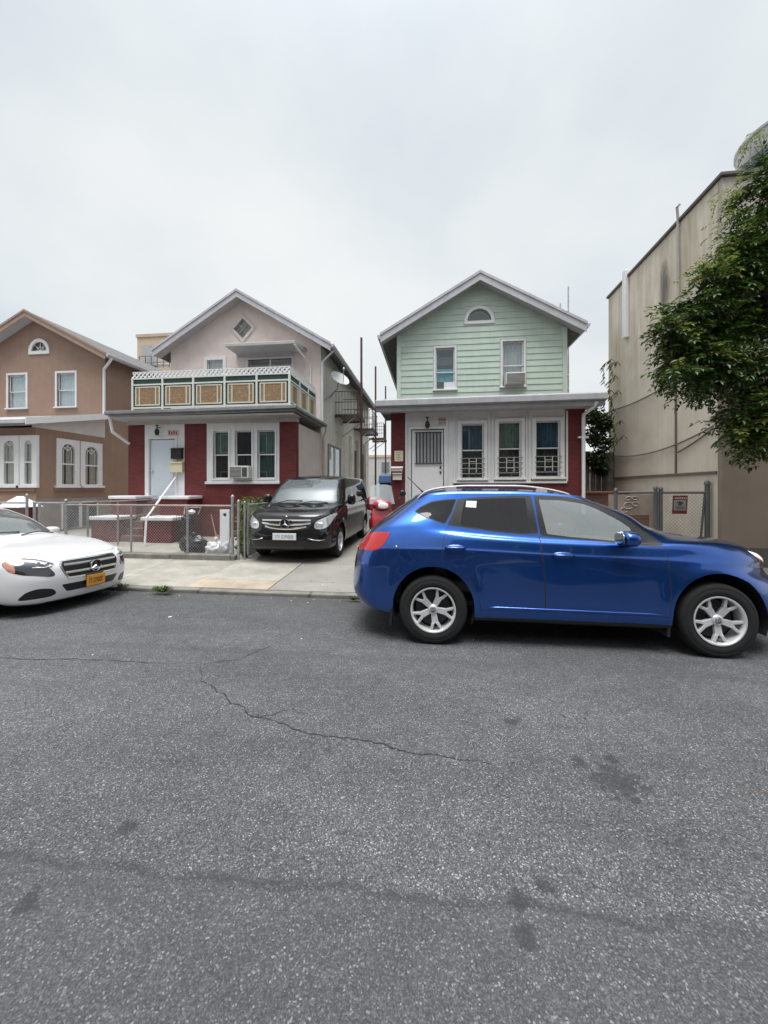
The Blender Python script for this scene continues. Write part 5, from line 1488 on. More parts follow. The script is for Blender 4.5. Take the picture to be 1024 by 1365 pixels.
class Shell:
    def __init__(s, rails, T=None, sub=9, crown=0.05, floor=True, flares=(), bulge=None, crown_fn=None):
        Rr_ = [rail_pts(r) for r in rails]
        K = len(Rr_)
        T = np.array(T if T is not None else np.concatenate([[0], np.cumsum([np.linalg.norm(Rr_[k + 1] - Rr_[k], axis=1).mean() for k in range(K - 1)])]))
        q = np.concatenate([np.linspace(T[k], T[k + 1], sub, endpoint=False) for k in range(K - 1)] + [[T[-1]]])
        A = np.stack(Rr_, 0)                       # K, n, 3
        n_ = A.shape[1]
        G = pchip(T, A.reshape(K, -1), q).reshape(len(q), n_, 3)
        rows = [G]
        top = G[-1]; wm = top[:, 1].max()
        for k in range(1, 13):
            f = 1 - k / 12
            r_ = top.copy(); r_[:, 1] *= f
            r_[:, 2] += crown * ((top[:, 1] / wm) ** 2) * (1 - f * f)
            rows.append(r_[None])
        if floor:
            bot = G[0]; pre = []
            for k in range(6, 0, -1):
                r_ = bot.copy(); r_[:, 1] *= 1 - k / 6; r_[:, 2] += 0.02 * (k / 6); pre.append(r_[None])
            rows = pre + rows
        G = np.concatenate(rows, 0)
        for (xw, zw, ra_, amp, wd) in flares:
            rr = np.hypot(G[..., 0] - xw, G[..., 2] - zw)
            G[..., 1] += np.where(G[..., 1] > 0.4, amp * np.exp(-((rr - ra_) / wd) ** 2) * (G[..., 2] < 1.1), 0)
        if bulge: G = bulge(G)
        M_, n_ = G.shape[:2]
        V = np.concatenate([G.reshape(-1, 3), (G * np.array([1, -1, 1])).reshape(-1, 3)])
        F = []
        o = M_ * n_
        for j in range(M_ - 1):
            for i in range(n_ - 1):
                a, b, c, d = j * n_ + i, j * n_ + i + 1, (j + 1) * n_ + i + 1, (j + 1) * n_ + i
                F.append((d, c, b, a)); F.append((a + o, b + o, c + o, d + o))
        bm = bmesh.new()
        vs = [bm.verts.new(p) for p in V.tolist()]
        for f in F: bm.faces.new([vs[i] for i in f])
        bmesh.ops.remove_doubles(bm, verts=bm.verts, dist=2e-4)
        bmesh.ops.dissolve_degenerate(bm, dist=1e-5, edges=bm.edges)
        bm.normal_update(); bm.verts.ensure_lookup_table(); bm.faces.ensure_lookup_table()
        s.bm = bm
        # orientation check: roof faces must look up
        top_f = max(bm.faces, key=lambda f: f.calc_center_median().z)
        if top_f.normal.z < 0: bmesh.ops.reverse_faces(bm, faces=bm.faces); bm.normal_update()
        s.bvh = BVHTree.FromBMesh(bm)
        s.vn = [v.normal.copy() for v in bm.verts]; s.vc = [v.co.copy() for v in bm.verts]
        s.fv = [[v.index for v in f.verts] for f in bm.faces]
        bm.verts.index_update()
        s.fv = [[v.index for v in f.verts] for f in bm.faces]
    def normal(s, p):
        co, nr, idx, d = s.bvh.find_nearest(p)
        acc = Vector((0, 0, 0))
        for i in s.fv[idx]: acc += s.vn[i] / ((s.vc[i] - co).length + 1e-5)
        return acc.normalized() if acc.length > 1e-9 else nr
    def cut(s, poly, axis, filt, pid=None, pick=None):
        """score the skin along a polygon seen along an axis; faces inside get part id pid"""
        ia, ib = {'y': (0, 2), 'x': (1, 2), 'z': (0, 1)}[axis]
        xs = [p[0] for p in poly]; ys = [p[1] for p in poly]
        bx0, bx1, by0, by1 = min(xs) - .02, max(xs) + .02, min(ys) - .02, max(ys) + .02
        bm = s.bm
        def bb(f):
            a = [v.co[ia] for v in f.verts]; b = [v.co[ib] for v in f.verts]
            return min(a), max(a), min(b), max(b)
        cand = {}
        for f in bm.faces:
            c = f.calc_center_median()
            if bx0 < c[ia] < bx1 and by0 < c[ib] < by1 and filt(c): cand[f] = bb(f)
        n_ = len(poly)
        for k in range(n_):
            p, q = poly[k], poly[(k + 1) % n_]
            ex0, ex1, ey0, ey1 = min(p[0], q[0]) - 1e-4, max(p[0], q[0]) + 1e-4, min(p[1], q[1]) - 1e-4, max(p[1], q[1]) + 1e-4
            sub = [f for f, b in cand.items() if f.is_valid and b[1] >= ex0 and b[0] <= ex1 and b[3] >= ey0 and b[2] <= ey1]
            if not sub: continue
            co_ = [0, 0, 0]; co_[ia], co_[ib] = p
            no = [0, 0, 0]; no[ia], no[ib] = -(q[1] - p[1]), q[0] - p[0]
            if abs(no[ia]) + abs(no[ib]) < 1e-7: continue
            geom = set(sub)
            for f in sub: geom.update(f.edges); geom.update(f.verts)
            r_ = bmesh.ops.bisect_plane(bm, geom=list(geom), dist=1e-6, plane_co=co_, plane_no=no)
            for g in r_['geom']:
                if isinstance(g, bmesh.types.BMFace): cand[g] = bb(g)
            for f in list(cand):
                if not f.is_valid: del cand[f]
        inside = [f for f in cand if f.is_valid and inpoly((f.calc_center_median()[ia], f.calc_center_median()[ib]), poly)]
        if pick is not None: inside = [f for f in inside if f.material_index in pick]
        if pid is not None:
            for f in inside: f.material_index = pid
        return inside
    def extract(s, name, pids, mats, parent, off=0.0, thick=0.0):
        """collect the faces with these part ids as one mesh object"""
        vm, verts, faces, mi, nors = {}, [], [], [], []
        for f in s.bm.faces:
            if f.material_index in pids:
                fl = []
                for v in f.verts:
                    if v not in vm:
                        vm[v] = len(verts); nn_ = s.normal(v.co); nors.append(nn_); verts.append(v.co + nn_ * off)
                    fl.append(vm[v])
                faces.append(fl); mi.append(pids.index(f.material_index))
        if not faces: return None
        me = bpy.data.meshes.new(name); me.from_pydata([tuple(v) for v in verts], [], faces)
        for m in mats: me.materials.append(m)
        me.polygons.foreach_set('material_index', mi)
        me.polygons.foreach_set('use_smooth', [True] * len(faces))
        me.normals_split_custom_set_from_vertices([tuple(v) for v in nors])
        o = bpy.data.objects.new(name, me); COL.objects.link(o); o.parent = parent
        return o
    def hit(s, mw, u, v):
        """the point of the skin met by a measured sight line"""
        inv = mw.inverted(); d = Vector(ray(u, v)).normalized()
        o = inv @ Vector((0, 0, CZ)); dl = (inv.to_3x3() @ d).normalized()
        h_ = s.bvh.ray_cast(o, dl)[0]
        return h_

def smooth_poly(p, k=6, closed=True):
    """Catmull-Rom through the points of an outline"""
    n_ = len(p); out = []
    for i in range(n_):
        a, b, c, d = (np.array(p[(i + j - 1) % n_], float) for j in range(4))
        for t in np.linspace(0, 1, k, endpoint=False):
            out.append(tuple(.5 * ((2 * b) + (c - a) * t + (2 * a - 5 * b + 4 * c - d) * t * t + (3 * b - a - 3 * c + d) * t ** 3)))
    return out
def round_poly(p, rad, k=4):
    """round the corners of an outline"""
    out = []; n_ = len(p)
    for i in range(n_):
        a, b, c = (np.array(p[(i + j - 1) % n_], float) for j in range(3))
        la, lc = np.linalg.norm(a - b), np.linalg.norm(c - b)
        r_ = min(rad, la * .45, lc * .45)
        p0, p1 = b + (a - b) / la * r_, b + (c - b) / lc * r_
        for t in np.linspace(0, 1, k + 1): out.append(tuple((1 - t) ** 2 * p0 + 2 * t * (1 - t) * b + t * t * p1))
    return out
def offset_poly(p, d):
    """shrink (d>0) an outline"""
    n_ = len(p); A = sum(p[i][0] * p[(i + 1) % n_][1] - p[(i + 1) % n_][0] * p[i][1] for i in range(n_))
    sgn = 1 if A > 0 else -1; out = []
    for i in range(n_):
        a, b, c = (np.array(p[(i + j - 1) % n_], float) for j in range(3))
        e1, e2 = b - a, c - b
        e1 /= np.linalg.norm(e1) + 1e-9; e2 /= np.linalg.norm(e2) + 1e-9
        nn_ = np.array([-(e1 + e2)[1], (e1 + e2)[0]]); nn_ /= np.linalg.norm(nn_) + 1e-9
        out.append(tuple(b + nn_ * d * sgn))
    return out
def circ(cx, cz, r, k=40): return [(cx + r * math.cos(2 * math.pi * i / k), cz + r * math.sin(2 * math.pi * i / k)) for i in range(k)]

TYRE = mat('tyre_rubber', (.010, .010, .011), .85, var=.2, vs=12)
DISC = mat('brake_disc', (.07, .07, .07), .6, .3, var=.2)
WELL = mat('wheel_well', (.008, .008, .009), .95, var=0)
def wheel(root, x, y, r, rim_r, width, sgn, spokes=5, kind='Y', name='wheel', rot0=math.pi / 2):
    """sgn: -1 outer face towards -y"""
    w_ = bpy.data.objects.new(name, None); COL.objects.link(w_); w_.parent = root; w_.location = (x, y, r); w_['_local'] = 1
    h_ = width / 2
    yo = lambda k: sgn * k
    prof = [(rim_r - .005, yo(-h_ + .01)), (rim_r + .03, yo(-h_)), (r - .03, yo(-h_ + .005)), (r - .006, yo(-h_ + .03)), (r, yo(-h_ + .06)), (r, yo(h_ - .06)), (r - .006, yo(h_ - .03)), (r - .02, yo(h_ - .012)),
            (r - .045, yo(h_ - .001)), (r - .05, yo(h_ - .004)), (r - .055, yo(h_)), (rim_r + .02, yo(h_ - .003)), (rim_r + .004, yo(h_ - .012)), (rim_r - .005, yo(h_ - .02))]
    mb = MB(); mb.lathe(prof, (0, 0, 0), 'y', 56, caps=False)
    # tread grooves
    mb.build('tyre', TYRE, w_, smooth='all')
    mb = MB()
    mb.lathe([(rim_r, yo(h_ - .012)), (rim_r, yo(h_ - .004)), (rim_r - .012, yo(h_ - .004)), (rim_r - .022, yo(h_ - .018)), (rim_r - .03, yo(-h_ + .03)), (rim_r - .02, yo(-h_ + .02))], (0, 0, 0), 'y', 56, 0, caps=False)
    rm = mb.build('rim', ALLOY, w_, smooth=True)
    mb = MB(); R0, R1 = rim_r * .2, rim_r - .014
    for k in range(spokes):
        a = rot0 + 2 * math.pi * k / spokes
        def P(rr, off, dy): 
            ca, sa = math.cos(a), math.sin(a)
            return (rr * ca - off * sa, yo(dy), rr * sa + off * ca)
        if kind == 'Y':
            d0, d1, d2 = h_ - .045, h_ - .03, h_ - .022
            Rm = rim_r * .62
            # stem
            def seg(r0, o0, w0, y0, r1, o1, w1, y1):
                t = .035
                v = [P(r0, o0 - w0, y0), P(r0, o0 + w0, y0), P(r0, o0 + w0, y0 - t), P(r0, o0 - w0, y0 - t), P(r1, o1 - w1, y1), P(r1, o1 + w1, y1), P(r1, o1 + w1, y1 - t), P(r1, o1 - w1, y1 - t)]
                mb.hexa(v)
            s_ = rim_r / .216
            seg(R0 * .8, 0, .026 * s_, d0, Rm, 0, .033 * s_, d1)
            for sg in (-1, 1): seg(Rm - .012, sg * .0175 * s_, .0165 * s_, d1 + .0005, R1, sg * .056 * s_, .0135 * s_, d2)
        else:
            v = [P(R0 * .8, -.03, h_ - .04), P(R0 * .8, .03, h_ - .04), P(R0 * .8, .03, h_ - .07), P(R0 * .8, -.03, h_ - .07), P(R1, -.022, h_ - .02), P(R1, .022, h_ - .02), P(R1, .022, h_ - .05), P(R1, -.022, h_ - .05)]
            mb.hexa(v)
    mb.lathe([(0, yo(h_ - .028)), (R0 * .75, yo(h_ - .03)), (R0 * 1.1, yo(h_ - .04)), (R0 * 1.15, yo(h_ - .07)), (0, yo(h_ - .07))], (0, 0, 0), 'y', 24)
    mb.build('spokes', ALLOY, rm, bevel=.006, seg=2)
    mb = MB(); mb.lathe([(0, yo(h_ - .022)), (R0 * .62, yo(h_ - .024)), (R0 * .66, yo(h_ - .03)), (0, yo(h_ - .034))], (0, 0, 0), 'y', 24)
    mb.lathe([(R0 * .35, yo(h_ - .0215)), (R0 * .5, yo(h_ - .0205)), (R0 * .52, yo(h_ - .023))], (0, 0, 0), 'y', 24, 1, caps=False); mb.box(-R0 * .5, R0 * .5, *sorted((yo(h_ - .0205), yo(h_ - .0225))), -R0 * .1, R0 * .1, 1)
    mb.build('hub_cap', [mat('hub_grey', (.3, .3, .31), .35, .6, var=0), CHROME], rm, smooth=True)
    mb = MB(); mb.lathe([(.05, yo(h_ - .13)), (rim_r * .78, yo(h_ - .13)), (rim_r * .78, yo(h_ - .15)), (.05, yo(h_ - .15))], (0, 0, 0), 'y', 32, caps=False)
    mb.build('brake_disc', DISC, w_, smooth=True)
    mb = MB(); mb.lathe([(0, yo(-.03)), (rim_r - .03, yo(-.03)), (rim_r - .03, yo(-.04)), (0, yo(-.04))], (0, 0, 0), 'y', 32); mb.build('wheel_back', WELL, w_)
    return w_
def wheel_well(root, x, z, r, y0, y1, zmin=.1):
    """dark half tunnel over a wheel"""
    mb = MB(); k = 22; v = []
    for i in range(k + 1):
        t = math.pi * (-.12 + 1.24 * i / k); a, b = x + r * math.cos(t), z + r * math.sin(t)
        v += [(a, y0, b), (a, y1, b)]
    f = [(2 * i, 2 * i + 1, 2 * i + 3, 2 * i + 2) for i in range(k)]
    inner = list(range(1, 2 * k + 3, 2)); f.append(tuple(inner))
    mb.add(v, f); return mb.build('wheel_well', WELL, root, recalc=False)

def paint(name, col, metallic=.35, rough=.32, flake=.06, back=(.02, .02, .02)):
    m, nt, P = new_mat(name); n = N(nt)
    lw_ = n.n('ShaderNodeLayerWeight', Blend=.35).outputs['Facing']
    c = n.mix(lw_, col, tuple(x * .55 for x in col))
    bf = n.n('ShaderNodeNewGeometry').outputs['Backfacing']
    dust = n.ramp(n.noise(n.pos(), 3.0, 5, .6), [(.4, 0.0), (.8, .06)])
    c = n.mix(dust, c, (.2, .19, .18))
    n.link(n.mix(bf, c, back), P.inputs['Base Color'])
    P.inputs['Metallic'].default_value = metallic; P.inputs['Roughness'].default_value = rough
    P.inputs['Coat Weight'].default_value = 1.0; P.inputs['Coat Roughness'].default_value = .015; P.inputs['Coat IOR'].default_value = 1.55
    return m
def star(mb, c, r, xf, w_=.13):
    """three pointed emblem in a ring, in the frame xf(a, b, c)"""
    o = []
    n_ = 28; v = []
    for rr, bb_ in ((r, 0), (r, .012), (r * .88, .014), (r * .88, 0)):
        for i in range(n_): t = 2 * math.pi * i / n_; v.append((c[0] + rr * math.cos(t), bb_, c[1] + rr * math.sin(t)))
    f = [(j * n_ + i, j * n_ + (i + 1) % n_, (j + 1) % 4 * n_ + (i + 1) % n_, (j + 1) % 4 * n_ + i) for j in range(4) for i in range(n_)]
    mb.add([xf(*p) for p in v], f)
    for k in range(3):
        t = math.pi / 2 + 2 * math.pi * k / 3; d = (math.cos(t), math.sin(t)); s_ = (-d[1], d[0])
        P = lambda a, b, h_: xf(c[0] + d[0] * a + s_[0] * b, h_, c[1] + d[1] * a + s_[1] * b)
        mb.add([P(0, -w_ * r, .004), P(0, w_ * r, .004), P(r * .93, 0, .006), P(0, 0, .022), P(-r * .12, 0, .004)], [(0, 2, 3), (2, 1, 3), (1, 4, 3), (4, 0, 3)])
SEAT = mat('seat_fabric', (.10, .10, .11), .9, var=.15, vs=12)
CABIN = mat('cabin_plastic', (.035, .035, .038), .7, var=.1)
def seat(root, x, y, z, m=SEAT, face=1):
    mb = MB()
    mb.blob((x, y, z + .08), (.27, .25, .09), .55, 16, 10)
    rot = Matrix.Rotation(R(-18) * face, 3, 'Y')
    mb.blob((x - .26 * face, y, z + .42), (.09, .24, .34), .55, 16, 10, rot=rot)
    mb.blob((x - .40 * face, y, z + .82), (.06, .14, .09), .7, 14, 8, rot=rot)
    return mb.build('seat', m, root, smooth='all')
# ================================================================== blue SUV
S_ = 1.02
TRK = .80
yc = 4.04 + (TRK + .105) * S_
suv = thing('parked_car', 'blue SUV with silver roof rails parked in front of the green house', 'car', (.02, yc, road_z(yc) + .0), 'cars parked along the kerb', local=True, rot=(-math.atan(.045), 0, 0))
suv.scale = (S_, S_, S_)
bpy.context.view_layer.update()
MW = Matrix.Translation(suv.location) @ Matrix.Rotation(-math.atan(.045), 4, 'X') @ Matrix.Scale(S_, 4)
WB = 2.69; WR = .352
rails = [
    dict(xr=-.80, xf=3.48, w=[(-.8, .70), (0, .80), (2.7, .80), (3.48, .72)], z=[(-.85, .36), (-.4, .25), (3.0, .23), (3.5, .24)], Lr=.35, Lf=.55, nr=2.6, nf=2.3),
    dict(xr=-.90, xf=3.58, w=[(-.9, .80), (0, .865), (2.7, .865), (3.6, .80)], z=[(-.9, .38), (-.4, .30), (0, .275), (2.7, .265), (3.6, .28)], Lr=.40, Lf=.65, nr=2.6, nf=2.3),
    dict(xr=-.965, xf=3.64, w=[(-.97, .84), (0, .900), (1.3, .898), (2.7, .905), (3.64, .86)], z=[(-.97, .52), (0, .50), (3.6, .46)], Lr=.42, Lf=.75, nr=2.6, nf=2.2),
    dict(xr=-.945, xf=3.62, w=[(-.97, .83), (0, .902), (1.3, .892), (2.7, .905), (3.64, .85)], z=[(-.97, .76), (0, .76), (2.7, .72), (3.6, .66)], Lr=.40, Lf=.80, nr=2.6, nf=2.1),
    dict(xr=-.90, xf=3.54, w=[(-.97, .81), (0, .896), (1.3, .890), (2.7, .885), (3.6, .79)], z=[(-.9, .94), (0, .965), (1.3, .925), (2.7, .88), (3.2, .83), (3.5, .79)], Lr=.40, Lf=.90, nr=2.7, nf=2.1),
    dict(xr=-.88, xf=3.55, w=[(-.97, .80), (0, .886), (1.3, .882), (2.7, .868), (3.6, .775)], z=[(-.9, .985), (0, 1.00), (1.3, .955), (2.7, .93), (3.2, .905), (3.5, .87)], Lr=.40, Lf=.90, nr=2.7, nf=2.1),
    dict(xr=-.82, xf=3.36, w=[(-.97, .77), (0, .855), (1.3, .862), (2.4, .845), (3.2, .70)], z=[(-.8, 1.07), (0, 1.10), (1.3, 1.05), (2.3, 1.03), (2.8, 1.02), (3.36, .965)], Lr=.38, Lf=.80, nr=2.8, nf=2.2),
    dict(xr=-.765, xf=2.50, w=[(-.8, .74), (0, .815), (1.3, .825), (2.1, .81), (2.5, .79)], z=[(-.77, 1.14), (-.2, 1.20), (.5, 1.13), (1.3, 1.085), (2.15, 1.075), (2.5, 1.10)], Lr=.35, Lf=.40, nr=2.8, nf=2.4),
    dict(xr=-.47, xf=2.14, w=[(-.5, .66), (.2, .735), (1.3, .735), (2.1, .70)], z=[(-.5, 1.37), (.2, 1.38), (1.3, 1.36), (2.1, 1.345)], Lr=.33, Lf=.36, nr=2.8, nf=2.6),
    dict(xr=-.22, xf=1.70, w=[(-.3, .60), (.3, .655), (1.0, .65), (1.7, .62)], z=[(-.25, 1.545), (.3, 1.585), (.8, 1.585), (1.3, 1.56), (1.7, 1.52)], Lr=.28, Lf=.30, nr=2.8, nf=2.8),
]
def hood_bulge(G):
    ss = lambda x, a, b: np.clip((x - a) / (b - a), 0, 1) ** 2 * (3 - 2 * np.clip((x - a) / (b - a), 0, 1))
    x, y, z = G[..., 0], G[..., 1], G[..., 2]
    k = ss(x, 2.05, 2.45) * (1 - ss(x, 3.1, 3.5)) * np.clip(1 - (y / .86) ** 2, 0, 1) ** .6 * ss(z, .88, .98) * (1 - ss(z, 1.15, 1.3))
    G[..., 2] += .075 * k
    return G
sh = Shell(rails, sub=8, crown=.055, bulge=hood_bulge, flares=[(0, WR, .43, .018, .10), (WB, WR, .43, .018, .10)])
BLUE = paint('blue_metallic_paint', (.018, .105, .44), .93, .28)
sidef = lambda c: abs(c.y) > .35
def px(poly): 
    out = []
    for u, v in poly:
        h_ = sh.hit(MW, u, v)
        if h_ is not None: out.append((h_.x, h_.z))
    return out
ID = dict(body=0, rub=1, glassq=2, glassr=3, glassf=4, doorr=5, doorf=6, tail=7, head=8, arch=9, screen=10, rearglass=11, clad=12, turn=13, trimf=14, trimr=15, trimq=16)
for i, f in enumerate(sh.bm.faces): f.material_index = 0
# wheel openings (through the skin and the floor)
dead = []
for xw in (0, WB):
    o = [(xw + .418 * math.cos(math.pi * k / 26), WR + .03 + .418 * math.sin(math.pi * k / 26)) for k in range(27)]
    o = [(xw + .425, .1)] + o + [(xw - .425, .1)]
    dead += sh.cut(o, 'y', lambda c: abs(c.y) > .5 and c.z < 1.0, 90)
# doors
gapw = .006
rd = px([(597, 700), (590.5, 720), (589, 745), (592, 762)]) 
rdoor = rd + [(.353, .70), (.41, .62), (.45, .53), (.472, .42), (.475, .37)]
fd_split = px([(719, 714.5), (722.5, 735), (726, 765)])
xs_ = fd_split[-1][0]
split = fd_split + [(xs_ + .005, .55), (xs_ - .0, .37)]
fdl = px([(886, 729), (890.5, 745), (893.5, 765)])
front_e = fdl + [(fdl[-1][0] + .0, .55), (fdl[-1][0] - .02, .37)]
tqr = px([(552, 682), (560, 675), (575, 668.2), (592, 665.5), (609, 665), (603, 683), (593.5, 698.8), (580, 695), (566, 689.5)])
tq = px([(610.3, 665), (640, 662.5), (675, 661.2), (708, 660.6), (713, 685), (718, 711.5), (690, 711.8), (660, 709.2), (630, 704), (596.5, 699.5), (604, 683)])
tf = px([(711.5, 660.8), (735, 660.8), (757, 662.5), (785, 668.5), (805, 675.5), (825, 685), (848, 699.5), (868, 713), (886, 727), (868, 728.6), (840, 726.5), (800, 722), (760, 718), (721, 714.2), (716, 690)])
gq = offset_poly(tqr, .012)
gr2 = px([(620, 666.3), (660, 664.2), (700.5, 663.8), (703.5, 688), (706.5, 710.2), (680, 709), (650, 705.5), (614, 700.5), (616, 682)])
gf = px([(718, 666), (748, 667), (778, 672), (795, 678.5), (809, 685.5), (826, 694.5), (840.5, 704.5), (843, 722), (817, 720.8), (760, 715.6), (729.5, 711.8), (724, 690)])
rdp = [tq[8 + 1]] if False else []
rear_door = rdoor + split[::-1]
front_door = split + front_e[::-1]
sh.cut(rear_door, 'y', sidef, ID['rub'], pick=(0,)); sh.cut(offset_poly(rear_door, gapw), 'y', sidef, ID['doorr'], pick=(ID['rub'],))
sh.cut(front_door, 'y', sidef, ID['rub'], pick=(0,)); sh.cut(offset_poly(front_door, gapw), 'y', sidef, ID['doorf'], pick=(ID['rub'],))
for tp, gp, a, b in ((tqr, gq, 'trimq', 'glassq'), (tq, gr2, 'trimr', 'glassr'), (tf, gf, 'trimf', 'glassf')):
    sh.cut(round_poly(tp, .02, 3), 'y', sidef, ID[a]); sh.cut(round_poly(gp, .015, 3), 'y', sidef, ID[b], pick=(ID[a],))
# black strip below the doors, painting in the shade under the sill
cl = [(.40, .20), (2.30, .20), (2.30, .295), (.40, .295)]
sh.cut(cl, 'y', lambda c: abs(c.y) > .5, ID['clad'], pick=(0, ID['rub'], ID['doorr'], ID['doorf']))
# lamps
tl = px([(485, 724), (487.5, 713.5), (496, 710), (508, 708.8), (521, 710.4), (517.5, 717), (511, 726.5), (504, 733), (497, 734.2), (486, 733.6)])
tl = [(-1.0, tl[0][1])] + [(-1.0, max(p[1] for p in tl) - .02)] + tl[2:-1] + [(-1.0, min(p[1] for p in tl))]
sh.cut(tl, 'y', lambda c: c.x < -.3 and abs(c.y) > .52, ID['tail'])
hl = px([(996, 734.5), (1004, 737), (1015, 742.5), (1021, 748), (1019, 756), (1008, 747.5)])
print('headlamp hits', len(hl))
if len(hl) >= 1:
    hx = hl[0]
    hl = [hx, (hx[0] + .16, hx[1] - .035), (hx[0] + .34, hx[1] - .085), (hx[0] + .52, hx[1] - .17), (hx[0] + .50, hx[1] - .27), (hx[0] + .32, hx[1] - .20), (hx[0] + .12, hx[1] - .09)]
    sh.cut(hl, 'y', lambda c: c.x > 2.5 and abs(c.y) > .3 and c.z < 1.0, ID['head'])
    sh.cut([(hx[0] + .07, hx[1] - .05), (hx[0] + .33, hx[1] - .155), (hx[0] + .34, hx[1] - .22), (hx[0] + .12, hx[1] - .09)], 'y', lambda c: c.x > 2.5 and abs(c.y) > .3 and c.z < 1.0, ID['turn'], pick=(ID['head'],))
# windscreen and tailgate glass, seen from front and rear
ws = round_poly([(-.66, 1.19), (.66, 1.19), (.53, 1.51), (-.53, 1.51)], .05)
sh.cut(ws, 'x', lambda c: c.x > 1.1 and c.z > 1.1, ID['screen'], pick=(0,))
rg = round_poly([(-.60, 1.15), (.60, 1.15), (.50, 1.50), (-.50, 1.50)], .06)
sh.cut(rg, 'x', lambda c: c.x < -.1 and c.z > 1.1, ID['rearglass'], pick=(0,))
tg = round_poly([(-.70, .66), (.70, .66), (.64, 1.53), (-.64, 1.53)], .05)
# build the parts
GL_DARK = glass_mat('privacy_glass', (.10, .105, .11), .8, body=.55, bodycol=(.03, .031, .033))
GL_SIDE = glass_mat('side_glass', (.66, .72, .70), 4.0, body=.28, bodycol=(.52, .58, .55))  # pale diffuse layer painted in for the bright reflection on the glass
GL_SCREEN = glass_mat('windscreen_glass', (.50, .56, .56), 4.0, body=.22, bodycol=(.5, .56, .57))  # body tone paints reflected sky into the windscreens
REDL = mat('red_lens', (.40, .003, .008), .12, var=.1, vs=20, coat=1.0)
AMBER = mat('amber_lens', (.70, .17, .03), .15, var=0, coat=1.0)
CLEAR = mat('clear_lamp', (.85, .86, .87), .5, .0, var=.0)
body_ = sh.extract('body', [0, ID['rub']], [BLUE, BLACK], suv)
for nm, a, ms in (('rear_door', 'doorr', [BLUE]), ('front_door', 'doorf', [BLUE])):
    # near and far side doors as separate parts
    for sg in (-1, 1):
        keep = []
        for f in sh.bm.faces:
            if f.material_index == ID[a]:
                c = f.calc_center_median()
                if c.y * sg > 0: keep.append(f)
        for f in keep: f.material_index = 70
        d_ = sh.extract('door', [70], ms, suv)
        for f in keep: f.material_index = 71
        if sg == -1:
            hp = sh.hit(MW, *((607, 731) if a == 'doorr' else (751, 741)))
            nr = sh.normal(hp)
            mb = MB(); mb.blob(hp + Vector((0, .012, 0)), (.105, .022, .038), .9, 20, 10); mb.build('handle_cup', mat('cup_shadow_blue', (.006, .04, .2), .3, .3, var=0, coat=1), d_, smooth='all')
            mb = MB(); mb.tube([hp + Vector((-.10, -.006, .004)), hp + Vector((-.07, -.034, .006)), hp + Vector((.07, -.034, .006)), hp + Vector((.10, -.006, .004))], .013, 8); mb.build('handle', BLUE, d_, smooth='all')
def split_extract(name, pid, mats, off=0.0):
    for sg in (-1, 1):
        keep = [f for f in sh.bm.faces if f.material_index == pid and f.calc_center_median().y * sg > 0]
        for f in keep: f.material_index = 70
        o = sh.extract(name, [70], mats, suv, off)
        for f in keep: f.material_index = 71
    return o
for pid, nm, ms in ((ID['trimq'], 'window_trim', [BLACKPL]), (ID['trimr'], 'window_trim', [BLACKPL]), (ID['trimf'], 'window_trim', [BLACKPL]),
                    (ID['glassq'], 'side_window', [GL_DARK]), (ID['glassr'], 'side_window', [GL_DARK]), (ID['glassf'], 'side_window', [GL_SIDE]),
                    (ID['tail'], 'tail_light', [REDL]), (ID['head'], 'headlight', [CLEAR]), (ID['turn'], 'turn_signal', [AMBER])):
    split_extract(nm, pid, ms, .004 if 'light' in nm or nm == 'turn_signal' else 0)
sh.extract('windscreen', [ID['screen']], [GL_SCREEN], suv); sh.extract('rear_window', [ID['rearglass']], [GL_DARK], suv)
split_extract('sill_shade', ID['clad'], [BLACKPL])
for xw in (0, WB):
    for sg in (-1, 1):
        wheel(suv, xw, sg * TRK, WR, .232, .21, sg, rot0=(-math.pi / 2 + (.16 if xw == 0 else .02)))
        wheel_well(suv, xw, WR + .03, .425, sg * .885, sg * .50)
        # mudflaps
        mb = MB(); mb.hexa([(xw - .46, sg * .69, .18), (xw - .43, sg * .69, .18), (xw - .43, sg * .88, .18), (xw - .46, sg * .88, .18), (xw - .44, sg * .69, .42), (xw - .41, sg * .69, .42), (xw - .41, sg * .875, .42), (xw - .44, sg * .875, .42)])
        mb.build('mudflap', BLACKPL, suv)
# arch lips
mb = MB()
# character crease: thin light catching rib along the foot of the doors
for sg in (-1, 1):
    mb = MB()
    pts = []
    for t in range(14):
        x_ = .52 + 1.70 * t / 13
        h_ = sh.bvh.ray_cast(Vector((x_, sg * 2, .40 - .012 * t / 13)), Vector((0, -sg, 0)))[0]
        if h_: pts.append(h_ + Vector((0, -sg * .008, 0)))
    mb.tube(pts, .014, 8, taper=[.004] + [.014] * (len(pts) - 2) + [.004])
    mb.build('sill_rib', BLUE, suv, smooth='all')
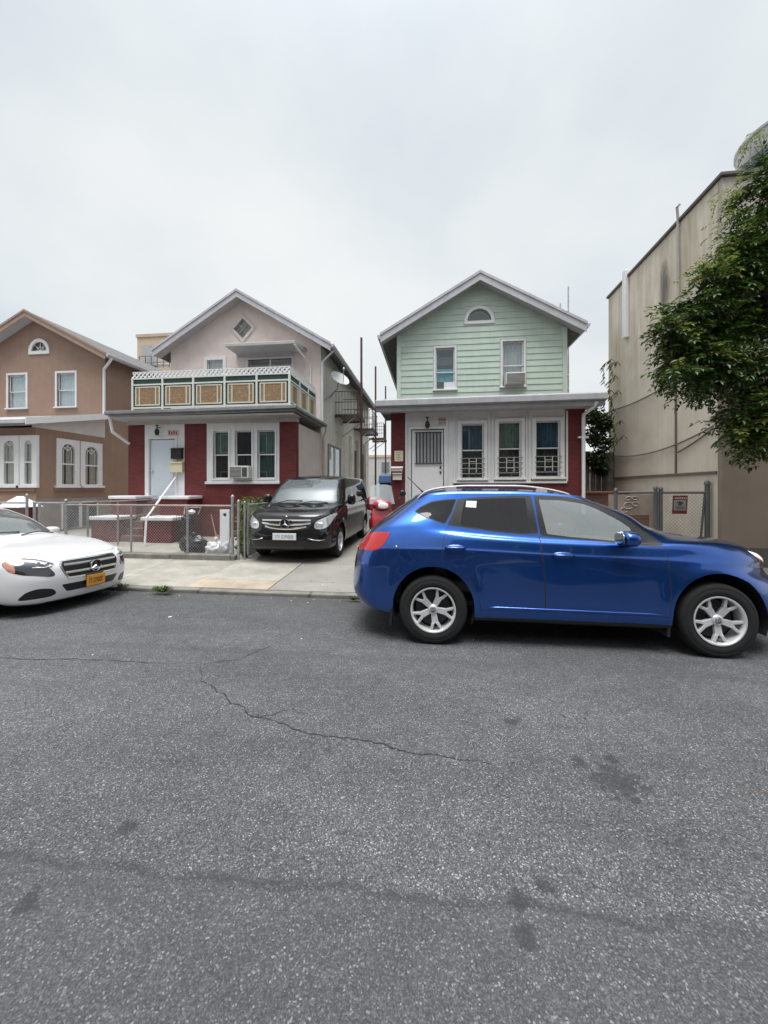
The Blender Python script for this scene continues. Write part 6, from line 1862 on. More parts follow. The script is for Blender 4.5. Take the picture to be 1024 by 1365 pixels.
# roof rails
for sg in (-1, 1):
    mb = MB(); pts = []
    for x_, dz in ((-.17, .004), (-.08, .022), (.1, .042), (.4, .053), (.9, .053), (1.2, .040), (1.38, .016), (1.46, .0)):
        h_ = sh.bvh.ray_cast(Vector((x_, sg * .585, 2.2)), Vector((0, 0, -1)))[0]
        pts.append(h_ + Vector((0, 0, dz)))
    pp = np.array([tuple(p) for p in pts]); q = np.linspace(pp[0, 0], pp[-1, 0], 40)
    pts = [Vector((x_, y_, z_)) for x_, y_, z_ in zip(q, pchip(pp[:, 0], pp[:, 1], q), pchip(pp[:, 0], pp[:, 2], q))]
    mb.tube(pts, .016, 8, taper=[.009] + [.0125] * 38 + [.009])
    for i_ in (9, 32):
        p = pts[i_]; mb.hexa([(p.x - .07, p.y - .02, p.z - .08), (p.x + .07, p.y - .02, p.z - .08), (p.x + .07, p.y + .02, p.z - .08), (p.x - .07, p.y + .02, p.z - .08), (p.x - .05, p.y - .014, p.z), (p.x + .05, p.y - .014, p.z), (p.x + .05, p.y + .014, p.z), (p.x - .05, p.y + .014, p.z)])
    mb.build('roof_rail', mat('silver_rail', (.58, .58, .59), .35, .35, var=.05), suv, smooth=True)
# aerial, rear spoiler, mirrors, wipers
h_ = sh.bvh.ray_cast(Vector((-.12, 0, 2.2)), Vector((0, 0, -1)))[0]
mb = MB(); mb.tube([h_, h_ + Vector((-.03, 0, .03)), h_ + Vector((-.20, 0, .20))], .007, 6, taper=[.015, .009, .006]); mb.build('aerial', BLACKPL, suv, smooth='all')
for sg in (-1, 1):
    mh = Vector((1.83, sg * 1.00, 1.12))
    mb = MB()
    def fn(p): return Vector((p.x * (1.15 if p.x > 0 else .55), p.y, p.z * (1 - .12 * p.y * sg / .13)))
    mb.blob(mh, (.10, .115, .075), .75, 24, 14, fn=fn)
    mi_ = mb.build('mirror', BLUE, suv, smooth='all')
    mb = MB(); mb.blob(mh + Vector((-.062, 0, 0)), (.012, .10, .062), .7, 20, 10); mb.build('mirror_glass', mat('mirror_silver', (.32, .36, .36), .03, 1.0, var=0), mi_, smooth='all')
    mb = MB(); mb.hexa([(1.83, sg * .79, 1.035), (2.10, sg * .79, 1.035), (1.92, sg * .93, 1.05), (1.82, sg * .93, 1.05), (1.85, sg * .79, 1.10), (2.0, sg * .79, 1.10), (1.91, sg * .93, 1.10), (1.83, sg * .93, 1.10)]); mb.build('mirror_arm', BLACKPL, mi_, bevel=.01)
# cabin seen through the glass
mb = MB(); mb.box(-.4, 2.0, -.70, .70, .36, .42); mb.box(-.62, -.35, -.68, .68, .40, .98); mb.build('cabin_floor', CABIN, suv)
mb = MB(); mb.hexa([(1.72, -.72, .62), (2.25, -.72, .62), (2.25, .72, .62), (1.72, .72, .62), (1.78, -.72, 1.02), (2.2, -.72, 1.05), (2.2, .72, 1.05), (1.78, .72, 1.02)]); mb.build('dashboard', CABIN, suv, bevel=.04, seg=3)
SEATL = mat('light_seat_fabric', (.34, .33, .31), .9, var=.1, vs=10)
for y_ in (-.36, .36):
    seat(suv, 1.22, y_, .46, SEATL); seat(suv, .28, y_, .46, SEATL)
mb = MB(); t_ = [(1.62 + .06 * math.cos(a), .36 + .18 * math.cos(a) * 0 + .18 * math.sin(a), .98 + .17 * math.cos(a)) for a in np.linspace(0, 2 * math.pi, 25)]
mb.tube(t_, .014, 8); mb.tube([(1.62, .36, .98), (1.78, .36, .90)], .03, 8); mb.build('steering_wheel', BLACKPL, suv, smooth='all')
# pale window sticker on the rear door glass, fuel flap screw
a = sh.hit(MW, 626.5, 669.5); b = sh.hit(MW, 636, 675)
mb = MB(); v = []
for (u, v_) in ((621.8, 667.6), (635.6, 668), (634.8, 677), (620.8, 676)):
    p = sh.hit(MW, u, v_); v.append(p + sh.normal(p) * .003)
mb.add(v, [(0, 1, 2, 3)]); mb.build('window_sticker', mat('sticker_white', (.75, .77, .75), .5, var=.1, vs=30), suv, recalc=False)
p = sh.hit(MW, 528.5, 729); mb = MB(); mb.blob(p, (.012, .006, .012)); mb.build('badge', CHROME, suv, smooth='all')
# underside and rear plate recess
mb = MB(); mb.box(-.6, 3.2, -.48, .48, .20, .245); mb.build('underbody', WELL, suv)
mb = MB(); mb.box(-.93, -.915, -.26, .26, .80, .92); mb.build('number_plate', mat('plate_amber', (.62, .38, .06), .5, var=.05), suv)
# wiper stalk at the tailgate
sh.bm.free()
# ================================================================== white sedan
yc2 = 4.12 + (.78 + .11)
WB2 = 2.69
xrear = -4.76 - 3.64
sed = thing('parked_car', 'white sedan with a star grille and orange number plate parked at the left edge', 'car', (xrear, yc2, road_z(yc2)), 'cars parked along the kerb', local=True, rot=(-math.atan(.045), 0, 0))
bpy.context.view_layer.update()
MW2 = Matrix.Translation(sed.location) @ Matrix.Rotation(-math.atan(.045), 4, 'X')
WR2 = .325
rails = [
    dict(xr=-.90, xf=3.400, w=[(-.9, .72), (0, .80), (2.8, .80), (3.5, .74)], z=[(-.9, .30), (0, .22), (2.7, .19), (3.4, .135)], Lr=.4, Lf=0.35, nr=2.5, nf=2.60),
    dict(xr=-.98, xf=3.485, w=[(-.98, .80), (0, .86), (2.8, .86), (3.6, .83)], z=[(-1, .33), (0, .26), (2.7, .235), (3.5, .17)], Lr=.4, Lf=0.39, nr=2.5, nf=2.55),
    dict(xr=-1.03, xf=3.540, w=[(-1, .84), (0, .895), (2.8, .90), (3.64, .86)], z=[(-1, .50), (0, .48), (3.6, .42)], Lr=.42, Lf=0.45, nr=2.5, nf=2.45),
    dict(xr=-1.02, xf=3.525, w=[(-1, .83), (0, .900), (2.8, .905), (3.64, .86)], z=[(-1, .70), (0, .70), (2.8, .64), (3.6, .57)], Lr=.42, Lf=0.49, nr=2.5, nf=2.40),
    dict(xr=-.98, xf=3.430, w=[(-1, .81), (0, .885), (2.8, .875), (3.6, .82)], z=[(-1, .88), (0, .88), (1.5, .84), (2.8, .78), (3.3, .735), (3.55, .70)], Lr=.42, Lf=0.54, nr=2.5, nf=2.40),
    dict(xr=-.92, xf=3.260, w=[(-1, .77), (0, .85), (2.2, .845), (2.8, .80), (3.4, .70)], z=[(-.95, .98), (0, .955), (1.5, .91), (2.3, .905), (2.9, .85), (3.3, .785)], Lr=.40, Lf=0.50, nr=2.5, nf=2.40),
    dict(xr=-.55, xf=2.32, w=[(-.6, .72), (0, .79), (1.6, .80), (2.3, .78)], z=[(-.6, 1.02), (0, 1.00), (1.5, .965), (2.3, .965)], Lr=.35, Lf=.40, nr=2.6, nf=2.3),
    dict(xr=-.12, xf=1.86, w=[(-.2, .63), (.3, .685), (1.4, .69), (1.9, .66)], z=[(-.2, 1.24), (.4, 1.26), (1.4, 1.24), (1.86, 1.22)], Lr=.33, Lf=.36, nr=2.6, nf=2.5),
    dict(xr=.25, xf=1.38, w=[(.2, .52), (.5, .58), (1.1, .585), (1.4, .56)], z=[(.25, 1.395), (.6, 1.415), (1.0, 1.41), (1.4, 1.375)], Lr=.26, Lf=.30, nr=2.6, nf=2.6),
]
s2 = Shell(rails, sub=8, crown=.035, flares=[(0, WR2, .41, .015, .09), (WB2, WR2, .41, .015, .09)])
for f in s2.bm.faces: f.material_index = 0
m, nt, P = new_mat('white_car_paint'); n = N(nt)
bf = n.n('ShaderNodeNewGeometry').outputs['Backfacing']
n.link(n.mix(bf, (.70, .70, .71), (.02, .02, .02)), P.inputs['Base Color'])
P.inputs['Roughness'].default_value = .4; P.inputs['Coat Weight'].default_value = 1; P.inputs['Coat Roughness'].default_value = .02
WPAINT = m
for xw in (0, WB2):
    o = [(xw + .385 * math.cos(math.pi * k / 26), WR2 + .02 + .385 * math.sin(math.pi * k / 26)) for k in range(27)]
    s2.cut([(xw + .39, .1)] + o + [(xw - .39, .1)], 'y', lambda c: abs(c.y) > .5 and c.z < .95, 90)
FR2 = lambda c: c.x > 2.9
def mir(p): return [(-a, b) for a, b in p][::-1]
def hx2(poly):
    o = []
    for u, v in poly:
        h_ = s2.hit(MW2, u, v)
        if h_ is not None: o.append((h_.y, h_.z))
    return o
# grille: barred opening with rounded corners, in front view
gr = [(-.46, .60), (-.44, .665), (-.35, .692), (.35, .692), (.44, .665), (.46, .60), (.40, .48), (.31, .445), (-.31, .445), (-.40, .48)]
gr = smooth_poly(gr, 5)
s2.cut(gr, 'x', FR2, 1); s2.cut(offset_poly(gr, .018), 'x', FR2, 2, pick=(1,))
li = round_poly([(-.38, .27), (.38, .27), (.46, .375), (-.46, .375)], .03)
s2.cut(li, 'x', FR2, 3, pick=(0,))
ni = hx2([(24.5, 801), (30, 794), (37, 789.5), (50, 785.6), (64, 784.6), (72, 786), (74.6, 791), (66.4, 795.4), (46, 799)])
ni = smooth_poly(ni, 4)
for q in (ni, mir(ni)): s2.cut(q, 'x', FR2, 3, pick=(0,))
hl = hx2([(2.5, 753.5), (5, 750), (10, 748.2), (24, 748.6), (40, 749.8), (52, 751.4), (60, 753.2), (68, 759), (73.5, 766), (66.4, 768.8), (48, 768), (30, 767), (15, 764), (7, 759)])
for q in (hl, mir(hl)): s2.cut(smooth_poly(q, 3), 'x', FR2, 4, pick=(0,))
am = hx2([(2.5, 753.5), (5, 750), (10, 748.2), (15.5, 749.5), (19, 757), (20, 764.5), (15, 764), (7, 759)])
for q in (am, mir(am)): s2.cut(q, 'x', FR2, 5, pick=(4,))
sp_ = [(-.62, .10), (.62, .10), (.58, .175), (-.58, .175)]
s2.cut(sp_, 'x', FR2, 6, pick=(0,))
# windows
sidef2 = lambda c: abs(c.y) > .4
fwp = round_poly([(1.02, .985), (2.02, .99), (1.52, 1.255), (1.20, 1.36), (1.00, 1.375)], .03)
rwp = round_poly([(.95, .99), (.93, 1.375), (.55, 1.36), (.20, 1.24), (-.12, 1.06), (-.1, 1.02)], .03)
for q in (fwp, rwp): s2.cut(q, 'y', sidef2, 7); s2.cut(offset_poly(q, .02), 'y', sidef2, 8, pick=(7,))
wsc = round_poly([(-.66, 1.0), (.66, 1.0), (.50, 1.365), (-.50, 1.365)], .04)
s2.cut(wsc, 'x', lambda c: c.x > 1.1 and c.z > .97, 9, pick=(0,))
s2.cut(round_poly([(-.56, 1.05), (.56, 1.05), (.44, 1.36), (-.44, 1.36)], .04), 'x', lambda c: c.x < .4 and c.z > 1.0, 8, pick=(0,))
hood = [(2.36, -.70), (2.40, .70), (3.05, .70), (3.30, .62), (3.39, .45), (3.41, 0), (3.475, -.45), (3.38, -.62), (3.05, -.70)]
hood = smooth_poly([(2.42, .60), (2.9, .69), (3.2, .66), (3.34, .52), (3.395, .25), (3.405, 0), (3.395, -.25), (3.34, -.52), (3.2, -.66), (2.9, -.69), (2.42, -.60), (2.52, 0)], 4)
up_ = lambda c: c.z > .70 and c.x > 2.3
s2.cut(hood, 'z', up_, 10, pick=(0,)); s2.cut(offset_poly(hood, .005), 'z', up_, 11, pick=(10,))
# doors and fender seams
dr = [(2.08, .95), (2.13, .75), (2.12, .30), (1.02, .30), (.97, .75), (.98, .97)]
dr2 = [(.965, .97), (.955, .75), (1.0, .30), (.52, .32), (.40, .48), (.22, .68), (.10, .95)]
for q in (dr, dr2):
    s2.cut(q, 'y', sidef2, 10, pick=(0,)); s2.cut(offset_poly(q, .005), 'y', sidef2, 12, pick=(10,))
GREYBLACK = mat('grille_black', (.012, .012, .013), .4, var=0)
HL_GLASS = mat('headlamp_grey', (.03, .032, .036), .1, .3, var=.3, vs=22, coat=1.0)
s2.extract('body', [0, 10], [WPAINT, BLACK], sed)
s2.extract('bonnet', [11], [WPAINT], sed); pass
s2.extract('grille_surround', [1], [CHROME], sed, .006); g_o = s2.extract('grille', [2], [GREYBLACK], sed)
s2.extract('air_intake', [3], [GREYBLACK], sed); s2.extract('chin_spoiler', [6], [BLACKPL], sed)
def halves(sh_, name, pid, mats, root, off=0.0):
    for sg in (-1, 1):
        keep = [f for f in sh_.bm.faces if f.material_index == pid and f.calc_center_median().y * sg > 0]
        for f in keep: f.material_index = 70
        sh_.extract(name, [70], mats, root, off)
        for f in keep: f.material_index = 71
halves(s2, 'door', 12, [WPAINT], sed); halves(s2, 'window_trim', 7, [BLACKPL], sed); halves(s2, 'side_window', 8, [GL_DARK], sed)
halves(s2, 'headlight', 4, [HL_GLASS], sed, .003); halves(s2, 'turn_signal', 5, [mat('salmon_lens', (.45, .20, .15), .15, var=0, coat=1)], sed, .003)
s2.extract('windscreen', [9], [GL_SCREEN], sed)
def fx2(y, z, off=.0):
    h_ = s2.bvh.ray_cast(Vector((5, y, z)), Vector((-1, 0, 0)))[0]
    return h_ + s2.normal(h_) * off
# headlamp inner reflector and light guide
for sg in (-1, 1):
    for (y_, z_, r_) in ((.66, .665, .035), (.58, .655, .03)):
        mb = MB(); p = fx2(sg * y_, z_, .004); mb.blob(p, (.012, r_, r_), .9, 16, 10)
        mb.build('lamp_projector', mat('projector', (.55, .57, .6), .12, .7, var=0), sed, smooth='all')
    mb = MB(); pts = [fx2(sg * y_, z_, .008) for y_, z_ in ((.52, .655), (.58, .70), (.66, .735), (.74, .75))]
    mb.tube(pts, .011, 6); mb.build('light_strip', mat('lamp_white', (.75, .78, .8), .2, .2, var=0), sed, smooth='all')
    mb = MB(); pts = [fx2(sg * y_, z_, .006) for y_, z_ in ((.54, .632), (.62, .622), (.72, .632))]
    mb.tube(pts, .008, 6); mb.build('light_strip', bpy.data.materials['lamp_white'], sed, smooth='all')
# chrome bars either side of the star
for zc in (.625, .525):
    mb = MB(); n_ = 30; v = []
    for i in range(n_ + 1):
        y_ = -.42 + .84 * i / n_
        p = fx2(y_, zc, .012); t_ = .016
        q = fx2(y_, zc, -.01)
        v += [(p.x, y_, p.z + t_), (p.x + .004, y_, p.z), (p.x, y_, p.z - t_), (q.x, y_, q.z)]
    f = [(4 * i + a, 4 * i + (a + 1) % 4, 4 * i + 4 + (a + 1) % 4, 4 * i + 4 + a) for i in range(n_) for a in range(4)]
    mb.add(v, f); mb.build('grille_bar', ALLOY, g_o)
c = fx2(0, .565, .012); mb = MB(); star(mb, (0, 0), .086, lambda a, b, d: (c.x + b + .012, c.y + a, c.z + d))
mb.build('emblem', CHROME, sed, recalc=True)
mb = MB(); mb.lathe([(0, c.x + .004), (.086, c.x + .004), (.086, c.x - .02), (0, c.x - .02)], (0, c.y, c.z), 'x', 28); mb.build('emblem_plate', GREYBLACK, sed)
# plate: orange with dark characters
PL_OR = mat('plate_orange', (.66, .30, .03), .45, var=.12, vs=30); NAVY = mat('plate_navy', (.03, .03, .07), .5, var=0)
def plate(root, c, w_, h_, base, ink, fx_=1, chars=7, rows=1):
    mb = MB(); mb.box(c.x, c.x + .008 * fx_, c.y - w_ / 2, c.y + w_ / 2, c.z - h_ / 2, c.z + h_ / 2); p_ = mb.build('number_plate', base, root, bevel=.004)
    mb = MB(); r9 = random.Random(5)
    for k in range(chars):
        y_ = c.y - w_ * .38 + w_ * .76 * (k + .5) / chars; cw = w_ * .045
        x0, x1 = sorted((c.x + .0085 * fx_, c.x + .0105 * fx_))
        z0, z1 = c.z - h_ * .24, c.z + h_ * .2
        mb.box(x0, x1, y_ - cw, y_ - cw * .45, z0, z1)
        if r9.random() < .7: mb.box(x0, x1, y_ - cw * .44, y_ + cw, z1 - h_ * .09, z1)
        if r9.random() < .6: mb.box(x0, x1, y_ - cw * .44, y_ + cw, z0, z0 + h_ * .09)
        if r9.random() < .6: mb.box(x0, x1, y_ + cw * .45, y_ + cw, z0 + h_ * .1, z1 - h_ * .1)
    mb.build('lettering', ink, p_)
    return p_
pc = fx2(0, .38, .02); pc.x += .01; pc.z = .365
plate(sed, pc, .31, .155, PL_OR, mat('plate_brown_ink', (.25, .08, .03), .5, var=0))
mb = MB(); mb.box(pc.x - .03, pc.x - .002, -.13, .13, pc.z + .05, pc.z + .09); mb.build('plate_holder', BLACKPL, sed)
for xw in (0, WB2):
    for sg in (-1, 1): wheel(sed, xw, sg * .785, WR2, .222, .22, sg, kind='I', spokes=10); wheel_well(sed, xw, WR2 + .02, .39, sg * .875, sg * .5)
mb = MB(); mb.box(-.5, 1.9, -.70, .70, .36, .42); mb.box(-.7, -.2, -.62, .62, .4, .95); mb.build('cabin_floor', CABIN, sed)
mb = MB(); mb.hexa([(1.62, -.70, .60), (2.25, -.70, .60), (2.25, .70, .60), (1.62, .70, .60), (1.68, -.70, .91), (2.2, -.70, .95), (2.2, .70, .95), (1.68, .70, .91)]); mb.build('dashboard', CABIN, sed, bevel=.04, seg=3)
for y_ in (-.36, .36): seat(sed, 1.15, y_, .36); seat(sed, .3, y_, .36)
for sg in (-1, 1):
    mb = MB(); mb.blob((1.74, sg * .98, .99), (.09, .10, .062), .75, 20, 12); mi_ = mb.build('mirror', WPAINT, sed, smooth='all')
    mb = MB(); mb.tube([(1.82, sg * .79, .95), (1.78, sg * .93, .965)], .022, 8); mb.build('mirror_arm', BLACKPL, mi_)
mb = MB()
for y0_, y1_ in ((-.55, .05), (0.0, .58)):
    p = s2.bvh.ray_cast(Vector((2.30, y0_, 2)), Vector((0, 0, -1)))[0]; q = s2.bvh.ray_cast(Vector((2.20, y1_, 2)), Vector((0, 0, -1)))[0]
    mb = MB(); mb.tube([p + Vector((0, 0, .012)), p.lerp(q, .5) + Vector((0, 0, .05)), q + Vector((0, 0, .012))], .009, 6); mb.build('wiper', BLACKPL, sed)
mb = MB(); mb.box(-.6, 3.2, -.48, .48, .17, .215); mb.build('underbody', WELL, sed)
s2.bm.free()
# ================================================================== black passenger van, nose to the street
vx, vy0 = -2.97, 7.55            # centre line and front bumper
WB3 = 3.2
van = thing('parked_van', 'black passenger van with a star grille parked nose out in the driveway', 'van', (vx, vy0 + .92 + WB3, walk_z(9.5)), local=True, rot=(0, 0, R(-90)))
bpy.context.view_layer.update()
MW3 = Matrix.Translation(van.location) @ Matrix.Rotation(R(-90), 4, 'Z')
WR3 = .335
rails = [
    dict(xr=-.95, xf=4.02, w=[(-1, .80), (0, .86), (3.2, .86), (4.0, .78)], z=[(-1, .30), (0, .26), (4.0, .24)], Lr=.2, Lf=0.36, nr=3, nf=2.90),
    dict(xr=-1.0, xf=4.10, w=[(-1, .86), (0, .93), (3.2, .93), (4.0, .88)], z=[(-1, .36), (0, .32), (4.1, .30)], Lr=.2, Lf=0.40, nr=3, nf=2.90),
    dict(xr=-1.03, xf=4.13, w=[(-1, .90), (0, .96), (3.2, .96), (4.0, .92)], z=[(-1, .60), (0, .58), (4.1, .52)], Lr=.2, Lf=0.43, nr=3, nf=2.80),
    dict(xr=-1.03, xf=4.10, w=[(-1, .90), (0, .965), (3.2, .96), (4.0, .92)], z=[(-1, .84), (0, .84), (3, .80), (4.1, .72)], Lr=.2, Lf=0.47, nr=3, nf=2.75),
    dict(xr=-1.02, xf=4.03, w=[(-1, .90), (0, .955), (3.0, .945), (4.0, .88)], z=[(-1, 1.04), (0, 1.04), (2.8, 1.03), (3.6, .99), (4.0, .95)], Lr=.2, Lf=0.50, nr=3, nf=2.80),
    dict(xr=-1.0, xf=3.90, w=[(-1, .89), (0, .94), (2.6, .93), (3.3, .89), (3.9, .80)], z=[(-1, 1.14), (0, 1.14), (2.6, 1.13), (3.3, 1.11), (3.9, 1.03)], Lr=.2, Lf=0.48, nr=3, nf=2.80),
    dict(xr=-.98, xf=3.22, w=[(-1, .87), (0, .915), (2.6, .905), (3.2, .86)], z=[(-1, 1.20), (0, 1.20), (2.6, 1.18), (3.2, 1.165)], Lr=.2, Lf=.36, nr=3, nf=2.5),
    dict(xr=-.92, xf=2.78, w=[(-1, .81), (0, .85), (2.2, .84), (2.8, .78)], z=[(-1, 1.52), (0, 1.53), (2.2, 1.52), (2.8, 1.50)], Lr=.2, Lf=.34, nr=3, nf=2.7),
    dict(xr=-.84, xf=2.30, w=[(-1, .73), (0, .76), (1.8, .75), (2.3, .68)], z=[(-1, 1.80), (0, 1.82), (1.6, 1.815), (2.3, 1.76)], Lr=.2, Lf=.32, nr=3, nf=2.8),
]
s3 = Shell(rails, sub=7, crown=.06, flares=[(0, WR3, .43, .012, .09), (WB3, WR3, .43, .012, .09)])
for f in s3.bm.faces: f.material_index = 0
BLKP = paint('black_car_paint', (.004, .004, .0045), .0, .5)
BLKP.node_tree.nodes['Principled BSDF'].inputs['Specular IOR Level'].default_value = .1
for xw in (0, WB3):
    o = [(xw + .40 * math.cos(math.pi * k / 22), WR3 + .03 + .40 * math.sin(math.pi * k / 22)) for k in range(23)]
    s3.cut([(xw + .405, .1)] + o + [(xw - .405, .1)], 'y', lambda c: abs(c.y) > .5 and c.z < 1.0, 90)
F3 = lambda c: c.x > 3.3
gr = smooth_poly([(-.56, .84), (-.54, .885), (-.3, .895), (.3, .895), (.54, .885), (.56, .84), (.50, .72), (.34, .665), (0, .65), (-.34, .665), (-.50, .72)], 4)
s3.cut(gr, 'x', F3, 2)
s3.cut(round_poly([(-.70, .33), (.70, .33), (.78, .47), (-.78, .47)], .04), 'x', F3, 3, pick=(0,))
hl = smooth_poly([(.61, .70), (.60, .80), (.66, .86), (.80, .93), (.90, .985), (.93, .97), (.91, .86), (.85, .74), (.74, .69)], 4)
for q in (hl, mir(hl)): s3.cut(q, 'x', lambda c: c.x > 2.9, 4, pick=(0,))
wsc = round_poly([(-.80, 1.19), (.80, 1.19), (.66, 1.74), (-.66, 1.74)], .07)
s3.cut(wsc, 'x', lambda c: c.x > 1.9 and c.z > 1.15, 9, pick=(0,))
sd3 = lambda c: abs(c.y) > .5
for q in ([(1.62, 1.20), (2.72, 1.20), (2.62, 1.36), (2.25, 1.62), (2.05, 1.70), (1.62, 1.72)], [(.42, 1.21), (1.52, 1.21), (1.52, 1.73), (.42, 1.74)], [(-.85, 1.22), (.32, 1.22), (.32, 1.74), (-.78, 1.72)]):
    s3.cut(round_poly(q, .05), 'y', sd3, 8, pick=(0,))
for q in ([(1.56, 1.16), (2.92, 1.16), (2.80, .80), (2.74, .30), (1.56, .30)], [(.36, 1.16), (1.545, 1.16), (1.545, .30), (.44, .30), (.36, .6)]):
    s3.cut(q, 'y', sd3, 10, pick=(0,)); s3.cut(offset_poly(q, .006), 'y', sd3, 12, pick=(10,))
bon = smooth_poly([(3.30, .74), (3.70, .74), (3.93, .60), (3.99, 0), (3.93, -.60), (3.70, -.74), (3.30, -.74), (3.36, 0)], 4)
s3.cut(bon, 'z', lambda c: c.z > .90 and c.x > 3.1, 10, pick=(0,)); s3.cut(offset_poly(bon, .006), 'z', lambda c: c.z > .90 and c.x > 3.1, 11, pick=(10,))
s3.extract('body', [0, 10], [BLKP, BLACK], van); s3.extract('bonnet', [11], [BLKP], van); halves(s3, 'door', 12, [BLKP], van)
g_o = s3.extract('grille', [2], [GREYBLACK], van); s3.extract('air_intake', [3], [GREYBLACK], van)
halves(s3, 'headlight', 4, [mat('van_headlamp', (.5, .52, .54), .12, .5, var=.3, vs=18, coat=1)], van, .003)
s3.extract('windscreen', [9], [glass_mat('van_windscreen', (.45, .5, .5), 3.0, body=.22, bodycol=(.42, .5, .52))], van); halves(s3, 'side_window', 8, [GL_DARK], van)  # pale body colour stands in for sky reflected in this windscreen
def fx3(y, z, off=0.0):
    h_ = s3.bvh.ray_cast(Vector((6, y, z)), Vector((-1, 0, 0)))[0]
    return h_ + s3.normal(h_) * off
for zc, hw, sag, t_ in ((.868, .52, .0, .016), (.79, .52, .035, .02), (.715, .44, .05, .02)):
    mb = MB(); v = []; n_ = 26
    for i in range(n_ + 1):
        y_ = -hw + 2 * hw * i / n_; z_ = zc - sag * (1 - (y_ / hw) ** 2) + sag * .6
        p = fx3(y_, z_, .014); q = fx3(y_, z_, -.01)
        v += [(p.x, y_, z_ + t_), (p.x + .005, y_, z_), (p.x, y_, z_ - t_), (q.x, y_, z_)]
    mb.add(v, [(4 * i + a, 4 * i + (a + 1) % 4, 4 * i + 4 + (a + 1) % 4, 4 * i + 4 + a) for i in range(n_) for a in range(4)]); mb.build('grille_bar', CHROME, g_o)
c = fx3(0, .79, .03); mb = MB(); star(mb, (0, 0), .105, lambda a, b, d: (c.x + b + .01, c.y + a, c.z + d), .15); mb.build('emblem', CHROME, van)
mb = MB(); mb.lathe([(0, c.x + .003), (.105, c.x + .003), (.105, c.x - .04), (0, c.x - .04)], (0, c.y, c.z), 'x', 28); mb.build('emblem_plate', GREYBLACK, van)
p = fx3(0, .935, .0); mb = MB(); mb.blob(p, (.012, .025, .025)); mb.build('bonnet_badge', CHROME, van, smooth='all')
pc = fx3(0, .53, .02); pc.z = .54
plate(van, pc, .50, .14, mat('pale_plate', (.66, .67, .68), .5, var=.08, vs=20), mat('plate_grey_ink', (.2, .2, .22), .5, var=0), chars=6)
for sg in (-1, 1):
    mb = MB(); p = fx3(sg * .70, .775, .006); mb.blob(p, (.02, .07, .05), .9, 16, 10); mb.build('lamp_projector', mat('lamp_bright', (.75, .77, .8), .1, .6, var=0), van, smooth='all')
    mb = MB(); pts = [fx3(sg * y_, z_, .006) for y_, z_ in ((.48, .50), (.58, .47), (.70, .455), (.80, .47))]; mb.tube(pts, .012, 6); mb.build('bumper_trim', mat('dull_chrome', (.4, .4, .42), .25, .9, var=0), van, smooth='all')
for xw in (0, WB3):
    for sg in (-1, 1): wheel(van, xw, sg * .845, WR3, .215, .21, sg, kind='I', spokes=5); wheel_well(van, xw, WR3 + .03, .405, sg * .93, sg * .5)
for sg in (-1, 1):
    mb = MB(); mb.blob((2.55, sg * 1.06, 1.26), (.085, .10, .13), .7, 18, 12); mi_ = mb.build('mirror', BLKP if sg < 0 else BLKP, van, smooth='all')
    mb = MB(); mb.blob((2.47, sg * 1.06, 1.26), (.01, .085, .11), .7, 16, 10); mb.build('mirror_glass', bpy.data.materials['mirror_silver'], mi_, smooth='all')
    mb = MB(); mb.tube([(2.6, sg * .89, 1.20), (2.56, sg * 1.0, 1.22)], .03, 8); mb.build('mirror_arm', BLACKPL, mi_)
    mb = MB(); pts = []
    for x_ in np.linspace(-.85, 1.5, 14):
        h_ = s3.bvh.ray_cast(Vector((x_, sg * 2, 1.155)), Vector((0, -sg, 0)))[0]; pts.append(h_ + Vector((0, sg * .004, 0)))
    mb.tube(pts, .010, 6); mb.build('side_rail', STEEL, van, smooth='all')
mb = MB(); mb.box(-.9, 2.9, -.80, .80, .40, .46); mb.build('cabin_floor', CABIN, van)
mb = MB(); mb.hexa([(2.4, -.80, .7), (3.1, -.80, .7), (3.1, .80, .7), (2.4, .80, .7), (2.5, -.80, 1.12), (3.05, -.80, 1.16), (3.05, .80, 1.16), (2.5, .80, 1.12)]); mb.build('dashboard', CABIN, van, bevel=.04, seg=3)
for y_ in (-.42, .42): seat(van, 1.85, y_, .72); seat(van, .7, y_, .72)
for y0_, y1_ in ((-.66, .02), (-.02, .62)):
    p = s3.bvh.ray_cast(Vector((3.22, y0_, 2)), Vector((0, 0, -1)))[0]; q = s3.bvh.ray_cast(Vector((3.10, y1_, 2)), Vector((0, 0, -1)))[0]
    mb = MB(); mb.tube([p + Vector((0, 0, .012)), p.lerp(q, .5) + Vector((0, 0, .06)), q + Vector((0, 0, .015))], .012, 6); mb.build('wiper', BLACKPL, van)
p = s3.bvh.ray_cast(Vector((2.2, 0, 3)), Vector((0, 0, -1)))[0]
mb = MB(); mb.box(-.9, 3.6, -.5, .5, .22, .255); mb.build('underbody', WELL, van)
s3.bm.free()

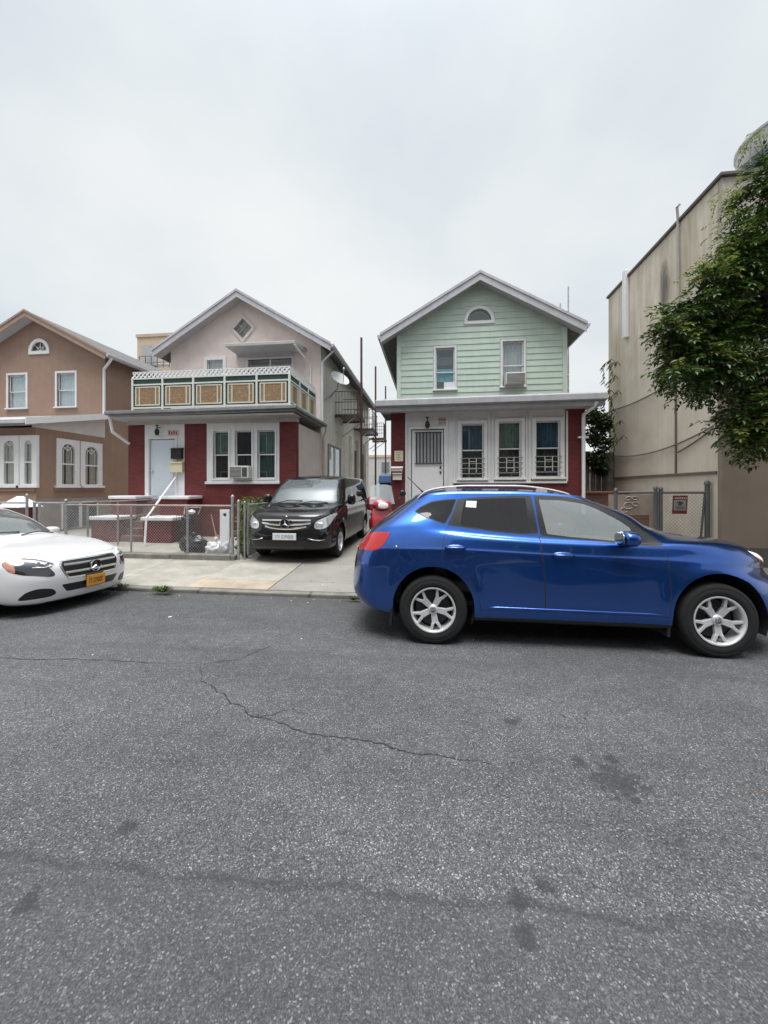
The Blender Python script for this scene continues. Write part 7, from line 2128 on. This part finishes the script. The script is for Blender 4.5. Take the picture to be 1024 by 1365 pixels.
# ================================================================== red motor scooter beside the van
sx_, sy_ = atY(506, 690, 9.3)[0], 9.3
sc = thing('motor_scooter', 'red motor scooter with a tall clear windscreen parked between the van and the green house', 'motor scooter', (sx_, sy_, walk_z(9.3)), local=True, rot=(0, 0, R(-74)))
REDP = paint('red_scooter_paint', (.40, .012, .03), .0, .35)
mb = MB(); mb.lathe([(.16, -.055), (.22, -.06), (.26, -.03), (.265, 0), (.26, .03), (.22, .06), (.16, .055)], (.62, 0, .265), 'y', 28, caps=False); mb.lathe([(0, -.03), (.17, -.03), (.17, .03), (0, .03)], (.62, 0, .265), 'y', 20, 1); mb.build('wheel', [TYRE, ALLOY], sc, smooth=True)
mb = MB(); mb.lathe([(.16, -.06), (.22, -.065), (.26, -.03), (.265, 0), (.26, .03), (.22, .065), (.16, .06)], (-.62, 0, .265), 'y', 28, caps=False); mb.lathe([(0, -.03), (.17, -.03), (.17, .03), (0, .03)], (-.62, 0, .265), 'y', 20, 1); mb.build('wheel', [TYRE, ALLOY], sc, smooth=True)
mb = MB(); mb.blob((.66, 0, .47), (.24, .09, .13), .8, 20, 12); mb.build('front_mudguard', REDP, sc, smooth='all')
mb = MB(); mb.blob((.44, 0, .80), (.10, .26, .36), .7, 24, 16, rot=Matrix.Rotation(R(-14), 3, 'Y')); mb.blob((.44, 0, 1.14), (.15, .22, .12), .8, 20, 12); mb.build('front_fairing', REDP, sc, smooth='all')
mb = MB(); mb.blob((.585, 0, 1.13), (.03, .12, .07), .8, 20, 12); mb.build('headlight', CLEAR, sc, smooth='all')
mb = MB(); mb.box(-.35, .42, -.16, .16, .26, .32); mb.build('floor_board', BLACKPL, sc, bevel=.03, seg=2)
mb = MB(); mb.blob((-.48, 0, .60), (.42, .19, .22), .7, 24, 14); mb.build('rear_body', REDP, sc, smooth='all')
mb = MB(); mb.blob((-.38, 0, .84), (.42, .16, .07), .6, 24, 12); mb.build('saddle', BLACKPL, sc, smooth='all')
mb = MB(); mb.blob((-.86, 0, 1.12), (.20, .22, .19), .5, 20, 14); mb.build('top_box', REDP, sc, smooth='all')
mb = MB(); mb.tube([(.30, -.36, 1.13), (.38, -.2, 1.17), (.40, 0, 1.17), (.38, .2, 1.17), (.30, .36, 1.13)], .018, 8); mb.build('handlebar', BLACKPL, sc, smooth='all')
mb = MB(); v = []
for j in range(7):
    for i in range(9):
        a = (i - 4) / 4; t = j / 6; w_ = .30 - .05 * t
        v.append((.50 - .18 * t - .07 * a * a, a * w_, 1.16 + .46 * t - .03 * a * a * t))
mb.add(v, [(j * 9 + i, j * 9 + i + 1, (j + 1) * 9 + i + 1, (j + 1) * 9 + i) for j in range(6) for i in range(8)]); mb.build('windscreen', glass_mat('scooter_screen', (.62, .68, .70), 3.0, body=.35, bodycol=(.6, .66, .68)), sc, smooth='all', recalc=False)
for sg in (-1, 1):
    mb = MB(); mb.tube([(.34, sg * .28, 1.15), (.30, sg * .42, 1.28), (.30, sg * .5, 1.36)], .01, 6); mb.blob((.30, sg * .52, 1.41), (.04, .075, .075), .8, 18, 12); mb.build('mirror', BLACKPL, sc, smooth='all')
mb = MB(); mb.tube([(-.1, .1, .3), (-.2, .24, .0)], .014, 6); mb.build('side_stand', STEEL, sc)
# ================================================================== smaller things
BAGB = mat('black_bag_plastic', (.014, .014, .016), .28, var=.2, vs=12, bump=.5, bs=18)
BAGW = mat('white_bag_plastic', (.62, .62, .64), .4, var=.08, vs=10, bump=.5, bs=18)
def bag(label, u, v, Y, rad, m, grp='rubbish bags behind the fence', seed=1, knot=True):
    x_, z_ = atY(u, v, Y); zb_ = walk_z(Y)
    t = thing('rubbish_bag', label, 'rubbish bag', (x_, Y, zb_), grp); q = random.Random(seed)
    ph = [(rv(q), q.uniform(3, 9), q.uniform(0, 6)) for _ in range(16)]
    def fn(p):
        d = Vector((p.x / rad[0], p.y / rad[1], p.z / rad[2])); k = 1 + sum(.026 * math.sin(f * d.dot(a) * 1.6 + o) for a, f, o in ph)
        p = p * k
        if p.z < -rad[2] * .7: p.z = -rad[2] * .7
        return p
    mb = MB(); mb.blob((x_, Y, zb_ + rad[2] * .70), rad, .9, 40, 26, fn=fn); mb.build('sack', m, t, smooth='all')
    if knot:
        zt_ = zb_ + rad[2] * 1.66; mb = MB()
        mb.tube([(x_, Y, zt_ - .06), (x_ + .01, Y, zt_ + .03)], .03, 8, taper=[.07, .022])
        for k in range(3):
            a = q.uniform(0, 6.28); mb.blob((x_ + .05 * math.cos(a), Y + .05 * math.sin(a), zt_ + .06), (.05, .03, .055), .9, 10, 8, rot=Matrix.Rotation(a, 3, 'Z'))
        mb.build('knot', m, t, smooth='all')
    return t
bag('large black rubbish bag slumped behind the chain link fence', 261, 725, 8.4, (.25, .22, .24), BAGB, seed=2)
bag('smaller black rubbish bag leaning behind the large one', 253, 715, 8.85, (.22, .2, .22), BAGB, seed=3)
bag('white rubbish bag beside the large black one behind the fence', 286, 730, 8.25, (.20, .18, .19), BAGW, seed=4)
bag('pale grey bag squeezed against the fence corner post', 300, 728, 8.12, (.15, .14, .20), mat('grey_bag_plastic', (.42, .43, .46), .4, var=.15, vs=10, bump=.5, bs=20), seed=6, knot=False)
# a folding cart of dark odds and ends leaning by the brick wall
ct = thing('shopping_cart', 'dark wire shopping cart standing behind the black rubbish bags by the brick porch', 'shopping cart', (atY(250, 700, 9.9)[0], 9.9, .09))
x_ = ct.location.x; mb = MB(); w_, d_ = .21, .16
for z_ in (.28, .42, .56, .70, .86):
    mb.tube([(x_ - w_, 9.9 - d_, z_), (x_ + w_, 9.9 - d_, z_), (x_ + w_, 9.9 + d_, z_), (x_ - w_, 9.9 + d_, z_), (x_ - w_, 9.9 - d_, z_)], .008, 5)
for k in range(7):
    a = -w_ + 2 * w_ * k / 6
    for y_ in (9.9 - d_, 9.9 + d_): mb.tube([(x_ + a, y_, .28), (x_ + a, y_, .86)], .006, 4)
mb.build('wire_basket', BLACKPL, ct)
mb = MB(); mb.tube([(x_ - w_, 9.9 + d_, .86), (x_ - w_ - .04, 9.98 + d_, 1.06), (x_ + w_ + .04, 9.98 + d_, 1.06), (x_ + w_, 9.9 + d_, .86)], .014, 6); mb.build('handle', mat('cart_handle', (.5, .42, .34), .5), ct)
for sg in (-1, 1):
    mb = MB(); mb.lathe([(0, -.02), (.10, -.02), (.10, .02), (0, .02)], (x_ + sg * (w_ + .03), 9.98, .19), 'x', 20); mb.build('wheel', TYRE, ct, smooth=True)
mb = MB(); mb.tube([(x_ - w_, 9.8, .09), (x_ - w_, 9.8, .28)], .012, 5); mb.tube([(x_ + w_, 9.8, .09), (x_ + w_, 9.8, .28)], .012, 5); mb.build('leg', BLACKPL, ct)
bag('dark bundle stuffed into the wire shopping cart', 250, 700, 9.9, (.17, .13, .28), BAGB, None, seed=9, knot=False).location.z = .40
for o in [o for o in bpy.data.objects if o.get('label') == 'dark bundle stuffed into the wire shopping cart']: o.name = 'bundle'; o['category'] = 'bundle'
for (u, v, r9) in ((257, 696.5, .045), (254.5, 706, .05)):
    pass
pc_ = thing('crumpled_paper', 'crumpled white paper lying on top of the dark cart bundle', 'paper', (atY(256, 697, 9.8)[0], 9.74, .92))
mb = MB(); q = random.Random(3); mb.blob((pc_.location.x, 9.78, .96), (.09, .07, .06), .9, 12, 8, fn=lambda p: p * q.uniform(.75, 1.2)); mb.build('sheet', WHITE2, pc_)
# white board and stick behind the fence
wb = thing('white_board', 'narrow white board with a dark hole standing at the fence corner', 'board', (atY(299, 700, 8.5)[0], 8.5, .08))
a0, a1, z0, z1 = rectY(293, 679.5, 305.5, 740, 8.5); cx = (a0 + a1) / 2
mb = MB(front(8.5)); mb.panel(rect(a0, a1, .08, z1), [circ(cx - .0, z1 - .12, .045, 14)], .0, -.05); mb.build('sheet', WHITE2, wb, bevel=.005)
mb = MB(front(8.5)); mb.box(a0 + .01, a1 - .01, -.07, -.052, .1, z1 - .02); mb.build('backing', DARK, wb)
st = thing('broom_stick', 'thin wooden stick leaning on the red brick porch wall', 'stick', (atY(285, 715, 10.9)[0], 10.9, .09))
mb = MB(); p = atY(289, 720, 10.8); q = atY(281, 686, 11.15); mb.tube([(p[0], 10.8, .09), (q[0], 11.17, q[1])], .014, 7); mb.build('shaft', mat('wood_stick', (.36, .25, .14), .7, var=.2), st)
mb = MB(); mb.hexa([(p[0] - .1, 10.75, .09), (p[0] + .1, 10.75, .09), (p[0] + .1, 10.85, .09), (p[0] - .1, 10.85, .09), (p[0] - .03, 10.78, .22), (p[0] + .03, 10.78, .22), (p[0] + .03, 10.82, .22), (p[0] - .03, 10.82, .22)]); mb.build('bristle_head', mat('straw', (.30, .2, .1), .9), st)
# bush by the van and weeds
bu = thing('bush', 'scraggly green bush between the gate posts and the black van', 'bush', (atY(332, 720, 8.7)[0], 8.7, .05))
mb = MB(); wd = MB(); q = random.Random(21)
for k in range(70):
    u = q.uniform(320, 350); v = q.uniform(668, 742) if u < 340 else q.uniform(668, 705); Y_ = q.uniform(8.3, 9.6) if u < 338 else q.uniform(9.6, 10.6)
    x_, z_ = atY(u, v, Y_); z_ = max(.15, z_)
    if u > 338: x_ = min(x_, -4.15)
    wd.tube([(bu.location.x + q.uniform(-.1, .1), 8.9, .05), (x_ - .02, Y_, z_ * .6), (x_, Y_, z_)], .006, 4)
    clump(mb, (x_, Y_, z_), (.17, .16, .14), 44, q, .10, .05, 0 if q.random() < .6 else 1)
wd.build('stem', BARK_BROWN, bu, recalc=False); mb.build('leaves', [LEAF_W, LEAF_Y], bu, recalc=False, weld=False)
def weed(label, u, v, Z, n_, h_, sp_):
    x_, y_ = atZ(u, v, Z); t = thing('weed_tuft', label, 'weed', (x_, y_, Z), 'weeds in the paving'); mb = MB(); q = random.Random(int(u))
    for k in range(n_):
        a = q.uniform(0, 6.28); rr = sp_ * q.random() ** .6; px0 = (x_ + .25 * rr * math.cos(a), y_ + .1 * rr * math.sin(a), Z)
        d = Vector((math.cos(a) * rr, math.sin(a) * rr * .5, h_ * q.uniform(.4, 1.0)))
        p1 = Vector(px0) + d * .55 + Vector((0, 0, h_ * .15)); p2 = Vector(px0) + d
        s_ = Vector((-math.sin(a), math.cos(a), 0)) * q.uniform(.004, .009)
        mb.add([Vector(px0) - s_ * .6, Vector(px0) + s_ * .6, p1 - s_, p1 + s_, p2], [(0, 1, 3, 2), (2, 3, 4)])
        if q.random() < .5: leaflet(mb, p1, rv(q, -.2, .8), rv(q, 0, 1), .05, .02)
    mb.build('blades', LEAF_W, t, recalc=False, weld=False); return t
weed('larger weed tuft at the kerb just right of the white sedan', 217, 789, -.07, 110, .10, .22)
weed('small weed tuft at the kerb under the front of the white sedan', 163, 783, -.07, 40, .06, .12)
weed('small weed tuft at the kerb behind the rear bumper of the blue SUV', 471, 800, -.085, 46, .07, .12)
weed('weeds at the foot of the driveway gate posts', 327, 744, .05, 80, .22, .16)
weed('thin weeds at the end of the concrete kerb by the corner post', 312, 746, .04, 50, .12, .12)
# far end of the driveway
bn = thing('wheelie_bin', 'blue wheelie bin far down the driveway beside the green house', 'bin', (atY(516, 640, 15)[0], 15, .1))
x_ = bn.location.x; BINB = mat('bin_blue', (.10, .20, .42), .45, var=.1); BIND = mat('bin_dark_green', (.012, .05, .055), .5, var=.1)
mb = MB(); mb.hexa([(x_ - .22, 14.8, .1), (x_ + .22, 14.8, .1), (x_ + .22, 15.2, .1), (x_ - .22, 15.2, .1), (x_ - .27, 14.72, 1.80), (x_ + .27, 14.72, 1.80), (x_ + .27, 15.28, 1.80), (x_ - .27, 15.28, 1.80)]); mb.build('tub', BIND, bn, bevel=.03, seg=2)
mb = MB(); mb.hexa([(x_ - .3, 14.66, 1.802), (x_ + .3, 14.66, 1.802), (x_ + .3, 15.3, 1.802), (x_ - .3, 15.3, 1.802), (x_ - .28, 14.7, 2.1), (x_ + .28, 14.7, 2.1), (x_ + .28, 15.28, 2.18), (x_ - .28, 15.28, 2.18)]); mb.build('lid', BINB, bn, bevel=.03, seg=2)
for sg in (-1, 1):
    mb = MB(); mb.lathe([(0, -.03), (.11, -.03), (.11, .03), (0, .03)], (x_ + sg * .2, 15.2, .21), 'x', 18); mb.build('wheel', TYRE, bn, smooth=True)
pw = thing('apartment_block', 'pale building closing the far end of the driveway', 'building', (0, 48, 0))
mb = MB(); mb.box(-9, 3, 48, 58, 0, 5.5); mb.build('wall', mat('pale_far_wall', (.46, .46, .45), .8, var=.1), pw)
for k in range(4):
    for z_ in (1.2, 3.6): mb = MB(); mb.box(-6.2 + 2.2 * k, -5.2 + 2.2 * k, 47.95, 47.999, z_, z_ + 1.3); mb.build('window', mat('far_pane', (.15, .18, .2), .2, var=0), pw)
mb = MB(); mb.box(-9.1, 3.1, 47.9, 58.1, 5.502, 5.8); mb.build('parapet', TAN, pw)
# ================================================================== the other side of the street, behind the camera (seen only in reflections)
OB = brick_mat('opposite_brick', (.13, .055, .04), (.10, .045, .035), (.13, .12, .11)); 
rh = random.Random(4)
x = -33.0; k = 0
while x < 34:
    w_ = rh.uniform(7.0, 8.5); h_ = rh.choice((7.6, 8.6, 8.1))
    wl_ = [OB, mat('opposite_stucco', (.15, .13, .115), .9), mat('opposite_siding', (.12, .13, .14), .8)][k % 3]
    t = thing('row_house', 'two storey %s terrace house across the street behind the viewer' % ('brick', 'stucco', 'grey clad')[k % 3], 'house', (x + w_ / 2, -9.5, 0), 'houses across the street')
    mb = MB(); mb.box(x, x + w_, -19, -9.5, 0, h_); mb.build('wall', wl_, t)
    mb = MB(); mb.box(x - .02, x + w_ + .02, -19.1, -9.3, h_ + .002, h_ + .35); mb.build('cornice', COPE, t)
    for q in range(3):
        for z_ in (1.4, 4.7): 
            mb = MB(); mb.box(x + .9 + q * 2.2, x + 2.0 + q * 2.2, -9.498, -9.44, z_, z_ + 1.7, 0); mb.box(x + 1.0 + q * 2.2, x + 1.9 + q * 2.2, -9.439, -9.43, z_ + .1, z_ + 1.6, 1); mb.build('window', [WHITE, DARK], t)
    x += w_ + rh.choice((0.05, .05, 1.8)); k += 1
# two parked cars on that side, kept simple, show in the blue paint
def far_car(x, label, col):
    t = thing('parked_car', label, 'car', (x, -4.2, 0), 'cars parked across the street', local=True)
    mb = MB(); pr = [(-2.2, .3), (2.2, .3), (2.25, .6), (2.1, .8), (1.2, .95), (.6, 1.4), (-.9, 1.42), (-1.7, 1.0), (-2.2, .9)]
    mb.prism(smooth_poly(pr, 4), -.85, .85); mb.build('body', paint('far_paint', col, .2, .3), t, bevel=.08, seg=3)
    for xw in (-1.35, 1.35):
        for sg in (-1, 1): mb = MB(); mb.lathe([(0, -.11), (.32, -.11), (.32, .11), (0, .11)], (xw, sg * .78, .32), 'y', 24); mb.build('wheel', TYRE, t)
    mb = MB(); mb.prism([(-1.5, .98), (1.0, .98), (.5, 1.33), (-.85, 1.35)], -.87, .87); mb.build('side_window', BLACKPL, t)
far_car(-.4, 'grey hatchback parked across the street behind the viewer', (.2, .2, .21))
far_car(5.2, 'dark saloon parked across the street behind the viewer', (.05, .05, .06))

# grit, dry leaves and scraps gathered along the kerb and on the flags: too many to count
mb = MB(); q = random.Random(77)
for k in range(520):
    t = q.random()
    if t < .62: x_ = q.uniform(-7.5, 4.5); y_ = 5.84 - abs(q.gauss(0, .16)); z_ = road_z(y_)
    elif t < .86: x_ = q.uniform(-8, 1.5); y_ = q.uniform(6.02, 7.68); z_ = walk_z(y_) + .004
    else: x_ = q.uniform(-5, 4); y_ = q.uniform(2.0, 5.4); z_ = road_z(y_)
    s_ = q.uniform(.004, .016) * (1.0 if q.random() < .85 else 1.9); a = q.uniform(0, 6.28); e = q.uniform(.35, 1.0)
    c_, d_ = math.cos(a) * s_, math.sin(a) * s_
    h = q.uniform(.002, .009)
    mb.add([(x_ - c_, y_ - d_, z_ + .002), (x_ + d_ * e, y_ - c_ * e, z_ + .002 + h * .4), (x_ + c_, y_ + d_, z_ + .003), (x_ - d_ * e, y_ + c_ * e, z_ + .002 + h), (x_, y_, z_ + .003 + h)],
           [(0, 1, 4), (1, 2, 4), (2, 3, 4), (3, 0, 4)], 0 if q.random() < .55 else (1 if q.random() < .7 else 2))
lt = mb.build('gutter_litter', [mat('dry_leaf', (.11, .075, .04), .9, var=.3), mat('grit_grey', (.26, .25, .23), .9, var=.3), mat('paper_scrap', (.6, .6, .58), .8, var=0)], recalc=False, weld=False)
tag(lt, 'dry leaves and grit scattered along the kerb', 'litter', kind='stuff')
for o in list(bpy.data.objects):
    if '_local' in o.keys(): del o['_local']
